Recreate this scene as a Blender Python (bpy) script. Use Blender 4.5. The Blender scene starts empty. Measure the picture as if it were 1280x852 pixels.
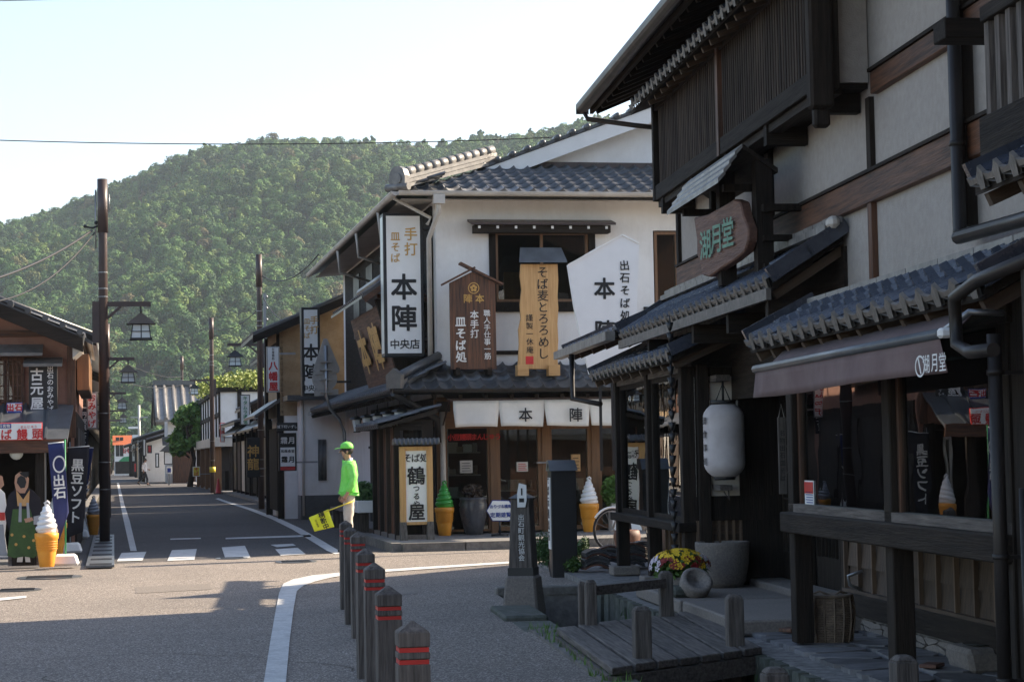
import bpy, bmesh, math, random
from mathutils import Vector, Matrix, noise
random.seed(7)
SC = bpy.context.scene
COL = SC.collection
R = math.radians
# ------------------------------------------------------------------ camera
EYE = 1.5; FPX = 2500.0; ROLL = R(1.05)
_yh = (127-640)*math.sin(ROLL) + (578-426)*math.cos(ROLL)
PITCH = math.atan(_yh/FPX)
cam_d = bpy.data.cameras.new('camera'); cam = bpy.data.objects.new('camera', cam_d); COL.objects.link(cam)
cam_d.sensor_width = 36.0; cam_d.lens = 36.0*FPX/1280.0; cam_d.clip_start = .1; cam_d.clip_end = 6000
_R0 = Vector((1,0,0)); _U0 = Vector((0,-math.sin(PITCH),math.cos(PITCH))); _F = Vector((0,math.cos(PITCH),math.sin(PITCH)))
_r = _R0*math.cos(ROLL) - _U0*math.sin(ROLL); _u = _R0*math.sin(ROLL) + _U0*math.cos(ROLL)
m = Matrix.Identity(4)
for i in range(3): m[i][0] = _r[i]; m[i][1] = _u[i]; m[i][2] = -_F[i]
m.translation = (0,0,EYE); cam.matrix_world = m
SC.camera = cam
# ------------------------------------------------------------------ sky, sun, exposure
SUN_EL = R(32); SUN_DIR = Vector((.90,.42,0)).normalized()      # horizontal direction towards the sun
w = bpy.data.worlds.new('World'); SC.world = w; w.use_nodes = True
nt = w.node_tree; nt.nodes.clear()
sky = nt.nodes.new('ShaderNodeTexSky'); sky.sky_type = 'NISHITA'; sky.sun_disc = False
sky.sun_elevation = SUN_EL; sky.sun_rotation = math.atan2(SUN_DIR.x, SUN_DIR.y)
sky.air_density = 1.0; sky.dust_density = 1.1; sky.ozone_density = 1.0
bg = nt.nodes.new('ShaderNodeBackground'); bg.inputs['Strength'].default_value = .108
ow = nt.nodes.new('ShaderNodeOutputWorld'); tint = nt.nodes.new('ShaderNodeMix'); tint.data_type = 'RGBA'; tint.blend_type = 'MULTIPLY'; tint.inputs[0].default_value = 1; tint.inputs[7].default_value = (1.07,1.0,.97,1)
nt.links.new(sky.outputs[0], tint.inputs[6]); nt.links.new(tint.outputs[2], bg.inputs[0]); nt.links.new(bg.outputs[0], ow.inputs[0])
sd = bpy.data.lights.new('sun','SUN'); sd.energy = 5.0; sd.angle = R(.5); sd.color = (1,.84,.64)
sun = bpy.data.objects.new('sun', sd); COL.objects.link(sun)
sv = Vector((SUN_DIR.x*math.cos(SUN_EL), SUN_DIR.y*math.cos(SUN_EL), math.sin(SUN_EL)))
sun.rotation_euler = sv.to_track_quat('Z','Y').to_euler(); sun.location = (30,10,40)
SC.view_settings.view_transform = 'Standard'; SC.view_settings.look = 'None'
SC.view_settings.exposure = 1.45; SC.view_settings.gamma = 1
SC.render.engine = 'CYCLES'
SC.cycles.max_bounces = 7; SC.cycles.transparent_max_bounces = 12; SC.cycles.volume_bounces = 0
SC.cycles.use_denoising = True
# ------------------------------------------------------------------ frames: x = right, y = away along a street, z = up
def ray(px, py):
    x = px-640; y = py-426
    xr = x*math.cos(ROLL) - y*math.sin(ROLL); yr = x*math.sin(ROLL) + y*math.cos(ROLL)
    return _R0*xr - _U0*yr + _F*FPX
class Frame:
    def __init__(s, k):
        n = math.hypot(k,1); s.U = Vector((k/n,1/n,0)); s.N = Vector((1/n,-k/n,0)); s.th = math.atan(-k)
    def w(s, x, y, z=0): return s.N*x + s.U*y + Vector((0,0,z))
    def l(s, P): return Vector((P.dot(s.N), P.dot(s.U), P.z))
    def ax(s, px, py, x):          # point of the plane x=const seen at (px,py): (y, z)
        d = ray(px,py); t = x/d.dot(s.N); return (d.dot(s.U)*t, EYE+d.z*t)
    def ay(s, px, py, y):          # plane y=const: (x, z)
        d = ray(px,py); t = y/d.dot(s.U); return (d.dot(s.N)*t, EYE+d.z*t)
    def az(s, px, py, z=0):        # plane z=const: (x, y)
        d = ray(px,py); t = (z-EYE)/d.z; return (d.dot(s.N)*t, d.dot(s.U)*t)
RF = Frame(-.113)     # the shop on the right
SF = Frame(-.200)     # the street and the corner restaurant
BASE = {}
# ------------------------------------------------------------------ materials
M = {}
def lin(c):
    return tuple(((v/12.92) if v <= .04045 else ((v+.055)/1.055)**2.4) for v in c)
def mat(name, c1, c2=None, rough=.7, scale=6.0, detail=4, stretch=None, bump=.0, bscale=None, metal=0.0, spec=.5,
        dirt=.0, dscale=.7, dcol=(.03,.028,.024), rnd=.10, speck=None, coat=0, emit=None, trans=0, sss=0):
    mt = bpy.data.materials.new(name); mt.use_nodes = True; t = mt.node_tree; N = t.nodes; L = t.links
    b = N['Principled BSDF']; c2 = c2 or tuple(v*.75 for v in c1)
    tc = N.new('ShaderNodeTexCoord'); oi = N.new('ShaderNodeObjectInfo')
    off = N.new('ShaderNodeVectorMath'); off.operation = 'SCALE'; off.inputs[0].default_value = (37,51,29); L.new(oi.outputs['Random'], off.inputs['Scale'])
    add = N.new('ShaderNodeVectorMath'); add.operation = 'ADD'; L.new(tc.outputs['Object'], add.inputs[0]); L.new(off.outputs[0], add.inputs[1])
    vec = add.outputs[0]
    mp = N.new('ShaderNodeMapping'); L.new(vec, mp.inputs[0])
    if stretch: mp.inputs['Scale'].default_value = stretch
    n1 = N.new('ShaderNodeTexNoise'); n1.inputs['Scale'].default_value = scale; n1.inputs['Detail'].default_value = detail; n1.inputs['Roughness'].default_value = .62
    L.new(mp.outputs[0], n1.inputs['Vector'])
    cr = N.new('ShaderNodeMapRange'); cr.inputs[1].default_value = .33; cr.inputs[2].default_value = .67; L.new(n1.outputs['Fac'], cr.inputs[0])
    mx = N.new('ShaderNodeMix'); mx.data_type = 'RGBA'; L.new(cr.outputs[0], mx.inputs[0])
    mx.inputs[6].default_value = (*c1,1); mx.inputs[7].default_value = (*c2,1)
    out = mx.outputs[2]
    if speck:                                   # (colour, scale, threshold)
        v = N.new('ShaderNodeTexNoise'); v.inputs['Scale'].default_value = speck[1]; v.inputs['Detail'].default_value = 2; L.new(vec, v.inputs['Vector'])
        r = N.new('ShaderNodeMapRange'); r.inputs[1].default_value = speck[2]; r.inputs[2].default_value = speck[2]+.08; L.new(v.outputs['Fac'], r.inputs[0])
        m2 = N.new('ShaderNodeMix'); m2.data_type = 'RGBA'; L.new(r.outputs[0], m2.inputs[0]); L.new(out, m2.inputs[6]); m2.inputs[7].default_value = (*speck[0],1); out = m2.outputs[2]
    if dirt:
        d = N.new('ShaderNodeTexNoise'); d.inputs['Scale'].default_value = dscale; d.inputs['Detail'].default_value = 6; d.inputs['Roughness'].default_value = .7; L.new(vec, d.inputs['Vector'])
        r = N.new('ShaderNodeMapRange'); r.inputs[1].default_value = .45; r.inputs[2].default_value = .75; r.inputs[4].default_value = dirt; L.new(d.outputs['Fac'], r.inputs[0])
        m3 = N.new('ShaderNodeMix'); m3.data_type = 'RGBA'; L.new(r.outputs[0], m3.inputs[0]); L.new(out, m3.inputs[6]); m3.inputs[7].default_value = (*dcol,1); out = m3.outputs[2]
    if rnd:
        hs = N.new('ShaderNodeHueSaturation'); r = N.new('ShaderNodeMapRange'); r.inputs[3].default_value = 1-rnd; r.inputs[4].default_value = 1+rnd
        L.new(oi.outputs['Random'], r.inputs[0]); L.new(r.outputs[0], hs.inputs['Value']); L.new(out, hs.inputs['Color']); out = hs.outputs[0]
    L.new(out, b.inputs['Base Color'])
    rr = N.new('ShaderNodeMapRange'); rr.inputs[3].default_value = max(.02,rough-.10); rr.inputs[4].default_value = min(1,rough+.10); L.new(n1.outputs['Fac'], rr.inputs[0]); L.new(rr.outputs[0], b.inputs['Roughness'])
    b.inputs['Metallic'].default_value = metal; b.inputs['Specular IOR Level'].default_value = spec
    if coat: b.inputs['Coat Weight'].default_value = coat; b.inputs['Coat Roughness'].default_value = .15
    if trans: b.inputs['Transmission Weight'].default_value = trans
    if emit: b.inputs['Emission Color'].default_value = (*emit[0],1); b.inputs['Emission Strength'].default_value = emit[1]
    if bump:
        n2 = N.new('ShaderNodeTexNoise'); n2.inputs['Scale'].default_value = bscale or scale*3; n2.inputs['Detail'].default_value = 3; L.new(mp.outputs[0], n2.inputs['Vector'])
        bp = N.new('ShaderNodeBump'); bp.inputs['Strength'].default_value = min(1,bump*2); bp.inputs['Distance'].default_value = .01; L.new(n2.outputs['Fac'], bp.inputs['Height']); L.new(bp.outputs[0], b.inputs['Normal'])
    M[name] = mt
    return mt
def glass(name, tint=(.75,.8,.78), rough=.0, ior=1.5):
    mt = bpy.data.materials.new(name); mt.use_nodes = True; t = mt.node_tree; N = t.nodes; L = t.links; N.clear()
    o = N.new('ShaderNodeOutputMaterial'); mx = N.new('ShaderNodeMixShader'); tr = N.new('ShaderNodeBsdfTransparent'); gl = N.new('ShaderNodeBsdfGlossy'); fr = N.new('ShaderNodeFresnel')
    tr.inputs[0].default_value = (*tint,1); gl.inputs['Roughness'].default_value = rough; gl.inputs[0].default_value = (.95,.97,1,1); fr.inputs['IOR'].default_value = ior
    tc = N.new('ShaderNodeTexCoord'); nz = N.new('ShaderNodeTexNoise'); nz.inputs['Scale'].default_value = 1.3; bp = N.new('ShaderNodeBump'); bp.inputs['Strength'].default_value = .03; bp.inputs['Distance'].default_value = .05
    L.new(tc.outputs['Object'], nz.inputs['Vector']); L.new(nz.outputs['Fac'], bp.inputs['Height']); L.new(bp.outputs[0], gl.inputs['Normal'])
    L.new(fr.outputs[0], mx.inputs[0]); L.new(tr.outputs[0], mx.inputs[1]); L.new(gl.outputs[0], mx.inputs[2]); L.new(mx.outputs[0], o.inputs[0])
    M[name] = mt; return mt
GX, GY, GZ = (6,.35,6), (6,6,.35), None
gx, gy, gz = (.3,5,5), (5,.3,5), (5,5,.3)       # grain along x, y, z
for ax_, st in (('x',gx),('y',gy),('z',gz)):
    mat('black_wood_'+ax_, (.027,.020,.015), (.010,.008,.0065), rough=.75, scale=7, stretch=st, bump=.35, dirt=.3, dcol=(.042,.030,.021), rnd=.3, spec=.18)
    mat('brown_wood_'+ax_, (.150,.060,.026), (.034,.016,.009), rough=.6, scale=6, stretch=st, bump=.3, dirt=.25, dcol=(.012,.010,.009), rnd=.12)
    mat('grey_wood_'+ax_, (.175,.150,.132), (.058,.048,.042), rough=.85, scale=9, stretch=st, bump=.4, dirt=.4, dcol=(.035,.036,.030), rnd=.16)
    mat('honey_wood_'+ax_, (.60,.36,.15), (.44,.24,.09), rough=.5, scale=5, stretch=st, bump=.08, rnd=.06, dirt=.15, dcol=(.25,.13,.05))
    mat('frame_wood_'+ax_, (.24,.125,.055), (.15,.075,.035), rough=.5, scale=5, stretch=st, bump=.08, rnd=.10)
    mat('slat_wood_'+ax_, (.062,.046,.036), (.024,.018,.015), rough=.8, scale=7, stretch=st, bump=.2, rnd=.4, spec=.2)
    mat('panel_wood_'+ax_, (.105,.068,.042), (.052,.034,.022), rough=.75, scale=6, stretch=st, bump=.25, dirt=.3, rnd=.22)
mat('batten_wood', (.16,.105,.065), (.09,.06,.04), rough=.7, scale=8, stretch=gz, rnd=.2)
mat('metal_roof', (.095,.105,.118), (.06,.068,.078), rough=.32, scale=3, spec=.6, dirt=.3, rnd=.1)
mat('white_plaster', (.84,.83,.81), (.77,.76,.745), rough=.9, scale=3, bump=.12, bscale=40, stretch=(1,1,.25), dirt=.35, dscale=1.4, dcol=(.52,.47,.41), rnd=0)
mat('grey_plaster', (.385,.355,.325), (.33,.305,.28), rough=.92, scale=14, bump=.3, bscale=90, dirt=.28, dscale=.9, dcol=(.22,.185,.15), rnd=0)
mat('red_plaster', (.33,.175,.125), (.27,.14,.10), rough=.9, scale=5, bump=.2, bscale=50, dirt=.35, dscale=1.2, dcol=(.13,.08,.06), rnd=.05)
mat('tan_siding', (.36,.26,.15), (.28,.19,.10), rough=.7, scale=4, dirt=.3, rnd=.1)
mat('tile', (.086,.088,.092), (.050,.052,.056), rough=.34, scale=9, bump=.12, dirt=.35, dscale=3, dcol=(.12,.115,.105), rnd=.22, spec=.6)
mat('blue_tile', (.052,.060,.078), (.028,.034,.050), rough=.26, scale=9, bump=.08, dirt=.18, dscale=3, dcol=(.09,.085,.08), rnd=.2, spec=.7)
mat('pale_tile', (.23,.22,.205), (.14,.135,.13), rough=.42, scale=7, bump=.15, dirt=.4, dscale=3, rnd=.15)
mat('tile_face', (.17,.15,.13), (.10,.09,.078), rough=.6, scale=12, bump=.2, rnd=.15)
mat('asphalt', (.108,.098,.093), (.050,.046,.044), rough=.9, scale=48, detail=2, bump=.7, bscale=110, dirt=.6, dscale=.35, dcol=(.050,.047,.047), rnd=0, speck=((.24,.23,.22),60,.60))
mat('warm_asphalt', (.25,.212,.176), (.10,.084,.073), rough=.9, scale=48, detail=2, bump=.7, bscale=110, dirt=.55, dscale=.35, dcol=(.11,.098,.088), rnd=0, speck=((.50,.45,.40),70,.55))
mat('pavement', (.22,.21,.20), (.16,.155,.15), rough=.9, scale=20, bump=.3, dirt=.4, dscale=.8, rnd=.1)
mat('earth', (.10,.085,.06), (.06,.055,.04), rough=1, scale=4, bump=.5, rnd=0)
mat('concrete', (.22,.20,.18), (.13,.12,.11), rough=.9, scale=12, bump=.45, dirt=.55, dscale=2.2, dcol=(.05,.055,.045), rnd=.12)
mat('mossy_stone', (.11,.115,.10), (.055,.062,.05), rough=.92, scale=11, bump=.6, dirt=.6, dscale=3, dcol=(.035,.045,.022), rnd=.25)
mat('flagstone', (.20,.195,.20), (.105,.105,.11), rough=.6, scale=7, bump=.3, dirt=.3, dscale=3, rnd=.35)
mat('granite', (.27,.235,.205), (.17,.15,.135), rough=.85, scale=50, bump=.35, dirt=.3, rnd=.12)
mat('mortar', (.26,.25,.24), (.11,.105,.10), rough=.95, scale=14, bump=.4, rnd=0)
mat('road_paint', (.66,.66,.64), (.50,.50,.49), rough=.8, scale=30, bump=.3, dirt=.45, dscale=5, dcol=(.20,.20,.20), rnd=.04)
mat('pole_paint', (.075,.048,.042), (.050,.033,.030), rough=.42, scale=3, dirt=.3, rnd=.05)
mat('steel', (.34,.35,.36), (.25,.26,.27), rough=.38, scale=4, metal=.7, rnd=.08)
mat('cream_pipe', (.56,.53,.48), (.46,.43,.39), rough=.45, scale=3, dirt=.3, rnd=.06)
mat('dark_pipe', (.030,.025,.023), (.018,.016,.015), rough=.4, scale=3, dirt=.2, rnd=.06, spec=.3)
mat('black_paint', (.018,.018,.019), (.012,.012,.012), rough=.45, scale=5, rnd=.1)
mat('road_patch', (.26,.225,.19), (.12,.105,.092), rough=.9, scale=48, bump=.6, bscale=110, rnd=.15, dirt=.3, speck=((.26,.24,.22),60,.58))
mat('ink', (.012,.012,.013), rough=.6, rnd=0)
mat('white_paint', (.80,.80,.78), (.74,.74,.72), rough=.5, scale=4, dirt=.12, dcol=(.5,.48,.45), rnd=.04)
mat('white_text', (.82,.81,.78), rough=.6, rnd=0)
mat('red_text', (.62,.03,.03), rough=.6, rnd=0)
mat('gold_text', (.62,.38,.10), (.48,.27,.07), rough=.45, rnd=0)
mat('mint_text', (.15,.31,.22), rough=.6, rnd=0)
mat('blue_text', (.03,.06,.30), rough=.6, rnd=0)
mat('cloth_white', (.82,.80,.75), (.74,.72,.67), rough=.9, scale=3, dirt=.25, dscale=2, dcol=(.45,.40,.34), rnd=0)
mat('flag_cloth', (.80,.80,.80), (.75,.75,.75), rough=.85, scale=3, rnd=0)
mat('awning_cloth', (.175,.118,.115), (.135,.090,.088), rough=.85, scale=3, bump=.1, dirt=.3, dscale=2.5, dcol=(.20,.17,.155), rnd=.05)
mat('navy_cloth', (.022,.030,.115), (.015,.02,.08), rough=.85, scale=3, rnd=.1)
mat('black_cloth', (.016,.014,.022), rough=.85, rnd=.1)
mat('ice_white', (.80,.79,.78), (.76,.75,.74), rough=.32, scale=2, rnd=.03, coat=.2)
mat('ice_green', (.07,.42,.06), (.05,.34,.05), rough=.32, scale=2, rnd=.03, coat=.2)
mat('ice_grey', (.34,.36,.40), (.28,.30,.34), rough=.35, scale=2, rnd=.03)
mat('cone_orange', (.80,.34,.035), (.70,.27,.025), rough=.45, scale=6, rnd=.04)
mat('red_enamel', (.55,.035,.03), (.45,.03,.025), rough=.4, rnd=.05)
mat('orange_roof', (.62,.16,.05), (.5,.12,.04), rough=.6, rnd=.05)
mat('green_enamel', (.04,.30,.12), rough=.4, rnd=.05)
mat('paper', (.62,.58,.52), (.56,.52,.46), rough=.85, scale=5, dirt=.15, dcol=(.4,.36,.3), rnd=0)
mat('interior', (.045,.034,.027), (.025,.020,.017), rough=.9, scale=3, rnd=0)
mat('goods', (.40,.32,.24), (.14,.12,.12), rough=.6, scale=8, rnd=.6)
mat('skin', (.46,.26,.17), (.42,.23,.15), rough=.55, scale=8, rnd=0)
mat('hair', (.015,.012,.011), rough=.6, rnd=0)
mat('lime_cloth', (.27,.85,.15), (.19,.70,.10), rough=.7, scale=9, rnd=0, bump=.5, bscale=11)
mat('beige_cloth', (.62,.55,.46), (.52,.46,.39), rough=.85, scale=8, rnd=0, bump=.1)
mat('white_cloth', (.75,.74,.74), (.68,.67,.68), rough=.85, scale=8, rnd=0)
mat('dark_cloth', (.025,.027,.035), (.018,.02,.026), rough=.85, scale=8, rnd=0)
mat('yellow_cloth', (.80,.84,.03), (.72,.76,.03), rough=.6, scale=3, rnd=0)
mat('yellow_enamel', (.75,.62,.06), rough=.4, rnd=0)
mat('shoe', (.02,.02,.022), rough=.4, rnd=0)
mat('rubber', (.015,.015,.016), rough=.7, rnd=0)
mat('glazed_jar', (.10,.10,.105), (.05,.05,.055), rough=.28, scale=5, rnd=.05)
mat('slab_wood', (.17,.085,.055), (.085,.042,.030), rough=.6, scale=5, stretch=(5,.4,5), bump=.4, rnd=0)
mat('terracotta', (.13,.055,.035), (.09,.04,.026), rough=.6, scale=5, rnd=.2)
mat('wicker', (.26,.20,.145), (.13,.095,.07), rough=.8, scale=20, bump=.3, rnd=.25)
mat('leaf', (.055,.125,.028), (.028,.07,.016), rough=.6, scale=4, rnd=.3)
mat('leaf_bright', (.11,.21,.035), (.06,.13,.02), rough=.6, scale=4, rnd=.3)
mat('leaf_yellow', (.30,.34,.05), (.18,.24,.03), rough=.6, scale=4, rnd=.3)
mat('petal_yellow', (.85,.62,.02), (.75,.45,.01), rough=.6, rnd=.1)
mat('petal_red', (.28,.02,.02), (.18,.01,.01), rough=.6, rnd=.1)
mat('petal_white', (.75,.70,.74), (.6,.5,.6), rough=.6, rnd=.1)
mat('bark', (.10,.07,.05), (.05,.035,.025), rough=.95, scale=8, bump=.5, rnd=.1)
mat('water', (.012,.016,.012), (.008,.010,.008), rough=.08, scale=3, rnd=0, spec=.6)
mat('lamp_glass', (.62,.66,.64), (.55,.60,.58), rough=.35, scale=3, rnd=.03)
mat('lantern_paper', (.60,.56,.55), (.52,.48,.48), rough=.9, scale=4, rnd=0, dirt=.25, dscale=4, dcol=(.33,.27,.24))
mat('clad_tile', (.10,.11,.12), (.06,.065,.07), rough=.35, scale=3, rnd=.2)
glass('window_glass', ior=1.75); glass('dim_glass', (.45,.5,.48))
# ------------------------------------------------------------------ mesh builder
class MB:
    def __init__(s): s.v = []; s.f = []; s.m = []; s.sm = []; s.cur = 0; s.smooth = False
    def mat(s, i): s.cur = i; return s
    def sh(s, b): s.smooth = b; return s
    def add(s, vs, fs):
        o = len(s.v); s.v += [tuple(v) for v in vs]
        for f in fs: s.f.append(tuple(o+i for i in f)); s.m.append(s.cur); s.sm.append(s.smooth)
        return s
    def hexa(s, p):       # 8 points: bottom loop 0-3, top loop 4-7
        return s.add(p, [(3,2,1,0),(4,5,6,7),(0,1,5,4),(1,2,6,5),(2,3,7,6),(3,0,4,7)])
    def box(s, x0,x1,y0,y1,z0,z1):
        if x0>x1: x0,x1=x1,x0
        if y0>y1: y0,y1=y1,y0
        if z0>z1: z0,z1=z1,z0
        return s.hexa([(x0,y0,z0),(x1,y0,z0),(x1,y1,z0),(x0,y1,z0),(x0,y0,z1),(x1,y0,z1),(x1,y1,z1),(x0,y1,z1)])
    def bar(s, p, q, w, h, up=(0,0,1)):      # rectangular bar from p to q
        p=Vector(p); q=Vector(q); d=(q-p).normalized(); up=Vector(up)
        if abs(d.dot(up))>.98: up=Vector((0,1,0))
        r=d.cross(up).normalized(); u=r.cross(d)
        a=r*w/2; b=u*h/2
        return s.hexa([p-a-b,p+a-b,q+a-b,q-a-b,p-a+b,p+a+b,q+a+b,q-a+b])
    def tube(s, pts, r, n=8, cap=True):
        pts=[Vector(p) for p in pts]; rs = r if isinstance(r,(list,tuple)) else [r]*len(pts)
        o=len(s.v); prev=None
        for i,p in enumerate(pts):
            d=(pts[min(i+1,len(pts)-1)]-pts[max(i-1,0)]).normalized()
            up=Vector((0,0,1)) if abs(d.z)<.95 else Vector((0,1,0))
            a=d.cross(up).normalized()
            if prev is not None and a.dot(prev)<0: a=-a
            prev=a; b=d.cross(a)
            for k in range(n):
                t=2*math.pi*k/n; s.v.append(tuple(p+(a*math.cos(t)+b*math.sin(t))*rs[i]))
        sm=s.smooth
        for i in range(len(pts)-1):
            for k in range(n):
                a0=o+i*n+k; a1=o+i*n+(k+1)%n
                s.f.append((a0,a1,a1+n,a0+n)); s.m.append(s.cur); s.sm.append(True)
        if cap:
            s.f.append(tuple(o+k for k in range(n))); s.m.append(s.cur); s.sm.append(False)
            e=o+(len(pts)-1)*n; s.f.append(tuple(e+k for k in reversed(range(n)))); s.m.append(s.cur); s.sm.append(False)
        return s
    def lathe(s, prof, c=(0,0,0), n=16, smooth=True, cap=True):   # prof: (r,z)
        o=len(s.v)
        for r,z in prof:
            for k in range(n):
                t=2*math.pi*k/n; s.v.append((c[0]+r*math.cos(t), c[1]+r*math.sin(t), c[2]+z))
        for i in range(len(prof)-1):
            for k in range(n):
                a0=o+i*n+k; a1=o+i*n+(k+1)%n
                s.f.append((a0,a1,a1+n,a0+n)); s.m.append(s.cur); s.sm.append(smooth)
        if cap:
            s.f.append(tuple(o+k for k in reversed(range(n)))); s.m.append(s.cur); s.sm.append(False)
            e=o+(len(prof)-1)*n; s.f.append(tuple(e+k for k in range(n))); s.m.append(s.cur); s.sm.append(False)
        return s
    def prism(s, pts, n, t):    # polygon of 3-D points, extruded by vector n*t
        n=Vector(n)*t; k=len(pts); P=[Vector(p) for p in pts]
        s.add(P+[p+n for p in P], [tuple(range(k)), tuple(reversed(range(k,2*k)))]+[(i,k+i,k+(i+1)%k,(i+1)%k) for i in range(k)])
        return s
    def ball(s, c, r, n=10, sc=(1,1,1)):
        prof=[]; h=max(4,n//2); o=len(s.v)
        for i in range(1,h):
            a=-math.pi/2+math.pi*i/h; prof.append((math.cos(a)*r, math.sin(a)*r))
        for rr,z in prof:
            for k in range(n):
                t=2*math.pi*k/n; s.v.append((c[0]+rr*math.cos(t)*sc[0], c[1]+rr*math.sin(t)*sc[1], c[2]+z*sc[2]))
        for i in range(len(prof)-1):
            for k in range(n):
                a0=o+i*n+k; a1=o+i*n+(k+1)%n; s.f.append((a0,a1,a1+n,a0+n)); s.m.append(s.cur); s.sm.append(True)
        b=len(s.v); s.v.append((c[0],c[1],c[2]-r*sc[2])); s.v.append((c[0],c[1],c[2]+r*sc[2])); e=o+(len(prof)-1)*n
        for k in range(n):
            s.f.append((b,o+(k+1)%n,o+k)); s.m.append(s.cur); s.sm.append(True)
            s.f.append((b+1,e+k,e+(k+1)%n)); s.m.append(s.cur); s.sm.append(True)
        return s
    def mesh(s, name, mats, base=(0,0,0)):
        me=bpy.data.meshes.new(name); bx,by,bz=base
        me.from_pydata([(x-bx,y-by,z-bz) for x,y,z in s.v], [], s.f)
        for mm in (mats if isinstance(mats,(list,tuple)) else [mats]): me.materials.append(M[mm] if isinstance(mm,str) else mm)
        me.polygons.foreach_set('material_index', s.m); me.polygons.foreach_set('use_smooth', s.sm)
        bm=bmesh.new(); bm.from_mesh(me); bmesh.ops.recalc_face_normals(bm, faces=bm.faces); bm.to_mesh(me); bm.free()
        me.update(); return me
    def build(s, name, mats, parent=None, bevel=0, frame=None, **props):
        if parent is not None: base=BASE.get(parent.name,Vector((0,0,0)))
        elif frame is not None:
            xs=[v[0] for v in s.v]; ys=[v[1] for v in s.v]; zs=[v[2] for v in s.v]
            base=Vector(((min(xs)+max(xs))/2,(min(ys)+max(ys))/2,min(zs)))
        else: base=Vector((0,0,0))
        o=bpy.data.objects.new(name, s.mesh(name,mats,base)); COL.objects.link(o)
        if parent is not None: o.parent=parent
        elif frame is not None: o.location=frame.w(*base); o.rotation_euler.z=frame.th
        BASE[o.name]=base
        if bevel:
            b=o.modifiers.new('bevel','BEVEL'); b.width=bevel; b.segments=1; b.limit_method='ANGLE'
        for k,v in props.items(): o[k]=v
        return o
def thing(name, label, cat, frame, x, y, z=0, group=None, rot=0, local=False):
    """Empty at the thing's base. Parts are given in frame coordinates unless local."""
    o=bpy.data.objects.new(name,None); COL.objects.link(o); o.empty_display_size=.2
    o.location=frame.w(x,y,z); o.rotation_euler.z=frame.th+rot; o['label']=label; o['category']=cat
    if group: o['group']=group
    BASE[o.name]=Vector((0,0,0)) if local else Vector((x,y,z))
    return o
def tag(o,label,cat,group=None):
    o['label']=label; o['category']=cat
    if group: o['group']=group
    return o
def struct(name, mb, mats, frame=SF, **k):
    o=mb.build(name,mats,frame=frame,**k); o['kind']='structure'; return o
def inst(name, me, parent, loc, rot=None, scale=None):     # shares mesh data; loc in frame coordinates
    o=bpy.data.objects.new(name,me); COL.objects.link(o); o.parent=parent
    o.location=Vector(loc)-BASE.get(parent.name,Vector((0,0,0)))
    if rot is not None:
        if isinstance(rot,Matrix): o.rotation_euler=rot.to_euler()
        else: o.rotation_euler=rot
    if scale is not None: o.scale=scale if isinstance(scale,(tuple,list)) else (scale,)*3
    BASE[o.name]=Vector((0,0,0)) ; return o
def dup(root, loc, rotz=None, label=None, group=None, scale=None):
    r=root.copy(); COL.objects.link(r); r.location=loc
    if rotz is not None: r.rotation_euler.z=rotz
    if label: r['label']=label
    if group: r['group']=group
    if scale: r.scale=(scale,)*3
    for ch in list(root.children):
        c=ch.copy(); COL.objects.link(c); c.parent=r
        for g in ch.children:
            d=g.copy(); COL.objects.link(d); d.parent=c
    return r
# ------------------------------------------------------------------ lettering
def text(s, matname, parent, c, size, right=(1,0,0), up=(0,0,1), vertical=True, bold=.0, step=1.08, sx=1.0, name='lettering', th=.004, jit=0):
    """Flat lettering centred on c (frame coordinates of the parent); size = character height in metres."""
    mb=MB(); right=Vector(right).normalized(); up=Vector(up).normalized(); nrm=right.cross(up)
    cv=bpy.data.curves.new('t','FONT'); cv.size=1.0; cv.offset=0; cv.resolution_u=2; cv.fill_mode='FRONT' if th==0 else 'FRONT'
    cv.align_x='CENTER'; cv.align_y='CENTER'
    to=bpy.data.objects.new('t',cv)
    n=len(s); cc=Vector(c)
    for i,ch in enumerate(s):
        if ch==' ': continue
        cv.body=ch; me=bpy.data.meshes.new_from_object(to)
        if not me.vertices: continue
        xs=[v.co.x for v in me.vertices]; ys=[v.co.y for v in me.vertices]
        mxx=(min(xs)+max(xs))/2; myy=(min(ys)+max(ys))/2 if ch not in 'ー一' else (min(ys)+max(ys))/2
        big=max(max(xs)-min(xs),max(ys)-min(ys)); k=1.0 if big>.6 else .95
        t=(i-(n-1)/2)*step*size
        ofs=(up*-t) if vertical else (right*t*sx)
        ja=random.uniform(-1,1)*jit; ca,sa=math.cos(ja),math.sin(ja)
        rot90=(vertical and ch=='ー')
        vs=[]
        for v in me.vertices:
            a=(v.co.x-mxx)*size*k*1.05*sx; b=(v.co.y-myy)*size*k*1.05
            if rot90: a,b=b,-a
            a,b=a*ca-b*sa,a*sa+b*ca
            vs.append(cc+ofs+right*a+up*b+nrm*th)
        fs=[tuple(p.vertices) for p in me.polygons]; mb.add(vs,fs)
        if bold:      # heavier brush: the same stroke laid again, a hair proud and a little aside
            e=bold*size*.8
            for q,(sx_,sz_) in enumerate(((1,.7),(-1,-.7),(-.8,1),(.8,-1),(0,1.2))[:5 if bold>.012 else 2]): mb.add([v+right*(e*sx_)+up*(e*sz_)+nrm*(.0006*(q+1)) for v in vs],fs)
        bpy.data.meshes.remove(me)
    bpy.data.objects.remove(to); bpy.data.curves.remove(cv)
    return mb.build(name,matname,parent)
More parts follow.
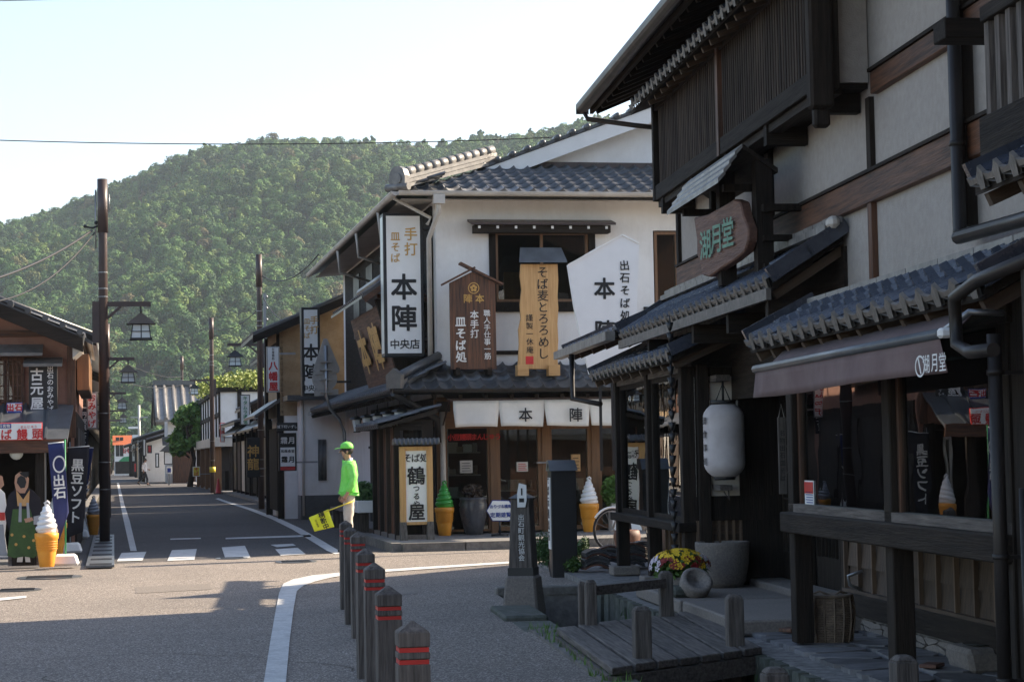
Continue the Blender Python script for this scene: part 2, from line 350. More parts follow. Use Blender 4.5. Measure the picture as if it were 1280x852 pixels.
# ================================================================== ground, roads, channel
def G(px,py,z=0,fr=SF): x,y=fr.az(px,py,z); return (x,y,z)
CX0,CX1,CY0,CY1 = 2.22,3.28,-6,21.4           # channel beside the shop (RF)
b=MB(); B=3000
for x0,x1,y0,y1 in ((-B,CX0,-B,CY0),(CX0,CX1,-B,CY0),(CX1,B,-B,CY0),(-B,CX0,CY0,CY1),(CX1,B,CY0,CY1),(-B,CX0,CY1,B),(CX0,CX1,CY1,B),(CX1,B,CY1,B)):
    b.add([(x0,y0,0),(x1,y0,0),(x1,y1,0),(x0,y1,0)],[(0,1,2,3)])
struct('ground',b,'earth',RF)
def sheet(name,pts,z,m,fr=SF,th=0):
    b=MB(); b.add([(p[0],p[1],z) for p in pts],[tuple(range(len(pts)))]); return struct(name,b,m,fr)
# street going away (SF) and the crossing in front
K=[SF.l(RF.w(CX0,y)) for y in (-6,21.4)]
A0=G(0,712); A1=G(420,692); KC=G(503,690)     # KC: corner of the restaurant's kerb
FRONT=KC[1]
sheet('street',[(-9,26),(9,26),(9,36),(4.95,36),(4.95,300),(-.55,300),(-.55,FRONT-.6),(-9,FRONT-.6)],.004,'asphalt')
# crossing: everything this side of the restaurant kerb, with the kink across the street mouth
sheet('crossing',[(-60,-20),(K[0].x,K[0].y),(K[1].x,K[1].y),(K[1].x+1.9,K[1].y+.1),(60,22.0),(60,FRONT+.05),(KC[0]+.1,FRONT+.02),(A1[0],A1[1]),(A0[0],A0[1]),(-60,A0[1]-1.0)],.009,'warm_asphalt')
sheet('far_road',[(-60,232),(60,232),(60,262),(-60,262)],.006,'asphalt')
# pavements
b=MB(); b.box(KC[0],30,FRONT,FRONT+5,0,.13); struct('pavement',b,'pavement')
b=MB(); b.box(4.97,9,FRONT+5.02,60,0,.10); struct('pavement',b,'pavement')
b=MB(); b.box(4.9,12,60.03,230,0,.08); struct('pavement',b,'pavement')
b=MB(); b.box(-30,-.62,FRONT-.55,FRONT+8,0,.05); struct('pavement',b,'pavement')
b=MB(); b.box(-12,-.66,FRONT+8.02,230,0,.06); struct('pavement',b,'pavement')
# kerb stones along the restaurant (each its own)
kb=thing('kerb','long row of grey kerb stones edging the pavement before the corner restaurant','kerb',SF,KC[0],FRONT,0)
b=MB(); b.box(0,.98,-.16,-.01,0,.145); me=b.mesh('kerb_stone','concrete')
for i in range(16): inst('stone',me,kb,(KC[0]+i*1.0,FRONT,0))
b=MB(); b.box(-.16,-.01,.0,.98,0,.145); me=b.mesh('kerb_stone_side','concrete')
for i in range(6): inst('stone',me,kb,(KC[0],FRONT+i*1.0,0))
# painted marks
def mark(name,pts,z=.014): 
    b=MB(); P=[G(*p,z=z) for p in pts]; b.add(P,[tuple(range(len(P)))]); return struct(name,b,'road_paint')
def strip(name,pts,z=.014):     # pts: (px_left, py_left, px_right, py_right)
    b=MB(); P=[]
    for a,c,d,e in pts: P+= [G(a,c,z),G(d,e,z)]
    b.add(P,[(2*i,2*i+1,2*i+3,2*i+2) for i in range(len(pts)-1)]); return struct(name,b,'road_paint')
for q in (((146,701),(178,700),(183,689),(152,690.5)),((209,700.5),(243,699),(246,685.5),(215,687)),((282,698.5),(313,696),(306,681.5),(277,683.5)),((351,693.8),(382,692),(372,684),(344,686)),((346,683.3),(370,681.5),(366,679),(338,680.3))):
    mark('crosswalk_stripe',q)
mark('road_line',((213,674),(251,673),(251,671.6),(213,672.6)))
mark('road_line',((282,673.3),(389,670.3),(388,668),(282,671.6)))
strip('road_line',[(163,688,171,688),(154.5,650,162,650),(150.5,630,155.5,630),(147.5,612,151,612),(146,603,148.5,603)])
strip('road_line',[(269,623,273,622),(280,627,285,626.3),(310,636.5,316,635.5),(340,648.5,348,647),(366,661.5,376,660),(388,675,399,673),(409,688,421,686),(419,692,430,690)])
strip('road_line',[(329,856,357,856),(338,800,362,800),(345,760,367,760),(349,740,371,738),(354,729,380,731),(366,723.5,394,726),(390,718.5,412,721.5),(430,714.5,440,717),(520,708.5,522,711.3),(640,701,640,703.4)],.018)
mark('road_line',((-10,751),(33,746.5),(33,743.8),(-10,747.5)),.018)
for px,py,r in ((62,722.5,.42),(22,738.5,.28),(290,698.5,.25),(370,703,.30),(775,0,0)):
    if not r: continue
    x,y=SF.az(px,py); b=MB(); b.lathe([(r,0),(r,.022)],(x,y,0),24,False); b.mat(1)
    for k in range(5): b.box(x-r*.7,x+r*.7,y-r*.6+k*r*.3,y-r*.6+k*r*.3+.03,.021,.026)
    tag(b.build('manhole_cover',['clad_tile','black_paint'],frame=SF),{62:'larger round iron manhole cover in the crossing ahead of the cutout figures',22:'small iron cover beside the short white line',290:'small iron cover between the crosswalk and the sunlit crossing',370:'iron cover at the far edge of the sunlit crossing below the crosswalk end'}[px],'manhole cover')
# repaired patches and cracks in the crossing
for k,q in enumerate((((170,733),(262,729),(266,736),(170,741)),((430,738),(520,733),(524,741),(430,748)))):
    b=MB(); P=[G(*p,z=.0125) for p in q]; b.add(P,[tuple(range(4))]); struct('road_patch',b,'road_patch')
rc=random.Random(6)
for (x_,y_,n_,a_) in ((-4.6,13.5,26,1.2),(-2.4,12.0,22,1.9),(-1.0,15.5,24,.5),(-6,22,20,.3),(-3.2,18.2,18,1.4),(.2,12.0,20,1.3)):
    b=MB(); x,y,a=x_,y_,a_; w_=.006; L_0=None
    for i in range(n_):
        nx_=x+.16*math.cos(a); ny_=y+.16*math.sin(a); px_,py_=-math.sin(a)*w_,math.cos(a)*w_
        b.add([(x-px_,y-py_,.0132),(nx_-px_,ny_-py_,.0132),(nx_+px_,ny_+py_,.0132),(x+px_,y+py_,.0132)],[(0,1,2,3)]); x,y=nx_,ny_; a+=rc.uniform(-.6,.6)
    struct('road_crack',b,'earth')
# gutter grating beside the left pole
gr=thing('drain_grating','steel drain grating with rows of slots in the pavement beside the near lamp pole','grating',SF,*SF.az(125,690),0)
gx0,gy0=SF.az(107,707,.06); gx1,gy1=SF.az(143,707,.06); gy2=SF.az(128,668,.06)[1]
b=MB(); b.box(gx0,gx1,gy0+.05,gy2,.03,.062); b.build('plate','clad_tile',gr)
b=MB(); b.box(0,.07,0,.26,.060,.068); me=b.mesh('slot','ink')
ny=int((gy2-gy0)/.85)
for j in range(8):
    for i in range(6): inst('slot',me,gr,(gx0+.05+i*(gx1-gx0-.1)/6,gy0+.15+j*(gy2-gy0-.2)/8,0),scale=(.9,1.6,1))
# channel: bed, walls, water
b=MB(); b.add([(CX0-.3,CY0,-1.0),(CX1+.3,CY0,-1.0),(CX1+.3,CY1,-1.0),(CX0-.3,CY1,-1.0)],[(0,1,2,3)]); struct('channel_bed',b,'earth',RF)
b=MB(); b.add([(CX0,CY0,-.78),(CX1,CY0,-.78),(CX1,CY1,-.78),(CX0,CY1,-.78)],[(0,1,2,3)]); struct('water',b,'water',RF)
wl=MB(); wl.box(CX0-.28,CX0-.03,CY0,CY1+.3,-1.1,-.012); cw=struct('channel_wall',wl,'concrete',RF)
wl=MB(); wl.box(CX0-.28,CX1+.3,CY1+.002,CY1+.3,-1.1,-.014); struct('channel_wall',wl,'concrete',RF)
b=MB(); b.box(CX0-.2,CX0+.02,CY0,17.0,-.3,.03); struct('channel_edge',b,'concrete',RF)
# terrace in front of the shop with its mossy retaining wall of stones
TX0,TX1=3.30,5.6; TY0,TY1=5.0,CY1+5.2; TZ=.10
b=MB(); b.box(TX0+.02,TX1,TY0,TY1,-.9,TZ-.03); ter=struct('terrace',b,'mortar',RF)
def crazy(nx,ny,w,h,gap,seed,jit=.32):
    rnd=random.Random(seed); dx=w/nx; dy=h/ny
    V={(i,j):(i*dx+(rnd.uniform(-jit,jit)*dx if 0<i<nx else 0),j*dy+(rnd.uniform(-jit,jit)*dy if 0<j<ny else 0)) for i in range(nx+1) for j in range(ny+1)}
    out=[]
    for i in range(nx):
        for j in range(ny):
            q=[V[i,j],V[i+1,j],V[i+1,j+1],V[i,j+1]]; cx=sum(p[0] for p in q)/4; cy=sum(p[1] for p in q)/4
            P=[]
            for k in range(4):
                a=q[k]; b_=q[(k+1)%4]; 
                P.append((a[0]+(b_[0]-a[0])*.16,a[1]+(b_[1]-a[1])*.16)); P.append((a[0]+(b_[0]-a[0])*.84,a[1]+(b_[1]-a[1])*.84))
            r=[]
            for x,y in P:
                d=math.hypot(x-cx,y-cy); f=max(.5,(d-gap)/d); r.append((cx+(x-cx)*f,cy+(y-cy)*f))
            out.append((cx,cy,r))
    return out
for cx,cy,P in crazy(5,34,TX1-TX0-.25,12.4,.022,3):
    b=MB(); b.prism([(x-cx,y-cy,0) for x,y in P],(0,0,1),.032+random.uniform(-.006,.008))
    o=b.build('flagstone','flagstone'); o.parent=ter; bs=BASE[ter.name]; o.location=Vector((cx+TX0+.22,cy+9.2,TZ-.03))-bs
for cx,cy,P in crazy(46,2,13.5,.98,.012,5):
    b=MB(); b.prism([(0,x-cx,y-cy) for x,y in P],(-1,0,0),.09+random.uniform(-.03,.02))
    o=b.build('stone','mossy_stone'); o.parent=ter; o.location=Vector((TX0+.04,cx+8.2,cy-.90))-BASE[ter.name]
# raised granite slabs by the entrance
for k,(x0,x1,y0,y1) in enumerate(((3.42,4.75,15.2,17.35),(3.40,4.75,17.40,19.6),(4.45,4.80,15.0,21.0))):
    b=MB(); b.box(x0,x1,y0,y1,TZ-.02,TZ+(.10,.10,.16)[k]); tag(b.build('stone_slab','granite',frame=RF,bevel=.015),('thick rough granite slab nearest the dock, in front of the lattice doors','granite slab under the flower pot and the round stone','low stone door sill under the dark lattice doors')[k],'stone slab')
# grass and moss along the edges
def tufts(name,label,pts,mname,h=.10,per=40,spread=.18,fr=RF):
    b=MB(); rnd=random.Random(len(name)+len(pts))
    for x,y,z in pts:
        for _ in range(per):
            a=rnd.uniform(0,6.28); r=rnd.random()**.5*spread; X=x+math.cos(a)*r; Y=y+math.sin(a)*r; t=rnd.uniform(0,6.28); hh=h*rnd.uniform(.4,1.1); w_=.006
            dx,dy=math.cos(t)*w_,math.sin(t)*w_; lx,ly=rnd.uniform(-.4,.4)*hh,rnd.uniform(-.4,.4)*hh
            b.add([(X-dx,Y-dy,z),(X+dx,Y+dy,z),(X+lx,Y+ly,z+hh)],[(0,1,2)])
    o=b.build(name,mname,frame=fr); tag(o,label,'grass'); o['kind']='stuff'; return o
tufts('grass','short grass growing in the crack between the road edge and the channel',[(CX0-.1+random.uniform(-.05,.06),y*.33+11,.02) for y in range(19)],'leaf_bright',.08,26,.12)
tufts('grass','weeds hanging at the dark channel wall by the dock',[(CX1-.02,y*.3+12,-.25+random.uniform(-.3,.2)) for y in range(26)],'leaf',.10,22,.14)
# ================================================================== the dark timber shop on the right (frame RF)
def rx(px,py,x): return RF.ax(px,py,x)       # -> (y, z)
# --- kawara helpers: a tile is long in y (down-slope = -y), wide in x
def tile_mesh(w,l,m,roll=.036,th=.016,seg=7,name='tile'):
    b=MB(); top=[]
    for i in range(seg+1):
        t=i/seg
        z = -.018*math.sin(math.pi*min(1,t/.68)) if t<.68 else roll*math.sin(math.pi*(t-.68)/.32)
        top.append((t*w*1.03, z))
    vs=[]
    for x,z in top: vs.append((x,0,z+th)); 
    for x,z in top: vs.append((x,l,z))
    for x,z in top: vs.append((x,0,z-.004))
    n=seg+1; fs=[(i,i+1,n+i+1,n+i) for i in range(seg)]+[(2*n+i,2*n+i+1,i+1,i) for i in range(seg)]
    o=len(b.v); b.sh(True); b.add(vs,fs); return b.mesh(name,m)
def eave_tile_mesh(w,l,m,face,name='eave_tile',hang=.030,roll=.040):
    b=MB(); seg=7; top=[]
    for i in range(seg+1):
        t=i/seg; z = -.018*math.sin(math.pi*min(1,t/.68)) if t<.68 else roll*math.sin(math.pi*(t-.68)/.32)
        top.append((t*w*1.03,z))
    n=seg+1; vs=[(x,0,z+.016) for x,z in top]+[(x,l,z) for x,z in top]
    b.sh(True); b.add(vs,[(i,i+1,n+i+1,n+i) for i in range(seg)]); b.sh(False)
    b.mat(1)
    # hanging lip below the trough, taller rounded tab under the roll
    vs=[]; 
    for x,z in top: vs.append((x,-.012,z+.016))
    for x,z in top: vs.append((x,-.012-(.02 if x>w*.66 else 0),(-hang-.035) if x>w*.66 else -.018-hang*.35))
    fs=[(i,n+i,n+i+1,i+1) for i in range(seg)]
    b.add(vs,fs); b.add([(x,y+.022,z) for x,y,z in vs],[tuple(reversed(f)) for f in fs])
    b.add([vs[n],vs[2*n-1],(vs[2*n-1][0],.010,vs[2*n-1][2]),(vs[n][0],.010,vs[n][2])],[(0,1,2,3)])
    b.add([(x,-.012,z+.016) for x,z in top]+[(x,.010,z+.017) for x,z in top],[(i,i+1,n+i+1,n+i) for i in range(seg)])
    return b.mesh(name,[m,face])
def tiled(parent, A, E, S, cols, rows, w, l, m='tile', face='tile_face', joined=None, first_eave=True, cap=False):
    """tiles on a slope: A eave corner, E unit vector along the eave, S unit vector up the slope"""
    E=Vector(E).normalized(); S=Vector(S).normalized(); Nn=E.cross(S).normalized()
    if Nn.z<0: Nn=-Nn
    rot=Matrix((E,S,Nn)).transposed()
    if rot.determinant()<0: rot=Matrix((-E,S,Nn)).transposed(); A=Vector(A)+E*(cols*w); E=-E
    tm=tile_mesh(w,l*1.12,m); em=eave_tile_mesh(w,l*1.12,m,face)
    if joined:
        b=MB(); rnd=random.Random(3)
        for j in range(rows):
            me=em if (j==0 and first_eave) else tm
            for i in range(cols):
                b.sh(True)
                P=Vector(A)+E*(i*w)+S*(j*l)+Nn*(.004*rnd.random())
                vs=[P+rot@v.co for v in me.vertices]
                for p in me.polygons:
                    b.mat(p.material_index); 
                o=len(b.v); b.v+= [tuple(v) for v in vs]
                for p in me.polygons: b.f.append(tuple(o+k for k in p.vertices)); b.m.append(p.material_index); b.sm.append(p.use_smooth)
        ob=b.build(joined,[m,face],parent); ob['kind']='stuff'; return ob
    for j in range(rows):
        for i in range(cols):
            P=Vector(A)+E*(i*w)+S*(j*l)+Nn*random.uniform(0,.006)
            inst('eave_tile' if (j==0 and first_eave) else 'tile', em if (j==0 and first_eave) else tm, parent, P, rot)
shop=thing('timber_shop','dark two-storey timber shop with grey plaster and blue-grey tiled eaves filling the right side','shop building',RF,5,16,0)
WX=4.35; yF=21.75; yN=8.0                     # upper wall plane and its far / near ends
zT=5.55
# walls
b=MB(); b.box(WX+.01,9.5,yN,yF,2.6,zT); b.build('wall','grey_plaster',shop)
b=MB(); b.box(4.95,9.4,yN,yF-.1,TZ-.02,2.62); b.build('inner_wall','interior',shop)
# timber: posts and beams on the upper wall
def z_at(px,py,x=WX): return rx(px,py,x)[1]
zb1=z_at(1091,93); zb1b=z_at(1091,117); zb2=z_at(980,271); zb2b=z_at(980,300)
for zt,zb in ((zb1,zb1b),(zb2,zb2b)):
    b=MB(); b.box(WX-.045,WX+.02,yN,yF+(0 if zt<4 else -7.5),zb-.02,zt); b.build('beam','brown_wood_y',shop,bevel=.006)
    b=MB(); b.box(WX-.065,WX+.02,yN,yF+(0 if zt<4 else -7.5),zt,zt+.025); b.build('beam_cap','black_wood_y',shop)
yy=rx(1092,250,WX)[0]
b=MB(); b.box(WX-.035,WX+.02,yy-.05,yy+.05,2.7,zb2b-.021); b.build('post','brown_wood_z',shop)
b=MB(); b.box(WX-.03,WX+.02,yy-.05,yy+.05,zb2+.026,zb1b-.021); b.build('post','black_wood_z',shop)
ys=rx(1215,200,WX)[0]
b=MB(); b.box(WX-.12,WX+.02,ys-.05,ys+.06,2.9,zT); b.build('post','black_wood_z',shop)
b=MB(); b.box(WX-.03,WX+.03,yF-.06,yF+.05,1.9,zT); b.build('post','black_wood_z',shop)
yq=rx(965,230,WX)[0]
b=MB(); b.box(WX-.025,WX+.02,yq-.035,yq+.035,zb2+.03,zb1); b.build('post','black_wood_z',shop)
# --- projecting lattice bay of the upper floor
LX=4.02; yl0=rx(1033,120,LX)[0]; yl1=rx(823,250,LX)[0]; lz0=rx(828,248,LX)[1]; lz1=rx(823,127,LX)[1]
bay=MB(); bay.box(LX+.03,WX-.001,yl0+.05,yl1,lz0-.02,lz0+.06); bay.box(LX+.03,WX,yl0+.05,yl1,lz1-.02,lz1+.5); bay.build('bay_frame','black_wood_y',shop)
b=MB(); b.box(LX+.03,WX,yl0+.02,yl0+.05,lz0+.02,lz1+.4); b.build('bay_side','grey_plaster',shop)
b=MB(); b.box(LX+.10,LX+.13,yl0+.06,yl1,lz0,lz1+.1); b.build('bay_back','black_wood_z',shop)
b=MB(); b.box(LX-.04,LX+.06,yl0-.05,yl1+.06,lz0,lz0+.16); b.build('lattice_sill','black_wood_y',shop,bevel=.006)
b=MB(); b.box(LX-.03,LX+.06,yl0-.05,yl1+.06,lz1-.09,lz1); b.build('lattice_head','black_wood_y',shop,bevel=.006)
b=MB(); b.box(LX-.06,LX+.08,yl0-.10,yl0+.09,lz0-.05,lz1+.6); b.build('lattice_post','black_wood_z',shop,bevel=.01)
ym=rx(903,150,LX)[0]
for yk in (ym,yl1): 
    b=MB(); b.box(LX-.05,LX+.05,yk-.04,yk+.05,lz0,lz1); b.build('lattice_post','brown_wood_z' if yk==ym else 'black_wood_z',shop)
b=MB(); b.box(-.014,.02,-.022,.022,lz0+.15,lz1-.08); sl=b.mesh('slat','slat_wood_z')
n=int((yl1-yl0-.2)/.085)
for i in range(n): inst('slat',sl,shop,(LX,yl0+.13+i*.085,0))
b=MB()
for k in range(1,5): b.box(LX+.028,LX+.05,yl0,yl1,lz0+k*(lz1-lz0)/5,lz0+k*(lz1-lz0)/5+.03)
b.build('lattice_rail','black_wood_y',shop)
# carved corbel at the near corner of the bay + brackets under it
b=MB(); b.box(LX-.16,LX+.02,yl0-.16,yl0-.02,lz0-.20,lz1+.6); b.box(LX-.13,LX-.01,yl0-.14,yl0-.04,lz0-.34,lz0-.2); b.build('corbel','black_wood_z',shop,bevel=.02)
b=MB(); b.box(LX-.02,WX,-.05,.05,lz0-.17,lz0-.001); bk=b.mesh('bracket','black_wood_x')
for k in range(5): inst('bracket',bk,shop,(0,yl0+.3+k*(yl1-yl0-.6)/4,0))
b=MB(); b.box(LX-.0,LX+.12,yl0,yl1,lz0-.07,lz0-.002); b.build('under_beam','black_wood_y',shop)
# --- small tiled hood above the lattice (hisashi)
HX=3.75; hz=5.24; hy1=rx(786,135,HX)[0]; hy0=yl0-1.2
b=MB(); b.prism([(HX+.02,hy0,hz-.02),(WX,hy0,hz+.22),(WX,hy0,hz+.18),(HX+.02,hy0,hz-.06)],(0,1,0),hy1-hy0); b.build('hood_board','black_wood_y',shop)
b=MB(); b.box(0,.55,-.022,.022,-.05,0); rm=b.mesh('rafter','panel_wood_x')
for i in range(22): inst('rafter',rm,shop,(HX+.05,hy0+.15+i*.34,hz-.06),(0,-.38,0))
tiled(shop,(HX-.02,hy0,hz),(0,1,0),(.93,0,.37),int((hy1-hy0)/.235),1,.235,.30,'blue_tile')
# --- the great upper roof with gutter and its soffit
BX=3.56; bz=rx(738,131,BX)[1]; by1=rx(738,131,BX)[0]; by0=yN-1
SL=.42; 
def roofpt(x,y,dz=0): return (x,y,bz+(x-BX)*SL+dz)
b=MB(); b.prism([roofpt(BX,by0),roofpt(7.5,by0),roofpt(7.5,by0,-.05),roofpt(BX,by0,-.05)],(0,1,0),by1-by0)
b.prism([roofpt(7.5,by0),(11,by0,bz+4.08*SL-3.5*SL),(11,by0,bz+4.08*SL-3.5*SL-.05),roofpt(7.5,by0,-.05)],(0,1,0),by1-by0); b.build('roof_deck','black_wood_y',shop)
b=MB(); b.box(0,1.25,-.028,.028,-.08,0); rm=b.mesh('rafter','black_wood_x')
for i in range(34): inst('rafter',rm,shop,(BX+.03,by1-.12-i*.38,bz-.055),(0,-math.atan(SL),0))
b=MB(); b.box(BX-.01,BX+.03,by0,by1,bz-.11,bz+.02); b.build('fascia','black_wood_y',shop)
b=MB(); b.prism([(BX-.03,by1,bz-.05),(9,by1,bz+5.5*SL),(9,by1,bz+5.5*SL+.001),(BX-.03,by1,bz+.10)],(0,1,0),.04) ; b.build('verge_board','black_wood_x',shop)
gb=MB()
for k in range(8):
    a=math.pi*k/8+math.pi; a2=math.pi*(k+1)/8+math.pi
    gb.add([(BX-.09+.075*math.cos(a),by0,bz-.02+.085*math.sin(a)),(BX-.09+.075*math.cos(a2),by0,bz-.02+.085*math.sin(a2)),(BX-.09+.075*math.cos(a2),by1+.05,bz-.02+.085*math.sin(a2)),(BX-.09+.075*math.cos(a),by1+.05,bz-.02+.085*math.sin(a))],[(0,1,2,3)])
gb.box(BX-.165,BX-.155,by0,by1+.05,bz-.02,bz+.01); gb.box(BX-.165,BX-.015,by1+.04,by1+.05,bz-.105,bz-.01); gb.build('gutter','dark_pipe',shop)
tiled(shop,(BX-.05,by0,bz+.03),(0,1,0),(1,0,SL),int((by1-by0)/.26),4,.26,.30,'tile','tile_face',joined='roof_tiles')
b=MB(); b.tube([(BX-.08,by1-.02,bz-.08),(BX-.04,by1-.02,bz-.17),(BX+.45,by1-.35,bz-.30),(WX-.02,by1-.5,bz-.36)],.03,8); b.build('drain_pipe','dark_pipe',shop)
# --- mid roof over the entrance
def lean_roof(name, ex, ez, tx, tz, y0, y1, cols, rows, w, lmat='blue_tile', board=.05, rafters=8):
    l=math.hypot(tx-ex,tz-ez)/rows; S=Vector((tx-ex,0,tz-ez)).normalized(); sl=(tz-ez)/(tx-ex)
    b=MB(); b.prism([(ex+.03,y0,ez-.03),(tx,y0,tz-.03),(tx,y0,tz-.03-board),(ex+.03,y0,ez-.03-board)],(0,1,0),y1-y0); rb=b.build(name,'black_wood_y',shop)
    tiled(rb,(ex,y0,ez),(0,1,0),S,cols,rows,w,l,lmat)
    b=MB(); b.box(0,math.hypot(tx-ex,tz-ez)*.95,-.03,.03,-.07,0); rm=b.mesh('rafter','panel_wood_x')
    for i in range(rafters): inst('rafter',rm,rb,(ex+.05,y0+.1+i*(y1-y0-.2)/(rafters-1),ez-.03-board),(0,-math.atan(sl),0))
    # verge tiles down both ends and cap on top
    for yv in (y0-.05,y1+.02):
        b=MB()
        for k in range(rows):
            P=Vector((ex,yv,ez))+S*(k*l); Q=Vector((ex,yv,ez))+S*((k+1.05)*l); b.bar(P+Vector((0,0,.035)),Q+Vector((0,0,.035)),.05,.12)
        b.build('verge_tile',lmat,rb)
    return rb,S
mx0=3.72; mz0=rx(960,365,mx0)[1]; my0=rx(960,365,mx0)[0]; my1=rx(775,428,mx0)[0]; mtz=rx(1065,288,WX)[1]
r1,S1=lean_roof('entrance_roof',mx0,mz0+.09,WX-.02,mtz+.02,my0,my1,27,2,(my1-my0)/27,rafters=9)
b=MB(); b.box(mx0-.02,mx0+.02,my0-.02,my1,mz0-.06,mz0+.03); b.build('tile_lip','tile_face',r1)
# row of small flat ridge tiles where the roof meets the wall
b=MB()
for i in range(24): y=my0+.02+i*(my1-my0)/24; b.box(WX-.16,WX-.045,y,y+(my1-my0)/24-.012,mtz+.02,mtz+.075+random.uniform(-.006,.006))
for i in range(24): y=my0-.08+i*(my1-my0)/24; b.box(WX-.13,WX-.045,y,y+(my1-my0)/24-.012,mtz+.078,mtz+.12+random.uniform(-.004,.004))
b.build('ridge_tiles','pale_tile',r1)['kind']='stuff'
b=MB(); b.box(WX-.16,WX-.07,my0-.12,my0+.02,mtz+.03,mtz+.125); b.build('ridge_end','cream_pipe',r1,bevel=.03)
# far continuation of this roof, slightly lower, with a grey box gutter on a post
fy0=my1+.05; fy1=rx(708,445,mx0)[0]; fz=rx(740,425,mx0)[1]
r2,S2=lean_roof('side_roof',mx0-.04,fz-.02,WX,fz+.26,fy0,fy1,12,2,(fy1-fy0)/12,rafters=5)
b=MB(); b.box(mx0-.16,mx0-.05,fy0-.02,fy1+.1,fz-.12,fz-.02); b.build('box_gutter','pale_tile',r2)
b=MB(); b.tube([(mx0-.1,fy1-1.2,fz-.10),(mx0-.1,fy1-1.2,2.2),(mx0+.2,fy1-1.6,2.12)],.035,8); b.build('drain_pipe','dark_pipe',r2)
b=MB(); b.box(WX+.3,8,yF+.0,yF+3.6,.1,fz+.2); b.build('rear_wall','brown_wood_z',shop)
# brackets under the entrance roof: projecting beam ends
b=MB(); b.box(mx0+.03,WX,-.045,.045,mz0-.22,mz0-.05); bk=b.mesh('beam_end','black_wood_x')
for px in (812,868,912,962): inst('beam_end',bk,shop,(0,rx(px,400,mx0+.05)[0],0))
b=MB(); b.box(WX-.02,WX+.05,my0,my1,2.0,mtz-.1); b.build('wall_panel','black_wood_y',shop)
# --- far show-window bay with its own low roof
bx=3.85; byn=rx(856,600,bx)[0]; byf=rx(771,600,bx)[0]; ssz=rx(775,640,bx)[1]; whz=rx(775,482,bx)[1]
lx=3.60; lz=rx(830,450,lx)[1]+.0; ly0=rx(836,450,lx)[0]; ly1=rx(737,478,lx)[0]
r3,S3=lean_roof('bay_roof',lx,lz+.05,WX+.0,lz+.38,ly0,ly1,17,3,(ly1-ly0)/17,rafters=9)
b=MB()
for i in range(18): y=ly0+.1+i*.24; b.box(WX-.12,WX+.02,y,y+.22,lz+.37,lz+.43)
b.build('ridge_tiles','pale_tile',r3)['kind']='stuff'
b=MB(); b.box(bx-.0,bx+.10,byn,byf,whz,lz-.02); b.build('window_head','grey_wood_y',shop,bevel=.005)
b=MB(); b.box(bx-.08,bx+.14,byn-.05,byf+.05,ssz-.09,ssz+.0); b.build('window_sill','black_wood_y',shop,bevel=.008)
pys=[byf-.06, rx(811,600,bx)[0], byn+.06]
for k,y in enumerate(pys):
    b=MB(); b.box(bx-.02,bx+.12,y-.07,y+.07,TZ+.08,lz-.05); b.build('post','black_wood_z',shop,bevel=.006)
    b=MB(); b.box(bx-.10,bx+.22,y-.16,y+.16,TZ-.02,TZ+.085); b.build('footing','granite',shop,bevel=.01)
for k in (0,1):
    y1,y0=pys[k]-.08,pys[k+1]+.08
    b=MB(); b.box(bx+.05,bx+.056,y0,y1,ssz,whz); b.build('pane','window_glass',shop)
    b=MB(); 
    for a,c in ((y0,y0+.05),(y1-.05,y1)): b.box(bx+.03,bx+.08,a,c,ssz+.001,whz)
    b.box(bx+.032,bx+.078,y0,y1,whz-.05,whz); b.box(bx+.032,bx+.078,y0,y1,ssz+.001,ssz+.05); b.build('window_frame','black_wood_z',shop)
b=MB(); b.box(bx+.14,4.9,byn+.1,byf-.05,ssz-.06,ssz-.02); b.box(4.80,4.84,byn+.1,byf-.05,ssz-.1,2.3); b.build('display_floor','interior',shop)
# lower slatted wall under this bay, set back
def slat_panel(par,x,y0,y1,z0,z1,n,board='panel_wood_z',batten='batten_wood',laps=3):
    b=MB(); dy=(y1-y0)/n
    for k in range(laps):
        za=z0+k*(z1-z0)/laps; zb=z0+(k+1)*(z1-z0)/laps
        bb=MB(); bb.hexa([(x-.028,y0,za),(x+.03,y0,za),(x+.03,y1,za),(x-.028,y1,za),(x-.004,y0,zb+.015),(x+.03,y0,zb+.015),(x+.03,y1,zb+.015),(x-.004,y1,zb+.015)]); bb.build('clapboard',board,par)
    b.box(x-.055,x-.02,-.012,.012,z0,z1); me=b.mesh('batten',batten)
    for i in range(n+1): inst('batten',me,par,(0,y0+i*dy,0))
slat_panel(shop,4.45,byn+.05,byf-.1,.25,.86,14)
b=MB(); b.box(4.30,4.52,byn+.0,byf,.10,.25); b.build('base_beam','black_wood_y',shop)
# end wall of that bay facing the viewer: post, white panel behind the lantern, slats below
ey=byn-.03
b=MB(); b.box(bx+.125,bx+.24,ey-.07,ey+.05,TZ+.1,2.35); b.build('post','black_wood_z',shop,bevel=.006)
px0,pz0=RF.ay(871,620,ey); px1,pz1=RF.ay(921,470,ey)
b=MB(); b.box(px0,px1,ey+.00,ey+.02,pz0,pz1); b.build('paper_panel','paper',shop)
b=MB(); b.box(bx+.24,px0,ey-.01,ey+.04,TZ+.1,2.32); b.box(px1,4.82,ey-.03,ey+.04,TZ+.1,2.32); b.box(bx+.2,4.82,ey-.04,ey+.04,pz1,2.32); b.box(bx+.2,4.82,ey-.045,ey+.04,.83,pz0-.002); b.box(bx+.2,4.82,ey-.045,ey+.04,TZ,.34); b.build('bay_end_wall','black_wood_z',shop)
b=MB(); b.box(px0,px1,ey+.01,ey+.03,.34,.83); b.build('clapboard','panel_wood_x',shop)
b=MB(); b.box(-.012,.012,ey-.03,ey+.01,.34,.83); me=b.mesh('batten','batten_wood')
for k in range(7): inst('batten',me,shop,(px0+k*(px1-px0)/6,0,0))
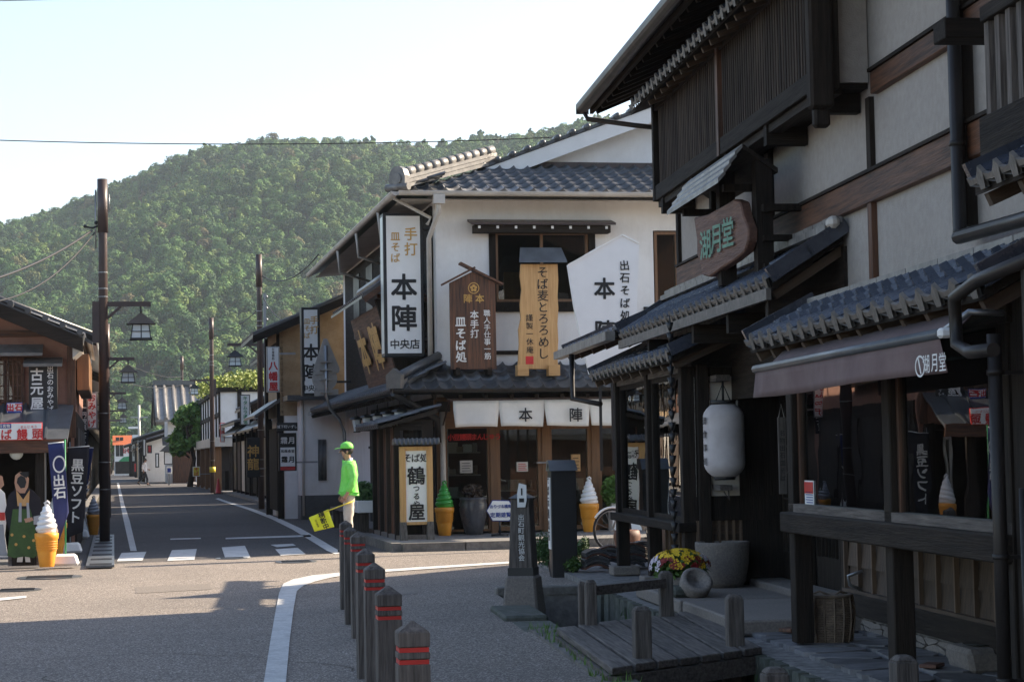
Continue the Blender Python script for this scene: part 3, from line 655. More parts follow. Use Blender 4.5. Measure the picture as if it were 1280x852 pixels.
# --- lattice doors of the entrance, set back
dx=4.80
def lattice(x,y0,y1,z0,z1,pitch,kick=.3):
    d=MB(); d.box(x,x+.05,y0,y0+.06,z0,z1); d.box(x,x+.05,y1-.06,y1,z0,z1); d.box(x,x+.05,y0+.06,y1-.06,z1-.07,z1); d.box(x,x+.05,y0+.06,y1-.06,z0,z0+kick); dr=d.build('lattice_door','black_wood_z',shop,bevel=.004)
    b=MB(); b.box(x+.012,x+.034,-.010,.010,z0+kick,z1-.07); me=b.mesh('lattice_bar','black_wood_z'); n=int((y1-y0-.12)/pitch)
    for i in range(1,n): inst('lattice_bar',me,dr,(0,y0+.06+i*(y1-y0-.12)/n,0))
    b=MB()
    for k in range(1,6): b.box(x+.008,x+.036,y0+.06,y1-.06,z0+kick+k*(z1-z0-kick)/6-.01,z0+kick+k*(z1-z0-kick)/6+.01)
    b.build('lattice_rail','black_wood_y',dr)
    b=MB(); b.box(x+.040,x+.044,y0+.05,y1-.05,z0+kick-.02,z1-.05); b.build('pane','dim_glass',dr)
ydo=byn-.05; yb=14.2
dn=(ydo-yb)/5
for k in range(5): lattice(dx+.06*(k%2),yb+k*dn-.02,yb+(k+1)*dn+.02,TZ+.12,2.05,.11)
b=MB(); b.box(dx-.05,dx+.2,yb-1,ydo,2.05,2.6); b.build('lintel','black_wood_y',shop)
# --- near show-window bay on posts
nx=3.60; p1=rx(989,650,nx)[0]; p2=rx(1110,652,nx)[0]; p3=rx(1243,668,nx)[0]; sz=rx(1110,652,nx)[1]; szb=rx(1110,682,nx)[1]
wt=2.12
b=MB(); b.box(nx-.06,nx+.14,p3-.25,p1+.10,szb,sz); b.build('window_sill','black_wood_y',shop,bevel=.01)
b=MB(); b.box(nx-.0,nx+.12,p3-.25,p1+.07,sz+.001,sz+.06); b.build('window_track','grey_wood_y',shop)
for k,y in enumerate((p1,p2,p3-.18)):
    b=MB(); b.box(nx+.0,nx+.13,y-.075,y+.075,TZ+(.12 if k==1 else .02),wt+.1); b.build('post','black_wood_z',shop,bevel=.007)
for k,(y0,y1) in enumerate(((p2+.09,p1-.09),(p3-.1,p2-.09))):
    b=MB(); b.box(nx+.06,nx+.066,y0,y1,sz+.05,wt); b.build('pane','window_glass',shop)
    b=MB()
    for a,c in ((y0-.01,y0+.035),(y1-.035,y1+.01)): b.box(nx+.045,nx+.085,a,c,sz+.06,wt)
    b.build('window_frame','brown_wood_z',shop)
b=MB(); b.box(nx+.12,4.9,p3-.3,p1,sz-.04,sz-.01); b.box(nx-.02,4.9,p3-.3,p1+.1,wt+.1,wt+.14); b.build('display_box','interior',shop)
b=MB(); b.box(4.62,4.68,p3-.3,p1,sz,wt+.1); b.box(nx+.12,4.6,p1+.0,p1+.04,sz,wt+.1); b.build('display_wall','frame_wood_z',shop)
b=MB(); b.box(nx-.01,nx+.12,p3-.3,p1+.1,wt,wt+.1); b.build('window_head','black_wood_y',shop)
# goods behind the glass
rnd=random.Random(11)
gm=[]
for k in range(4):
    b=MB(); w_=.10+.05*k; b.box(-w_/2,w_/2,-.1,.1,0,.10+.06*((k*7)%3)); gm.append(b.mesh('goods_box','goods'))
for k in range(26): inst('goods_box',gm[k%4],shop,(3.78+rnd.random()*.6,p3+rnd.random()*(p1-p3-.3),sz-.01),(0,0,rnd.uniform(-.5,.5)))
for k in range(18): inst('goods_box',gm[k%4],shop,(4.15+rnd.random()*.5,byn+.2+rnd.random()*(byf-byn-.5),ssz-.02),(0,0,rnd.uniform(-.5,.5)))
# small notice stuck inside the near window
b=MB(); ya,za=rx(1018,632,nx+.055); yb_,zb_=rx(1006,600,nx+.055); b.box(nx+.052,nx+.056,ya,yb_,za,zb_); nt_=b.build('window_notice','white_paint',shop)
b=MB(); b.box(nx+.047,nx+.051,ya+.01,yb_-.01,zb_-.09,zb_-.01); b.build('notice_header','red_enamel',nt_)
b=MB()
for k in range(5): b.box(nx+.047,nx+.051,ya+.02,yb_-.06+.02*(k%2),za+.02+k*.018,za+.026+k*.018)
b.build('notice_lines','blue_text',nt_)
# wall below the near bay: clapboards with battens over a base beam and a crazy-stone plinth
wx_=4.42; yL=rx(1060,700,wx_)[0]; yp=rx(1105,804,wx_)[0]
zc0=rx(1063,738,wx_)[1]; zc1=.98
slat_panel(shop,wx_+.02,p3-1.2,yL,zc0,zc1,18)
b=MB(); b.box(wx_-.06,wx_+.06,p3-1.5,yL+.1,zc0-.17,zc0); b.build('base_beam','black_wood_y',shop,bevel=.008)
b=MB(); b.box(wx_-.05,wx_+.0,p3-1.2,yL+.02,zc0,zc0+.025); b.build('base_trim','panel_wood_y',shop)
b=MB(); b.box(wx_+.0,wx_+.3,p3-1.5,yL+.6,TZ-.02,zc0-.17); pl=b.build('plinth','mortar',shop)
for cx,cy,P in crazy(30,2,yL+.6-p3+1.5,zc0-.19-TZ,.009,8,.36):
    b=MB(); b.prism([(0,x-cx,y-cy) for x,y in P],(-1,0,0),.03+random.uniform(-.008,.008))
    inst('plinth_stone',b.mesh('plinth_stone','granite'),pl,(wx_+.004,cx+p3-1.5,cy+TZ))
b=MB(); b.box(wx_-.03,4.8,yL+.02,yL+.10,TZ,2.1); b.build('post','black_wood_z',shop)
b=MB(); b.box(wx_+.04,4.9,p3-1.4,yL+.05,zc0-.1,1.0); b.build('wall_core','interior',shop)
# door pull handle on the slat wall
b=MB(); y,z=rx(1070,727,wx_-.06); b.tube([(wx_-.02,y,z-.06),(wx_-.11,y,z-.02),(wx_-.13,y-.03,z+.05),(wx_-.02,y-.06,z+.09)],.014,6); b.build('handle','steel',shop)
# --- roof over the near bay
ax=3.34; az_=rx(1100,392,ax)[1]; ay0=rx(1222,367,ax)[0]; ay1=rx(933,434,ax)[0]; atx=3.86
r4,S4=lean_roof('window_roof',ax,az_+.03,atx,az_+.30,ay0,ay1,18,3,(ay1-ay0)/18,rafters=12)
b=MB(); b.box(atx-.02,WX,ay0-.5,ay1+.05,az_+.24,az_+.28); b.build('flashing','pale_tile',r4)
b=MB()
for i in range(9): y=ay0-.5+i*(ay1-ay0+.6)/9; b.box(atx-.06,atx+.08,y,y+(ay1-ay0+.6)/9-.012,az_+.29,az_+.345)
b.build('ridge_tiles','pale_tile',r4)['kind']='stuff'
# small snow-guard knobs on the tiles
b=MB(); b.prism([(0,-.035,0),(0,.035,0),(0,0,.05)],(1,0,0),.05); me=b.mesh('snow_guard','blue_tile')
for j in range(2):
    for i in range(16): 
        P=Vector((ax,ay0+.25+i*(ay1-ay0)/18,az_+.06))+S4*(.14+.18*j); inst('snow_guard',me,r4,P,(0,-.45,0))
# --- downpipes
def pipe(name,pts,r,m,par,n=10):
    b=MB(); b.tube(pts,r,n); return b.build(name,m,par)
ya,za=rx(1193,150,WX-.1); ya2,zel=rx(1204,297,WX-.1); ye,ze=rx(1290,268,WX-.1)
dp=pipe('downpipe',[(WX-.12,ya2,zT),(WX-.12,ya2,zel+.06),(WX-.14,ya2-.05,zel)],.045,'dark_pipe',shop)
pipe('downpipe',[(WX-.14,ya2-.02,zel),(WX-.14,ye,zel-.02),(WX-.14,ye-2,zel-.05)],.045,'dark_pipe',shop)
b=MB()
for z in (3.4,4.1,4.8): b.lathe([(.052,0),(.052,.03)],(WX-.12,ya2,z),10)
b.build('pipe_clip','dark_pipe',shop)
q=[rx(p[0],p[1],3.20) for p in ((1290,322),(1222,350),(1193,372),(1196,430),(1212,440),(1242,437))]
pipe('gutter_pipe',[(3.20,a,c) for a,c in q],.033,'dark_pipe',shop)
yd=rx(1248,600,3.45)[0]
pipe('downpipe',[(3.45,yd,2.05),(3.45,yd,.1)],.036,'dark_pipe',shop)
pipe('downpipe',[(3.45,yd-.32,1.3),(3.45,yd-.32,.05)],.018,'dark_pipe',shop)
b=MB()
for z in (.35,.95,1.85): b.lathe([(.043,0),(.043,.025)],(3.45,yd,z),10); b.box(3.45,3.62,yd-.01,yd+.01,z,z+.02)
b.build('pipe_clip','dark_pipe',shop)
# unseen wing added behind the window bay, roof shaped to shade the crossing
b=MB(); b.prism([(3.3,24.0,.0),(3.3,28.9,.0),(3.3,28.9,2.0),(3.3,25.6,4.2),(3.3,24.0,3.3)],(1,0,0),6); 
rw=RF.l(Vector((2.75,28.4,0))); rw2=RF.l(Vector((2.75,25.0,0)))
b=MB(); b.prism([(rw.x+.15,rw.y,0),(rw.x+.15,rw.y,1.95),(rw2.x+.15,rw2.y,4.4),(rw2.x+.15,rw2.y-1.7,3.4),(rw2.x+.15,rw2.y-1.7,0)],(1,0,0),5.5); b.build('shadow_wing','brown_wood_z',shop)
b=MB(); b.prism([(rw.x,rw.y+.3,1.80),(rw2.x,rw2.y,4.50),(rw2.x,rw2.y,4.62),(rw.x,rw.y+.3,1.92)],(1,0,0),5.8); b.build('shadow_roof','tile',shop)
# dark return wall of the shop at the right edge
b=MB(); b.box(3.62,3.72,yN-1,p3-.26,TZ,2.5); b.build('side_panel','black_wood_z',shop)
b=MB(); b.box(3.55,3.63,p3-.75,p3-.62,TZ,2.4); b.build('post','grey_wood_z',shop)
b=MB(); b.box(3.45,4.3,yN-1,p3-1.0,2.25,2.30); b.build('porch_roof','grey_wood_y',shop)
# --- balcony at the top right
qx=4.02; q1=rx(1207,90,qx)[0]; zr1=rx(1207,38,qx)[1]; zb0=rx(1232,200,qx)[1]; zb1_=rx(1232,148,qx)[1]
b=MB(); b.box(qx-.04,qx+.04,yN-2,rx(1232,150,qx)[0],zb0,zb1_); b.build('balcony_board','black_wood_y',shop,bevel=.006)
b=MB(); b.box(qx-.05,qx+.05,yN-2,rx(1235,30,qx)[0],zr1-.04,zr1+.05); b.build('balcony_rail','black_wood_y',shop,bevel=.006)
b=MB(); b.box(qx-.15,WX,rx(1204,50,qx)[0]-.12,rx(1204,50,qx)[0]+.1,zr1-.06,zr1+.06); b.build('rail_bracket','black_wood_x',shop,bevel=.006)
b=MB(); b.box(qx-.025,qx+.025,-.035,.035,zb1_,zr1-.03); me=b.mesh('baluster','grey_wood_z')
for i in range(9): inst('baluster',me,shop,(0,rx(1240,100,qx)[0]-i*.17,0))
b=MB(); b.box(qx,WX,yN-2,rx(1235,150,qx)[0],zb0-.02,zb0+.04); b.build('balcony_floor','black_wood_y',shop)
# small tiled roof piece at the right edge
sx=3.55; sy,szz=rx(1212,226,sx); 
r5,S5=lean_roof('small_roof',sx,szz-.0,sx+.45,szz+.2,sy-2.1,sy,9,2,.233,rafters=5)
b=MB(); b.box(sx+.42,WX,sy-2.1,sy-.1,szz-.06,szz+.14); b.build('eave_bracket','black_wood_y',r5)
# ================================================================== white corner restaurant (frame SF)
HY=34.9; XL=SF.ay(546,400,HY)[0]
def hp(px,py,y=HY): x,z=SF.ay(px,py,y); return x,z
rest=thing('corner_restaurant','white plastered two-storey corner restaurant with dark tiled roofs, beside the street','restaurant',SF,XL,HY,0)
XR=XL+9; YB=HY+14.5
zE=hp(600,240,HY-.75)[1]                       # upper eave
zM=hp(640,486,HY-.95)[1]                       # lower eave
zMt=hp(640,457,HY)[1]
b=MB()
# front wall with openings for the two upper windows
wx0,wz1=hp(612,287); wx1,wz0=hp(744,388)
vx0,vz1=hp(816,288); vx1,vz0=hp(850,385)
b.box(XL,wx0,HY,HY+.2,zMt-.3,zE+.1); b.box(wx1,vx0,HY,HY+.2,zMt-.3,zE+.1); b.box(vx1,XR,HY,HY+.2,zMt-.3,zE+.1)
b.box(wx0,wx1,HY,HY+.2,wz1,zE+.1); b.box(wx0,wx1,HY,HY+.2,zMt-.3,wz0); b.box(vx0,vx1,HY,HY+.2,vz1,zE+.1); b.box(vx0,vx1,HY,HY+.2,zMt-.3,vz0)
b.box(XL,XL+.2,HY+.2,YB,0,zE+.1); b.box(XR-.2,XR,HY+.2,YB,0,zE+.1); b.box(XL+.2,XR-.2,YB-.2,YB,0,zE+.1)
b.build('wall','white_plaster',rest)
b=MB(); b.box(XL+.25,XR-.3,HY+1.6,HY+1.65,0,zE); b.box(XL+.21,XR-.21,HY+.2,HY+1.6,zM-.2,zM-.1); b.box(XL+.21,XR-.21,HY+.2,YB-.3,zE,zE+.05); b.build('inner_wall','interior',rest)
# upper windows
def window(x0,x1,z0,z1,y,par,mull=1,fm='frame_wood_z',pane='window_glass',dep=.12,fw=.05):
    f=MB(); f.box(x0,x0+fw,y,y+dep,z0,z1); f.box(x1-fw,x1,y,y+dep,z0,z1); f.box(x0+fw,x1-fw,y,y+dep,z1-fw,z1); f.box(x0+fw,x1-fw,y,y+dep,z0,z0+fw)
    for k in range(mull):
        xm=x0+(k+1)*(x1-x0)/(mull+1); f.box(xm-fw*.45,xm+fw*.45,y+.01,y+dep-.01,z0+fw,z1-fw)
    w_=f.build('window',fm,par); g=MB(); g.box(x0+fw,x1-fw,y+dep*.5,y+dep*.5+.006,z0+fw,z1-fw); g.build('pane',pane,w_); return w_
window(wx0+.10,wx1-.10,wz0+.16,wz1-.03,HY+.03,rest)
window(vx0+.03,vx1,vz0+.02,vz1-.02,HY+.03,rest,0)
b=MB(); b.box(wx0-.02,wx0+.10,HY-.03,HY+.16,wz0,wz1); b.box(wx1-.10,wx1+.02,HY-.03,HY+.16,wz0,wz1); b.box(wx0+.1,wx1-.1,HY-.031,HY+.15,wz0,wz0+.16)
b.box(wx0-.12,wx1+.12,HY-.06,HY+.02,wz0-.02,wz0+.06); b.build('window_surround','black_wood_z',rest)
x0,z0=hp(588,280,HY-.3); x1,_=hp(769,280,HY-.3); zt=hp(600,271,HY-.3)[1]; 
b=MB(); b.prism([(x0,HY-.36,z0+.03),(x0,HY,z0+.12),(x0,HY,z0+.08),(x0,HY-.36,z0-.01)],(1,0,0),x1-x0); b.build('hood','pole_paint',rest)
b=MB(); b.box(x0+.08,x1-.08,HY-.28,HY-.02,z0-.14,z0-.005); b.build('hood_beam','black_wood_x',rest)
b=MB(); b.box(-.022,.022,-.02,.0,-.025,.025); me=b.mesh('hood_rafter_end','white_paint')
for k in range(8): inst('hood_rafter_end',me,rest,(x0+.16+k*(x1-x0-.32)/7,HY-.284,z0-.05))
b=MB(); zz=hp(700,440)[1]; b.box(wx0,XR,HY-.03,HY+.01,zz-.035,zz+.035); zz2=hp(700,388)[1]; b.box(wx1+.9,XR,HY-.04,HY+.0,zz2-.03,zz2+.06); b.build('trim_bar','black_wood_x',rest)
for px in (604,):
    pass
# upper roof: skirt in front, long slope to the left, gable above the skirt
s_=.37; ov=.75; ex=XL-ov; ey0=HY-ov; top=1.25+ov
def L_(x): return zE+(x-ex)*s_
b=MB(); b.prism([(ex,ey0+.02,zE-.02),(ex+top,ey0+top,zE+top*s_-.02),(ex+top,ey0+top,zE+top*s_-.10),(ex,ey0+.02,zE-.10)],(1,0,0),.001)
b=MB(); b.add([(ex,ey0,zE-.03),(XR,ey0,zE-.03),(XR,ey0+top,zE+top*s_-.03),(ex+top,ey0+top,zE+top*s_-.03)],[(0,1,2,3)])
b.add([(ex,ey0,zE-.03),(ex+top,ey0+top,zE+top*s_-.03),(ex+top,YB+.5,zE+top*s_-.03),(ex,YB+.5,zE-.03)],[(0,1,2,3)])
xr=XL+4.6
b.add([(ex+top,ey0+top-.05,L_(ex+top)-.03),(xr,ey0+top-.05,L_(xr)-.03),(xr,YB+.5,L_(xr)-.03),(ex+top,YB+.5,L_(ex+top)-.03)],[(0,1,2,3)])
b.add([(xr,ey0+top-.05,L_(xr)-.03),(XR+.7,ey0+top-.05,L_(2*xr-XR-.7)-.03),(XR+.7,YB+.5,L_(2*xr-XR-.7)-.03),(xr,YB+.5,L_(xr)-.03)],[(0,1,2,3)])
deck=b.build('roof','tile',rest)
gy_=ey0+top+.10
b=MB(); b.prism([(ex+top+.2,gy_,L_(ex+top)-.02),(xr,gy_,L_(xr)-.05),(XR,gy_,L_(2*xr-XR)-.05),(XR,gy_,L_(ex+top)-.02)],(0,1,0),.1); b.build('gable_wall','white_plaster',rest)
# bargeboards
for a,c in ((ex+top-.25,xr),(xr,XR+.6)):
    za=L_(a) if a<xr else L_(2*xr-a); zc=L_(c) if c<=xr else L_(2*xr-c)
    b=MB(); b.prism([(a,ey0+top-.28,za-.30),(c,ey0+top-.28,zc-.30),(c,ey0+top-.28,zc-.02),(a,ey0+top-.28,za-.02)],(0,1,0),.05); b.build('bargeboard','white_paint',deck)
    b=MB(); b.prism([(a,ey0+top-.23,za-.04),(c,ey0+top-.23,zc-.04),(c,ey0+top+.1,zc-.04),(a,ey0+top+.1,za-.04)],(0,0,1),.03); b.build('gable_soffit','white_paint',deck)
b=MB(); b.box(XL+2,XR,gy_-.12,gy_-.02,zE+top*s_,zE+top*s_+.10); b.build('flashing','pole_paint',deck)
# round verge tiles along the gable edge
b=MB(); b.tube([(0,-.14,0),(0,.16,0)],.06,8); b.ball((0,-.14,0),.062,8); me=b.mesh('verge_tile','tile')
n=19
for k in range(n):
    x=ex+top-.2+k*.285; 
    if x>xr: break
    inst('verge_tile',me,deck,(x,ey0+top-.20,L_(x)+.06))
b=MB(); b.prism([(ex+top-.3,ey0+top-.3,L_(ex+top-.3)),(xr,ey0+top-.3,L_(xr)),(xr,ey0+top-.3,L_(xr)+.06),(ex+top-.3,ey0+top-.3,L_(ex+top-.3)+.06)],(0,1,0),.35); b.build('verge_course','tile',deck)
# skirt tiles, each its own
tw=.262; tl=math.hypot(top,top*s_)/7
E_=Vector((1,0,0)); S_=Vector((0,1,s_)).normalized(); Nn=E_.cross(S_); rot=Matrix((E_,S_,Nn)).transposed()
tm=tile_mesh(tw,tl*1.15,'tile',roll=.05,th=.022); em=eave_tile_mesh(tw,tl*1.15,'tile','tile',hang=.03,roll=.05)
cap=MB(); cap.lathe([(.0,-.02),(.045,-.015),(.045,.02)],(0,0,0),8); cm=cap.mesh('eave_cap','tile')
for j in range(7):
    for i in range(24):
        xx=ex+.06+i*tw; P=Vector((xx,ey0,zE+.02))+S_*(j*tl)
        if xx < ex+ (P.y-ey0)+.02: continue
        inst('eave_tile' if j==0 else 'tile', em if j==0 else tm, deck, P, rot)
# hip ridge: stacked courses with pale round tiles and an end ornament
d=Vector((1,1,s_)).normalized(); H0=Vector((ex+.05,ey0+.05,zE+.05)); Lh=math.hypot(math.hypot(top,top),top*s_)
b=MB()
for k,(w_,h) in enumerate(((.30,.06),(.26,.06),(.22,.06))): b.bar(H0+Vector((0,0,.05+k*.07)),H0+d*Lh+Vector((0,0,.05+k*.07)),w_,h)
b.build('hip_course','pale_tile',deck)
b=MB(); b.tube([(0,0,0),(0,.27,0)],[.095,.085],10); me=b.mesh('ridge_tile','pale_tile')
rz=Matrix.Rotation(-math.pi/4,3,'Z')@Matrix.Rotation(math.atan(s_/math.sqrt(2)),3,'X')
for k in range(11): inst('ridge_tile',me,deck,H0+d*(.1+k*.255)+Vector((0,0,.27)),rz)
b=MB()
q=Matrix.Rotation(-math.pi/4,3,'Z')
def orn(pts,t): return [Vector(H0)+q@Vector(p) for p in pts]
pts=[(-.17,-.12,-.02),(.17,-.12,-.02),(.17,-.12,.22),(.13,-.12,.33),(.05,-.12,.38),(-.05,-.12,.38),(-.13,-.12,.33),(-.17,-.12,.22)]
b.prism(orn(pts,0),q@Vector((0,1,0)),.14); b.tube(orn([(-.24,-.1,.02),(.24,-.1,.02)],0),.07,8); b.tube(orn([(0,-.15,.16),(0,-.11,.16)],0),.10,10); b.build('ridge_ornament','pale_tile',deck)
# left slope tiles (seen edge-on): joined
tiled(rest,(ex-.03,HY-ov+.1,zE+.02),(0,1,0),(1,0,s_),int((YB-HY+1)/.27),3,.27,.3,'tile','tile',joined='roof_tiles')
# soffit, gutters
b=MB(); b.add([(ex+.05,ey0+.05,zE-.12),(XR,ey0+.05,zE-.12),(XR,HY,zE-.05),(XL,HY,zE-.05)],[(0,1,2,3)]); b.add([(ex+.05,ey0+.05,zE-.12),(XL,HY,zE-.05),(XL,YB,zE-.05),(ex+.05,YB,zE-.12)],[(0,1,2,3)]); b.build('soffit','cream_pipe',rest)
def gutter(par,p,q_,m,r=.06,out=(0,-1,0)):
    p=Vector(p); q_=Vector(q_); o=Vector(out); b=MB(); k=7
    pr=[o*r*math.cos(math.pi*i/k)+Vector((0,0,-r*math.sin(math.pi*i/k))) for i in range(k+1)]
    v=[p+x for x in pr]+[q_+x for x in pr]; b.sh(True).add(v,[(i,i+1,k+2+i,k+1+i) for i in range(k)]); b.sh(False)
    b.add([p+x for x in pr],[tuple(range(k+1))]); b.add([q_+x for x in pr],[tuple(range(k+1))]); b.bar(p+o*r,q_+o*r,.012,.018); return b.build('gutter',m,par)
gutter(rest,(ex-.02,ey0-.07,zE-.01),(XR,ey0-.07,zE-.01),'cream_pipe',.07)
gutter(rest,(ex-.07,ey0-.05,zE-.01),(ex-.07,YB+.3,zE-.01),'cream_pipe',.07,(-1,0,0))
b=MB(); b.lathe([(.074,0),(.074,.02)],(0,0,0),8); 
dx_,dz_=hp(544,255,ey0); 
pipe('downpipe',[(dx_+.05,ey0-.07,zE-.08),(dx_+.05,ey0-.05,zE-.35),(dx_-.02,HY-.10,zE-.75),(dx_-.02,HY-.08,zM+.25)],.045,'cream_pipe',rest)
b=MB(); b.box(dx_-.05,dx_+.15,ey0-.15,ey0,zE-.22,zE-.06); b.build('pipe_hopper','cream_pipe',rest)
pipe('drain_pipe',[(ex-.05,ey0+.3,zE-.08),(XL-.1,HY-.1,zE-.38),(dx_-.05,HY-.12,zE-.5)],.03,'cream_pipe',rest)
pipe('downpipe',[(XL+.05,HY-.10,zM-.25),(XL+.06,HY-.10,.13)],.05,'cream_pipe',rest)
b=MB(); b.box(XL-.05,XL+.18,HY-.2,HY-.02,zM-.36,zM-.18); b.build('pipe_hopper','dark_pipe',rest)
for k in range(3):
    y=HY+1.6+k*3.4; pipe('drain_pipe',[(ex-.06,y,zE-.08),(ex-.02,y,zE-.55),(XL-.03,y+.25,zE-.75)],.03,'cream_pipe',rest)
# lower eave roof: front and left, with hip corner
lo=.95; lx0=XL-lo; ls=(zMt-zM)/lo
b=MB(); b.add([(lx0,HY-lo,zM-.03),(XR,HY-lo,zM-.03),(XR,HY,zMt-.03),(XL,HY,zMt-.03)],[(0,1,2,3)]); b.add([(lx0,HY-lo,zM-.03),(XL,HY,zMt-.03),(XL,YB,zMt-.03),(lx0,YB,zM-.03)],[(0,1,2,3)])
b.add([(lx0,HY-lo,zM-.08),(XR,HY-lo,zM-.08),(XR,HY,zMt-.12),(XL,HY,zMt-.12)],[(0,1,2,3)]); b.add([(lx0,HY-lo,zM-.08),(XL,HY,zMt-.12),(XL,YB,zMt-.12),(lx0,YB,zM-.08)],[(0,1,2,3)]); low=b.build('lower_roof','tile',rest)
S2_=Vector((0,1,ls)).normalized(); Nn=E_.cross(S2_); rot=Matrix((E_,S2_,Nn)).transposed(); tl=math.hypot(lo,zMt-zM)/3
tm=tile_mesh(tw,tl*1.15,'tile',roll=.055,th=.024); em=eave_tile_mesh(tw,tl*1.15,'tile','tile',hang=.02,roll=.055)
for j in range(3):
    for i in range(20):
        xx=lx0+.06+i*tw; P=Vector((xx,HY-lo,zM+.02))+S2_*(j*tl)
        if xx<lx0+(P.y-HY+lo)+.02: continue
        inst('eave_tile' if j==0 else 'tile', em if j==0 else tm, low, P, rot)
tiled(low,(lx0,HY-lo+.15,zM+.02),(0,1,0),(1,0,ls),int((YB-HY)/.27),3,.27,tl,'tile','tile',joined='roof_tiles')
d=Vector((lo,lo,zMt-zM)).normalized(); H0=Vector((lx0+.1,HY-lo+.1,zM+.08))
b=MB(); b.bar(H0+Vector((0,0,.02)),H0+d*1.3+Vector((0,0,.02)),.2,.12); b.tube([H0+Vector((0,0,.15)),H0+d*1.3+Vector((0,0,.15))],.08,8); b.prism([Vector(H0)+q@Vector(p) for p in [(-.15,-.1,-.05),(.15,-.1,-.05),(.16,-.1,.18),(0,-.1,.30),(-.16,-.1,.18)]],q@Vector((0,1,0)),.1); b.build('hip_ridge','tile',low)
gutter(rest,(lx0,HY-lo-.06,zM-.0),(XR,HY-lo-.06,zM-.0),'dark_pipe',.055)
pipe('drain_pipe',[(lx0+.02,HY-lo,zM-.05),(XL-.55,HY-.7,zM-.25),(XL-.1,HY-.5,zM-.5),(XL-.1,HY-.5,zM-.9)],.06,'dark_pipe',rest)
b=MB(); b.box(-.03,.03,0,lo-.05,-.08,0); me=b.mesh('rafter','black_wood_y')
for i in range(18): inst('rafter',me,rest,(lx0+.3+i*.45,HY-lo+.04,zM-.09),(math.atan(ls),0,0))
b=MB(); b.box(0,lo-.05,-.03,.03,-.08,0); me=b.mesh('rafter','black_wood_x')
for i in range(44): inst('rafter',me,rest,(lx0+.04,HY-lo+.5+i*.33,zM-.09),(0,-math.atan(ls),0))
# ground floor shop front
x0,zt=hp(553,533); zb=.13
cols=[553,617,682,744,806,868]; X=[hp(c,600)[0] for c in cols]
b=MB(); b.box(X[0]-.12,XR,HY-.03,HY+.12,zt,zM-.1); b.build('lintel','frame_wood_x',rest)
for k,x in enumerate(X):
    b=MB(); w_=.055 if k else .09; b.box(x-w_,x+w_,HY-.02,HY+.12,zb,zt); b.build('post','frame_wood_z',rest)
for k in range(5):
    a,c=X[k]+.056,X[k+1]-.056
    wn=window(a,c,zb+.04,zt-.0,HY+.01,rest,0,'frame_wood_z',fw=.07 if k else .04)
    if k in (0,): pass
b=MB(); b.box(X[0],XR,HY+.5,HY+1.5,zb-.01,zb+.02); b.box(X[0]-.1,XR,HY+.2,HY+1.58,.0,zb); b.build('shop_floor','granite',rest)
# shelves with goods behind the glass
sh=MB()
for z in (.75,1.15,1.55): sh.box(X[0]+.05,X[0]+.75,HY+.35,HY+.7,z,z+.02)
sh.box(X[2]-.8,X[2]-.1,HY+.5,HY+.95,.85,.88); sh.box(X[2]+.1,X[3]-.1,HY+.5,HY+.95,.85,.88); sh.build('shelf','cream_pipe',rest)
rnd=random.Random(4); gm=[]
for k in range(5):
    b=MB(); 
    if k<3: b.box(-.06-.02*k,.06+.02*k,-.05,.05,0,.10+.04*k)
    else: b.lathe([(.04,0),(.05,.1),(.04,.16)],(0,0,0),8)
    gm.append(b.mesh('goods_box',['goods','white_paint','paper','goods','cream_pipe'][k]))
for z in (.77,1.17,1.57):
    for k in range(5): inst('goods_box',gm[rnd.randrange(5)],rest,(X[0]+.12+k*.14,HY+.5,z))
for x0_,x1_ in ((X[2]-.75,X[2]-.15),(X[2]+.15,X[3]-.15)):
    for k in range(7): inst('goods_box',gm[rnd.randrange(5)],rest,(x0_+k*(x1_-x0_)/6,HY+.6+.2*rnd.random(),.88),(0,0,rnd.random()))
for px,py,w_,h,m in ((653,583,.20,.17,'paper'),(583,583,.22,.22,'cream_pipe'),(720,578,.16,.30,'honey_wood_z'),(500,0,0,0,0)):
    if not w_: continue
    x,z=hp(px,py); b=MB(); b.box(x-w_/2,x+w_/2,HY-.0,HY+.055,z-h/2,z+h/2); nn=b.build('notice',m,rest)
    b=MB()
    for k in range(4): b.box(x-w_*.38,x+w_*(.38-.1*(k%2)),HY-.006,HY-.001,z-h*.35+k*h*.2,z-h*.35+k*h*.2+.012)
    b.build('notice_lines','red_text' if px==653 else 'ink',nn)
x,z=hp(670,578); b=MB(); b.bar((x,HY-.06,z),(x+.34,HY-.06,z),.02,.03); b.build('door_rail','steel',rest)
xr0,zr0=hp(586,546); text('小豆饅頭まんじゅう','red_text',rest,(xr0+.09,HY-.05,zr0),.115,vertical=False,step=.92,bold=.03,name='red_lettering')
# left facade (toward the street): dark boards, lattice, white far part
b=MB(); b.box(XL-.04,XL-.001,HY+.3,HY+13.8,zMt+.05,zE-.12); b.build('board_wall','black_wood_y',rest)
b=MB(); b.box(XL-.05,XL-.001,HY+.05,HY+9,.1,zM-.1); b.build('board_wall','black_wood_z',rest)
b=MB(); b.box(-.02,.02,-.02,.02,.3,zM-.5); me=b.mesh('slat','grey_wood_z')
for i in range(46): inst('slat',me,rest,(XL-.09,HY+1.6+i*.16,0))
b=MB()
for z in (.9,1.7,2.1,2.3): b.box(XL-.12,XL-.10,HY+1.5,HY+9,z,z+.05)
b.build('slat_rail','black_wood_y',rest)
for k in range(5):
    y=HY+1.2+k*2.4; b=MB(); b.box(XL-.06,XL-.002,y,y+1.1,zMt+1.2,zE-.35); w_=b.build('window','black_paint',rest)
ya,za=SF.ax(399,548,XL-.02); yb__,zb__=SF.ax(408,595,XL-.02)
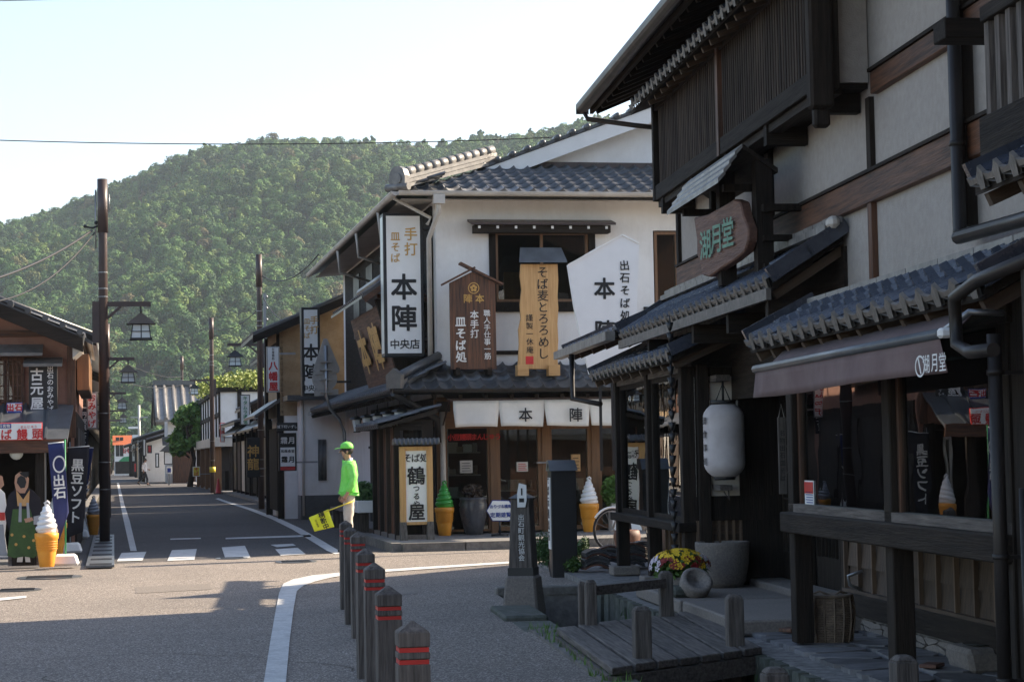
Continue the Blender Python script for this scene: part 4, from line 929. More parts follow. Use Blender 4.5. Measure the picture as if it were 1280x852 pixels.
b=MB(); b.box(XL-.05,XL-.002,min(ya,yb__),max(ya,yb__),.45,za); w_=b.build('window','black_paint',rest)
b=MB()
for k in range(7): b.tube([(XL-.07,yb__+.1+k*abs(ya-yb__)/7,.5),(XL-.07,yb__+.1+k*abs(ya-yb__)/7,za)],.012,5)
b.build('window_bars','black_paint',w_)
b=MB(); b.box(XL-.07,XL-.0,HY+9.2,HY+14.4,.0,.75); b.build('tile_dado','clad_tile',rest)
# little lattice porch at the near left corner with its own lean-to roof
px0_=SF.ay(503,690,31.9)[0]
PX=XL-.95; PY0=33.3; PY1=36.2; XP=SF.ay(542,600,33.3)[0]
b=MB(); b.prism([(XP+.05,PY0-.2,2.30),(PX-.35,PY0-.2,2.02),(PX-.35,PY0-.2,1.97),(XP+.05,PY0-.2,2.22)],(0,1,0),PY1-PY0+.3); b.build('porch_roof','black_wood_y',rest)
tiled(rest,(PX-.36,PY0-.2,2.05),(0,1,0),(XP-PX+.41,0,.28),12,3,.26,.36,'tile','tile',joined='porch_tiles')
b=MB(); b.box(PX,XP,PY0-.02,PY0+.03,1.95,2.12); b.build('porch_beam','black_wood_x',rest)
b=MB(); b.box(-.05,.05,-.05,.05,.13,2.03); me=b.mesh('porch_post','black_wood_z')
for i in range(4): inst('porch_post',me,rest,(PX-.02,PY0+.02+i*.95,0))
for x in (PX+.45,XP-.05): inst('porch_post',me,rest,(x,PY0+.02,0))
b=MB(); b.box(-.018,.018,-.03,.03,.2,2.0); me=b.mesh('porch_slat','brown_wood_z')
for i in range(12): inst('porch_slat',me,rest,(PX-.0,PY0+.15+i*.22,0))
b=MB(); b.box(PX+.1,XP,PY0+.08,PY0+.1,.13,2.0); b.build('porch_board','black_wood_z',rest)
b=MB(); b.box(PX-.06,XP+.0,PY0-.06,PY1,.1,.2); b.build('porch_sill','granite',rest)
# ---------------- signs on the restaurant: each a thing
def board_sign(name,label,px0,px1,py0,py1,y,th,face,edge,border=.05,cat='sign',group=None):
    """upright signboard facing the crossing"""
    x0,z1=SF.ay(px0,py0,y); x1,z0=SF.ay(px1,py1,y)
    t=thing(name,label,cat,SF,(x0+x1)/2,y,z0,group)
    b=MB(); b.box(x0,x1,y+.002,y+th,z0,z1); b.build('case',edge,t,bevel=.006)
    b=MB(); b.box(x0+border,x1-border,y-.012,y+.004,z0+border,z1-border); b.build('face',face,t)
    return t,x0,x1,z0,z1
t,x0,x1,z0,z1=board_sign('vertical_sign','tall white lightbox sign reading 手打 皿そば 本陣 中央店 at the near roof corner of the restaurant',478.5,531,266,445,HY+.15,.42,'white_paint','black_paint',.055)
xc=(x0+x1)/2; y=HY+.15-.014; H_=z1-z0; W_=x1-x0
text('手打','gold_text',t,(xc+W_*.19,y,z0+H_*.80),.235,bold=.015,step=1.15)
text('皿そば','gold_text',t,(xc-W_*.20,y,z0+H_*.76),.17,bold=.015,step=1.12)
text('本陣','ink',t,(xc,y,z0+H_*.375),.46,bold=.03,step=1.20)
text('中央店','ink',t,(xc,y,z0+H_*.085),.175,bold=.02,vertical=False,step=1.02)
b=MB(); b.box(x0-.004,x0+.002,HY+.20,HY+.53,z0+.06,z1-.06); b.build('side_face','lamp_glass',t)
b=MB(); 
for z in (z0+.3,z1-.3): b.box(x1-.02,XL+.02,HY+.3,HY+.36,z,z+.05)
b.build('arm','black_paint',t)
y2=HY+12.6
t,x0,x1,z0,z1=board_sign('vertical_sign','narrower white lightbox sign in a black frame, half hidden behind the grey road sign',376.5,401,384,494,y2,.42,'white_paint','black_paint',.06)
xc=(x0+x1)/2; y=y2-.014; H_=z1-z0; W_=x1-x0
text('手打','gold_text',t,(xc+W_*.19,y,z0+H_*.80),.20,bold=.015,step=1.15); text('皿そば','gold_text',t,(xc-W_*.20,y,z0+H_*.76),.15,bold=.015,step=1.12)
text('本陣','ink',t,(xc,y,z0+H_*.375),.40,bold=.03,step=1.2); text('中央店','ink',t,(xc,y,z0+H_*.085),.15,bold=.02,vertical=False,step=1.02)
b=MB(); b.box(x1-.02,XL+.02,y2+.15,y2+.2,z0+.3,z0+.35); b.build('arm','black_paint',t)
# dark plaque with a small roof
y=HY-.62
x0,z1=SF.ay(562,352,y); x1,z0=SF.ay(621,461,y); xc=(x0+x1)/2; zp=SF.ay(592,338,y)[1]
t=thing('wooden_plaque','dark brown wooden plaque with gold crest and white brush lettering standing on the lower roof','sign',SF,xc,y,z0)
b=MB(); b.prism([(x0,y,z0),(x1,y,z0),(x1-.0,y,z1-.02),(xc,y,zp-.02),(x0,y,z1-.02)],(0,1,0),.07); b.build('board','brown_wood_z',t,bevel=.004)
b=MB(); b.bar((x0-.13,y+.03,z1-.05),(xc+.04,y+.03,zp+.05),.22,.035,(0,0,1)); b.build('roof_board','red_text' if 0 else 'brown_wood_x',t); b=MB(); b.bar((x1+.13,y+.03,z1-.05),(xc-.22,y+.03,zp+.13),.22,.035,(0,0,1)); b.build('roof_board','brown_wood_x',t)
cx_,cz_=SF.ay(592,360,y); b=MB(); b.sh(False)
for r0,r1 in ((.085,.100),):
    n_=24; vs=[]
    for k in range(n_): a=2*math.pi*k/n_; vs+= [(cx_+r0*math.cos(a),y-.006,cz_+r0*math.sin(a)),(cx_+r1*math.cos(a),y-.006,cz_+r1*math.sin(a))]
    b.add(vs,[(2*k,2*k+1,(2*k+3)%(2*n_),(2*k+2)%(2*n_)) for k in range(n_)])
for k in range(5):
    a=math.pi/2+2*math.pi*k/5; c=(cx_+.04*math.cos(a),cz_+.04*math.sin(a)); b.add([(c[0]+.026*math.cos(2*math.pi*j/10),y-.006,c[1]+.026*math.sin(2*math.pi*j/10)) for j in range(10)],[tuple(range(10))])
b.build('crest','gold_text',t)
text('陣本','gold_text',t,(cx_,y-.003,SF.ay(592,373,y)[1]),.155,vertical=False,step=1.35,bold=.02)
x_,z_=SF.ay(609,418,y); text('職人手仕事一筋','white_text',t,(x_,y-.003,z_),.118,step=1.06,bold=.012)
x_,z_=SF.ay(593,405,y); text('本手打','white_text',t,(x_,y-.003,z_),.150,step=1.1,bold=.02)
x_,z_=SF.ay(576,424,y); text('皿そば処','white_text',t,(x_,y-.003,z_),.185,step=1.10,bold=.03)
b=MB(); b.box(x0+.08,x0+.16,y,y+.35,z0-.1,z0+.03); b.box(x1-.16,x1-.08,y,y+.35,z0-.1,z0+.03); b.build('foot','black_wood_x',t)
# pale plank sign with a metal hood
y=HY-.70
t=thing('plank_sign','pale natural-edged wooden plank sign under a grey metal hood, on two wooden feet','sign',SF,*SF.ay(674,466,y)[:1],y,SF.ay(674,466,y)[1])
Lp=[(651,330),(650,345),(652,362),(650,380),(651,398),(648,412),(649,430),(648,448),(647,461)]; Rp=[(698,461),(697,445),(698,425),(697,405),(698,385),(697,370),(698,350),(697,330)]
P=[(SF.ay(a,c,y)[0],y,SF.ay(a,c,y)[1]) for a,c in Lp+Rp]; b=MB(); b.prism(P,(0,1,0),.06); b.build('plank','honey_wood_z',t,bevel=.006)
a0=SF.ay(649,311,y); a1=SF.ay(705,329,y); a2=SF.ay(649,329,y)
b=MB(); b.prism([(a0[0]+.03,y+.05,a0[1]),(a1[0]-.03,y+.05,a0[1]),(a1[0]+.02,y-.16,a1[1]),(a2[0]-.03,y-.16,a1[1])],(0,.3,1),.03); b.build('hood','steel' if 0 else 'clad_tile',t)
b=MB(); 
for px in (653,692): 
    xx,zz=SF.ay(px,461,y); b.box(xx-.10,xx+.10,y-.08,y+.14,zz-.12,zz+.07)
    
b.build('foot','honey_wood_x',t)
x_,z_=SF.ay(679,391,y); text('そば麦とろろめし','ink',t,(x_,y-.003,z_),.20,step=1.02,bold=.012)
x_,z_=SF.ay(662,417,y); text('謹製一休庵','ink',t,(x_,y-.003,z_),.125,step=1.12,bold=.008)
x_,z_=SF.ay(662,450,y); b=MB(); b.box(x_-.07,x_+.07,y-.004,y-.001,z_-.07,z_+.07); sl_=b.build('seal','red_text',t)
# white cloth banner sign
y=31.0
Pq=[(710,331),(742,312),(778,293.5),(799,304),(797,360),(795,420),(790,470),(738,470),(728,430),(718,382)]
xc,_=SF.ay(755,400,y)
t=thing('banner_sign','large white cloth-covered sign panel rising behind the shop roof, reading 出石そば処 本陣','banner',SF,xc,y,2.9)
P=[(SF.ay(a,c,y)[0],y,SF.ay(a,c,y)[1]) for a,c in Pq]
b=MB(); b.prism(P,(0,1,0),.10); b.build('cloth','flag_cloth',t)
b=MB()
for k in range(3): b.bar((P[6][0]-.1-k*.2,y+.12,P[6][2]-1.5),(P[6][0]-.1-k*.2,y+.12,P[6][2]+.3),.04,.04)
b.build('pole','black_paint',t)
b=MB(); b.bar(Vector(P[0])+Vector((0,-.01,0)),Vector(P[2])+Vector((0,-.01,0)),.02,.02); b.bar(Vector(P[2])+Vector((0,-.01,0)),Vector(P[3])+Vector((0,-.01,0)),.02,.03); b.build('edge_rope','white_paint',t)
x_,z_=SF.ay(781,363,y); text('出石そば処','ink',t,(x_,y-.004,z_),.165,step=1.22,bold=.02,jit=.1)
x_,z_=SF.ay(756,387,y); text('本陣','ink',t,(x_,y-.004,z_),.34,step=2.0,bold=.03)
# noren curtain with its rail
y=HY-.75
x0,zt_=SF.ay(566,501,y); x1,zb_=SF.ay(826,530,y)
t=thing('noren_curtain','long cream cloth noren with the characters 本 陣 hanging across the shop front','curtain',SF,(x0+x1)/2,y,zb_)
b=MB(); b.box(x0-.05,x1,y-.02,y+.02,zt_+.0,zt_+.04); b.prism([(x0-.1,y,zt_+.04),(x0-.1,HY,zt_+.22),(x0-.1,HY,zt_+.19),(x0-.1,y,zt_+.01)],(1,0,0),x1-x0+.1); b.build('rail','pole_paint',t)
n_=5; cw_=(x1-x0)/ (826-566)*56.5
cxs=[]
for k in range(5):
    a=x0+k*cw_+.001; c=min(x0+(k+1)*cw_-.001,x1); b=MB(); nx_=10; vs=[]
    if c<=a: break
    for j in range(7):
        for i in range(nx_+1):
            f=i/nx_; g=j/6; xx=a+(c-a)*f; pinch=(.05*max(0,g-.35) if i==0 else -.05*max(0,g-.35) if i==nx_ else 0)
            vs.append((xx+pinch,y-.02+.03*math.sin(f*7+k*2.1)*g-.02*g,zt_-(zt_-zb_)*g+.012*math.sin(f*3.1+k)*g))
    b.sh(True); b.add(vs,[(j*(nx_+1)+i,j*(nx_+1)+i+1,(j+1)*(nx_+1)+i+1,(j+1)*(nx_+1)+i) for j in range(6) for i in range(nx_)])
    o=b.build('cloth_panel','cloth_white',t); so=o.modifiers.new('s','SOLIDIFY'); so.thickness=.006; cxs.append((a+c)/2)
for px,ch in ((657,'本'),(720,'陣')):
    x_,z_=SF.ay(px,518,y-.08); text(ch,'ink',t,(x_,y-.075,z_),.24,bold=.02)
b=MB(); b.bar((x0-.05,y,zt_+.02),(XL+.05,HY,zt_-.5),.02,.02); b.build('stay','pole_paint',t)
# standing sign on honey wood frame
y=32.9
x0,z1=SF.ay(499,558,y); x1,_=SF.ay(540,558,y); z0=.13
t=thing('standing_sign','pale wood framed standing sign reading そば処 鶴つるや屋 on the pavement corner','sign',SF,(x0+x1)/2,y,z0)
b=MB(); b.box(x0,x0+.10,y-.03,y+.06,z0+.28,z1); b.box(x1-.10,x1,y-.03,y+.06,z0+.28,z1); b.box(x0+.1,x1-.1,y-.02,y+.05,z1-.07,z1); zb_=SF.ay(520,654,y)[1]; b.box(x0+.1,x1-.1,y-.02,y+.05,zb_-.02,zb_+.03); b.build('frame','honey_wood_z',t,bevel=.005)
b=MB(); b.box(x0+.1,x1-.1,y,y+.03,zb_+.03,z1-.07); b.build('panel','white_paint',t)
for xx in (x0+.05,x1-.05):
    b=MB(); b.prism([(xx-.06,y-.10,z0),(xx+.06,y-.10,z0),(xx+.05,y-.04,z0+.30),(xx-.05,y-.04,z0+.30)],(0,1,0),.14); b.build('leg','grey_wood_z',t)
b=MB(); b.prism([(x0-.10,y-.16,z1+.03),(x0-.10,y+.18,z1+.03),(x0-.10,y+.14,z1+.13),(x0-.10,y-.12,z1+.13)],(1,0,0),x1-x0+.2); b.build('small_roof','tile',t)
b=MB()
for k in range(11): b.tube([(x0-.09+k*(x1-x0+.18)/10,y-.175,z1+.04),(x0-.09+k*(x1-x0+.18)/10,y-.12,z1+.135)],.018,6)
b.build('roof_tiles','tile',t)['kind']='stuff'
xc=(x0+x1)/2; yy=y-.003
text('そば処','ink',t,(xc,yy,SF.ay(520,572,y)[1]),.145,vertical=False,step=.98,bold=.015)
text('鶴','ink',t,(xc,yy,SF.ay(520,594,y)[1]),.30,bold=.022)
text('つるや','ink',t,(xc,yy,SF.ay(520,620,y)[1]),.115,step=1.1,bold=.02)
text('屋','ink',t,(xc,yy,SF.ay(520,640,y)[1]),.27,bold=.03)
# big carved sign case with gold characters hanging on the street side, under its own small roof
cy0=HY+3.2; cxl=XL-.55
def cx3(px,py,x): a,c=SF.ax(px,py,x); return (x,a,c)
t=thing('carved_sign','big roofed wooden sign case with carved gold characters on the street side of the restaurant','sign',SF,XL-.4,HY+3,3.6)
y0_=HY+1.2; y1_=HY+5.4; zs0=SF.ay(455,478,HY+2)[1]; zs1=SF.ay(455,385,HY+2)[1]
b=MB(); b.hexa([(XL-.55,y0_,zs0),(XL-.45,y0_,zs0-.05),(XL-.45,y1_,zs0-.05),(XL-.55,y1_,zs0),(XL-.90,y0_,zs1),(XL-.78,y0_,zs1),(XL-.78,y1_,zs1),(XL-.90,y1_,zs1)]); b.build('board','brown_wood_y',t,bevel=.01)
b=MB(); b.hexa([(XL-.5,y0_-.12,zs0-.1),(XL-.1,y0_-.12,zs0-.1),(XL-.1,y0_+.05,zs0-.1),(XL-.5,y0_+.05,zs0-.1),(XL-.95,y0_-.12,zs1+.1),(XL-.15,y0_-.12,zs1+.1),(XL-.15,y0_+.05,zs1+.1),(XL-.95,y0_+.05,zs1+.1)]); b.build('end_frame','black_wood_z',t,bevel=.01)
b=MB(); b.box(XL-.62,XL-.35,y0_-.2,y1_+.1,zs0-.16,zs0-.02); b.build('ledge','brown_wood_y',t,bevel=.01)
for k,ch in enumerate('本陣'):
    up=Vector((-.35,0,zs1-zs0)).normalized(); text(ch,'gold_text',t,(XL-.745,y0_+1.15+(1-k)*1.9,(zs0+zs1)/2),.85,right=(0,-1,0),up=up,bold=.05,th=.03,sx=1.5)
# its gabled roof
ry0,ry1=y0_-.5,y1_+.5; rzz=zs1+.55; rxm=XL-.62
for sgn in (-1,1):
    b=MB(); b.prism([(rxm,ry0,rzz),(rxm+sgn*.62,ry0,rzz-.42),(rxm+sgn*.62,ry0,rzz-.47),(rxm,ry0,rzz-.06)],(0,1,0),ry1-ry0); b.build('roof_slope','tile',t)
    b=MB(); b.bar((rxm,ry0+.01,rzz-.09),(rxm+sgn*.58,ry0+.01,rzz-.50),.06,.10); b.build('gable_board','brown_wood_x',t)
b=MB(); b.tube([(rxm,ry0-.06,rzz+.05),(rxm,ry1,rzz+.05)],.09,8); b.ball((rxm,ry0-.05,rzz+.05),.14,10); b.build('ridge','tile',t)
b=MB(); b.tube([(0,0,0),(-.6,0,-.41)],.035,6); me=b.mesh('roll_tile','tile')
for i in range(20): inst('roll_tile',me,t,(rxm,ry0+.1+i*.255,rzz+.02))
b=MB(); b.box(-.03,.03,-.05,.05,-.5,0); b.build
for z in (zs1+.1,zs1-.9): 
    b=MB(); b.box(rxm-.3,XL,ry0+.3,ry0+.4,z,z+.08); b.build('bracket','brown_wood_x',t)
# small hanging lanterns under the street-side eave
LN=MB(); LN.lathe([(.02,.34),(.13,.30),(.15,.27),(.11,.26)],(0,0,0),6,False); me_t=LN.mesh('lamp_top','black_paint'); LN=MB(); LN.lathe([(.06,.02),(.10,.26)],(0,0,0),6,False); me_g=LN.mesh('lamp_glass','lamp_glass'); LN=MB(); LN.lathe([(.07,0),(.07,.025)],(0,0,0),6,False); LN.tube([(0,0,.33),(0,0,.48)],.01,5); me_b=LN.mesh('lamp_base','black_paint')
names=['nearest','second','third','fourth','farthest']
for k,px in enumerate((500,485,472,459,446)):
    xx=lx0+.22; yv,zv=SF.ax(px,522-k*-1.2,xx); yv=max(yv,HY-.9); zz=zM-.62
    l=thing('hanging_lantern','%s of the small black glass lanterns hanging in a row under the street-side eave'%names[k],'lantern',SF,xx,yv,zz,'lanterns under the restaurant eave',local=True)
    inst('lamp_top',me_t,l,(0,0,0)); inst('lamp_glass',me_g,l,(0,0,0)); inst('lamp_base',me_b,l,(0,0,0))
# ================================================================== things near the shop and on the pavements
# --- awning of the timber shop
ax0=3.30; yA0=rx(1191,392,ax0)[0]; yA1=rx(957,438,ax0)[0]; zA=rx(1191,392,ax0)[1]-.0
awb=3.245; zB=rx(1186,418,awb)[1]; zV=rx(1199,461,awb)[1]; 
t=thing('shop_awning','brown fabric awning with a white shop name on its valance, over the near window','awning',RF,ax0,(yA0+yA1)/2,zV)
vs=[];b=MB(); n=16
for j in range(3):
    for i in range(n+1):
        f=i/n; g=j/2; vs.append((ax0+.12+(awb-ax0-.12)*g,yA0+(yA1-yA0)*f,zA+.02+(zB-zA-.02)*g-.018*math.sin(math.pi*g)+.004*math.sin(f*22)))
b.sh(True).add(vs,[(j*(n+1)+i,j*(n+1)+i+1,(j+1)*(n+1)+i+1,(j+1)*(n+1)+i) for j in range(2) for i in range(n)])
o=b.build('canopy','awning_cloth',t); o.modifiers.new('s','SOLIDIFY').thickness=.005
vs=[];b=MB()
for j in range(5):
    for i in range(n+1):
        f=i/n; g=j/4; vs.append((awb-.015+.02*math.sin(f*9+1)*g+.012*math.sin(f*31)*g,yA0-.06*g*(1-f)*(1-f)+(yA1-yA0)*f+.03*g*f,zB-.01+(zV-zB)*g*(1.0-.04*math.sin(f*6))))
b.sh(True).add(vs,[(j*(n+1)+i,j*(n+1)+i+1,(j+1)*(n+1)+i+1,(j+1)*(n+1)+i) for j in range(4) for i in range(n)])
o=b.build('valance','awning_cloth',t); o.modifiers.new('s','SOLIDIFY').thickness=.004
b=MB(); b.tube([(awb-.015,yA0-.02,zB+.01),(awb-.015,yA1+.03,zB+.01)],.028,8); b.build('front_bar','clad_tile',t)
b=MB(); b.box(awb-.04,awb+.02,yA0-.09,yA0-.02,zB-.015,zB+.035); b.build('bar_cap','white_paint',t,bevel=.012)
b=MB(); b.tube([(awb,yA0+.1,zB),(3.30,yA0-.25,zB+.1),(3.5,yA0-.15,zB+.1)],.018,6); b.build('folding_arm','steel',t)
y_,z_=rx(1170,452,awb-.06)
text('湖月堂','white_text',t,(awb-.065,y_+.0,z_-.005),.095,right=(0,-1,0),vertical=False,step=1.15,bold=.01,sx=1.15)
b=MB(); n_=20
vs=[]
for k in range(n_):
    a=2*math.pi*k/n_; vs+=[(awb-.055,y_+.27+.065*math.cos(a),z_-.01+.045*math.sin(a)),(awb-.055,y_+.27+.080*math.cos(a),z_-.01+.056*math.sin(a))]
b.add(vs,[(2*k,2*k+1,(2*k+3)%(2*n_),(2*k+2)%(2*n_)) for k in range(n_)]); b.add([(awb-.06,y_+.23,z_-.05),(awb-.06,y_+.25,z_-.05),(awb-.06,y_+.29,z_+.03),(awb-.06,y_+.27,z_+.03)],[(0,1,2,3)]); b.build('shop_mark','white_text',t)
# --- carved name slab and its little roof
sl0=(3.72,17.4); sl1=(3.87,16.25)
def slabp(px,py):   # point on the slab's own plane
    P0=RF.w(*sl0); P1=RF.w(*sl1); dd=(P1-P0).normalized(); nn=Vector((dd.y,-dd.x,0)); d=ray(px,py); C=Vector((0,0,EYE)); tt=(P0-C).dot(nn)/d.dot(nn); Q=C+d*tt
    return RF.l(Q)
t=thing('carved_slab','rough-edged brown wooden slab with three mint green characters standing on the entrance roof','sign',RF,3.8,16.8,3.0)
out=[(867,272),(884,268),(902,258),(917,249),(925,252),(929,270),(935,285),(935,300),(930,315),(916,326),(900,336),(886,346),(878,344),(875,330),(871,318),(871,300)]
P=[slabp(*p) for p in out]; dd=Vector((sl1[0]-sl0[0],sl1[1]-sl0[1],0)).normalized(); nn=Vector((-dd.y,dd.x,0)); 
if nn.x>0: nn=-nn
b=MB(); b.prism(P,-nn,.09); b.build('slab','slab_wood',t,bevel=.012)
for ch,px,py in (('湖',884,306),('月',897,299),('堂',912,290)):
    Q=slabp(px,py); text(ch,'mint_text',t,Q+nn*.012,.26,right=dd,up=(0,0,1),bold=.02,th=.006,sx=1.15)
b=MB(); 
for k in (0,1):
    c=Vector((sl0[0]+.12,sl0[1]-.2,0))*(1-k)+Vector((sl1[0]+.12,sl1[1]+.2,0))*k; b.box(c.x-.05,c.x+.09,c.y-.07,c.y+.07,2.95,3.95)
b.box(3.98,4.34,16.3,16.38,3.5,3.56); b.box(3.98,4.34,16.3,16.38,3.25,3.30); b.box(3.98,4.15,16.3,17.5,2.93,3.06); b.build('support','black_wood_z',t)
q=[rx(858,227,3.80),rx(925,186,3.80)]; e=[rx(837,265,3.62),rx(904,227,3.62)]
t2=thing('sign_roof','little pale plank roof over the carved slab','sign roof',RF,3.8,17,3.9)
y0,y1=q[1][0],q[0][0]; zr=(q[0][1]+q[1][1])/2; ze_=(e[0][1]+e[1][1])/2
for k in range(4):
    f0=k/4; f1=(k+1)/4; b=MB(); xa=3.82-.20*f0; xb=3.82-.20*f1-.015; za=zr-(zr-ze_)*f0+.0+.012; zb=zr-(zr-ze_)*f1-.0+.012
    b.hexa([(xa,y0,za-.02),(xb,y0,zb-.02),(xb,y1,zb-.02),(xa,y1,za-.02),(xa,y0,za+.012),(xb,y0,zb+.022),(xb,y1,zb+.022),(xa,y1,za+.012)]); b.build('shingle','pale_tile',t2)
b=MB(); b.hexa([(3.83,y0,zr-.02),(4.12,y0,zr-.22),(4.12,y1,zr-.22),(3.83,y1,zr-.02),(3.83,y0,zr+.02),(4.12,y0,zr-.18),(4.12,y1,zr-.18),(3.83,y1,zr+.02)]); b.build('back_slope','black_wood_y',t2)
for y in (y0+.25,y1-.3):
    b=MB(); b.box(3.96,4.04,y-.05,y+.05,ze_-.25,zr-.12); b.box(3.70,4.05,y-.04,y+.04,ze_-.05,ze_+.01); b.build('bracket','black_wood_z',t2)
# --- big paper lantern in front of the white panel
ly=byn-.33; lxc,lzc=RF.ay(905,550,ly); rr=RF.ay(930,550,ly)[0]-lxc; hh=(RF.ay(905,505,ly)[1]-RF.ay(905,596,ly)[1])
t=thing('paper_lantern','large off-white paper lantern with black brush lettering hanging by the entrance','lantern',RF,lxc,ly,lzc-hh/2)
b=MB(); pr=[]; N_=44
for k in range(N_+1):
    f=k/N_; s=abs(2*f-1); r=rr*(1-.45*max(0,(s-.62)/.38)**2.2)*(1+.012*(k%2)); pr.append((r,lzc-hh/2+hh*f))
b.lathe(pr,(lxc,ly,0),28); b.build('shade','lantern_paper',t)
b=MB(); b.lathe([(rr*.62,lzc+hh/2-.005),(rr*.64,lzc+hh/2+.035)],(lxc,ly,0),20); b.lathe([(rr*.5,lzc-hh/2-.03),(rr*.55,lzc-hh/2+.004)],(lxc,ly,0),20); b.build('ring','black_paint',t)
b=MB(); b.tube([(lxc,ly,lzc+hh/2+.03),(lxc,ly,lzc+hh/2+.22)],.012,6); b.tube([(lxc-.07,ly,lzc+hh/2+.03),(lxc,ly,lzc+hh/2+.2),(lxc+.07,ly,lzc+hh/2+.03)],.007,5); b.build('hook','black_paint',t)
b=MB(); zt=lzc+hh/2+.22; b.box(lxc-.07,lxc+.07,ly-.02,byn-.0,zt,zt+.06); b.box(lxc-.06,lxc+.06,ly-.05,byn-.0,lzc-hh/2-.13,lzc-hh/2-.08); b.tube([(lxc+.02,ly-.03,lzc-hh/2-.08),(lxc+.03,ly-.03,lzc-hh/2-.22),(lxc-.02,ly-.03,lzc-hh/2-.14)],.008,5); b.build('bracket','grey_wood_y',t)
for k,ch in enumerate('御食事処'):
    a=R(196); cc=(lxc+rr*1.02*math.cos(a),ly+rr*1.02*math.sin(a),lzc+.19-k*.13); text(ch,'ink',t,cc,.075,right=(-math.sin(a)*-1*-1,math.cos(a)*1,0) if 0 else (math.sin(a)*-1,math.cos(a),0),bold=.012,th=.006)
# --- rain chain of cups
t=thing('rain_chain','dark rain chain of small metal cups hanging from the entrance roof gutter','rain chain',RF,3.62,0,0)
cyy,_=rx(838,440,3.62); t.location=RF.w(3.62,cyy,.2); BASE[t.name]=Vector((3.62,cyy,.2))
b=MB(); b.lathe([(.012,-.05),(.020,-.03),(.038,.03),(.034,.03),(.014,-.03)],(0,0,0),8); me=b.mesh('cup','black_paint')
z=2.70; k=0
while z>.45: inst('cup',me,t,(3.62,cyy,z)); z-=.105; k+=1
b=MB(); b.tube([(3.62,cyy,2.8),(3.62,cyy,.4)],.006,5); b.build('chain','black_paint',t)
# --- wooden tablet hanging by the doors
ty=rx(981,560,4.45)[0]; t=thing('wooden_tablet','narrow pale wooden tablet with small writing hung beside the lattice doors','sign',RF,4.45,ty,1.2)
za=rx(981,521,4.45)[1]; zb=rx(983,617,4.45)[1]
b=MB(); b.box(4.39,4.46,ty-.01,ty+.01,zb,za); b.build('board','grey_wood_z',t); text('名物出石皿そば','ink',t,(4.425,ty-.012,(za+zb)/2),.052,right=(1,0,0),step=1.3,bold=.01,th=.001)
b=MB(); b.tube([(4.40,ty,za),(4.425,ty,za+.12),(4.45,ty,za)],.003,4); b.build('cord','paper',t)
# --- stone basin, flower pot, round stone, basket, trough
t=thing('stone_basin','large round granite basin standing by the lantern','stone basin',RF,*RF.az(904,733,.2),.2)
c=BASE[t.name]; k=c.y/2500
b=MB(); b.lathe([(24*k,0),(29*k,8*k),(33*k,30*k),(34.5*k,52*k),(34.5*k,57*k),(29*k,57*k),(27*k,46*k),(22*k,40*k)],c,26,True); b.build('bowl','granite',t,bevel=0)
def foliage(b,c,r,n,size,seed,flat=1.0,shell=.0):
    rnd=random.Random(seed)
    for _ in range(n):
        v=Vector((rnd.gauss(0,1),rnd.gauss(0,1),rnd.gauss(0,1))).normalized()*(max(shell,rnd.random()**.4))
        p=Vector(c)+Vector((v.x*r[0],v.y*r[1],v.z*r[2])); a=Vector((rnd.uniform(-1,1),rnd.uniform(-1,1),rnd.uniform(-.6,1))).normalized(); q_=a.cross(Vector((rnd.uniform(-1,1),rnd.uniform(-1,1),rnd.uniform(-1,1)))).normalized(); s=size*rnd.uniform(.6,1.3)
        b.add([p-a*s,p+q_*s*.45,p+a*s,p-q_*s*.45],[(0,1,2,3)])
    return b
fx,fy=RF.az(851,742,.2); t=thing('flower_pot','pot overflowing with yellow, dark red and white pansies','flower pot',RF,fx,fy,.2); k=fy/2500
b=MB(); b.lathe([(15*k,0),(20*k,12*k),(24*k,22*k),(22*k,22*k),(20*k,16*k)],(fx,fy,.2),16); b.build('pot','granite',t)
b=foliage(MB(),(fx,fy,.2+34*k),(38*k,30*k,20*k),1500,4.2*k,5); b.build('foliage','leaf_bright',t)['kind']='stuff'
rnd=random.Random(9); fl=[]
for m_ in ('petal_yellow','petal_red','petal_white'):
    b=MB()
    for a in range(5):
        an=a*1.2566; b.add([(0,0,0),(.022*math.cos(an-.5),.022*math.sin(an-.5),.006),(.030*math.cos(an),.030*math.sin(an),.004),(.022*math.cos(an+.5),.022*math.sin(an+.5),.006)],[(0,1,2,3)])
    fl.append(b.mesh('flower',m_))
for i in range(210):
    v=Vector((rnd.gauss(0,1),rnd.gauss(0,1)-.3,abs(rnd.gauss(0,1)))).normalized(); p=Vector((fx,fy,.2+33*k))+Vector((v.x*39*k,v.y*31*k,v.z*24*k))
    kind=0 if v.z>.55 or rnd.random()<.25 else 1
    if v.x<-.75 and v.z<.6: kind=2
    elif v.x>.7 and rnd.random()<.5: kind=2
    qq=v.to_track_quat('Z','Y').to_euler(); inst('flower',fl[kind],t,p,tuple(qq),scale=.75+.4*rnd.random())
gx_,gy_2=RF.az(870,746,.2); t=thing('round_stone','old round millstone-like stone with a hole leaning in front of the flower pot','stone',RF,gx_,gy_2,.2,local=True); k=gy_2/2500
o=MB().lathe([(17*k,-9*k),(20*k,-6*k),(20.5*k,7*k),(18.5*k,9.5*k),(14*k,10*k),(13.5*k,7.5*k),(4*k,7.5*k),(3.2*k,3*k)],(0,0,0),24).build('disc','granite',t); o.location=(0,0,17*k); o.rotation_euler=(R(48),R(10),0)
b=MB(); b.box(-.22,.10,-.05,.25,0,.10); b.build('support','mossy_stone',t,bevel=.03)
bx_,by_=RF.az(1037,802,.1); k=by_/2500
t=thing('wicker_basket','tall woven bamboo basket standing against the shop post','basket',RF,bx_,by_,.1,local=True)
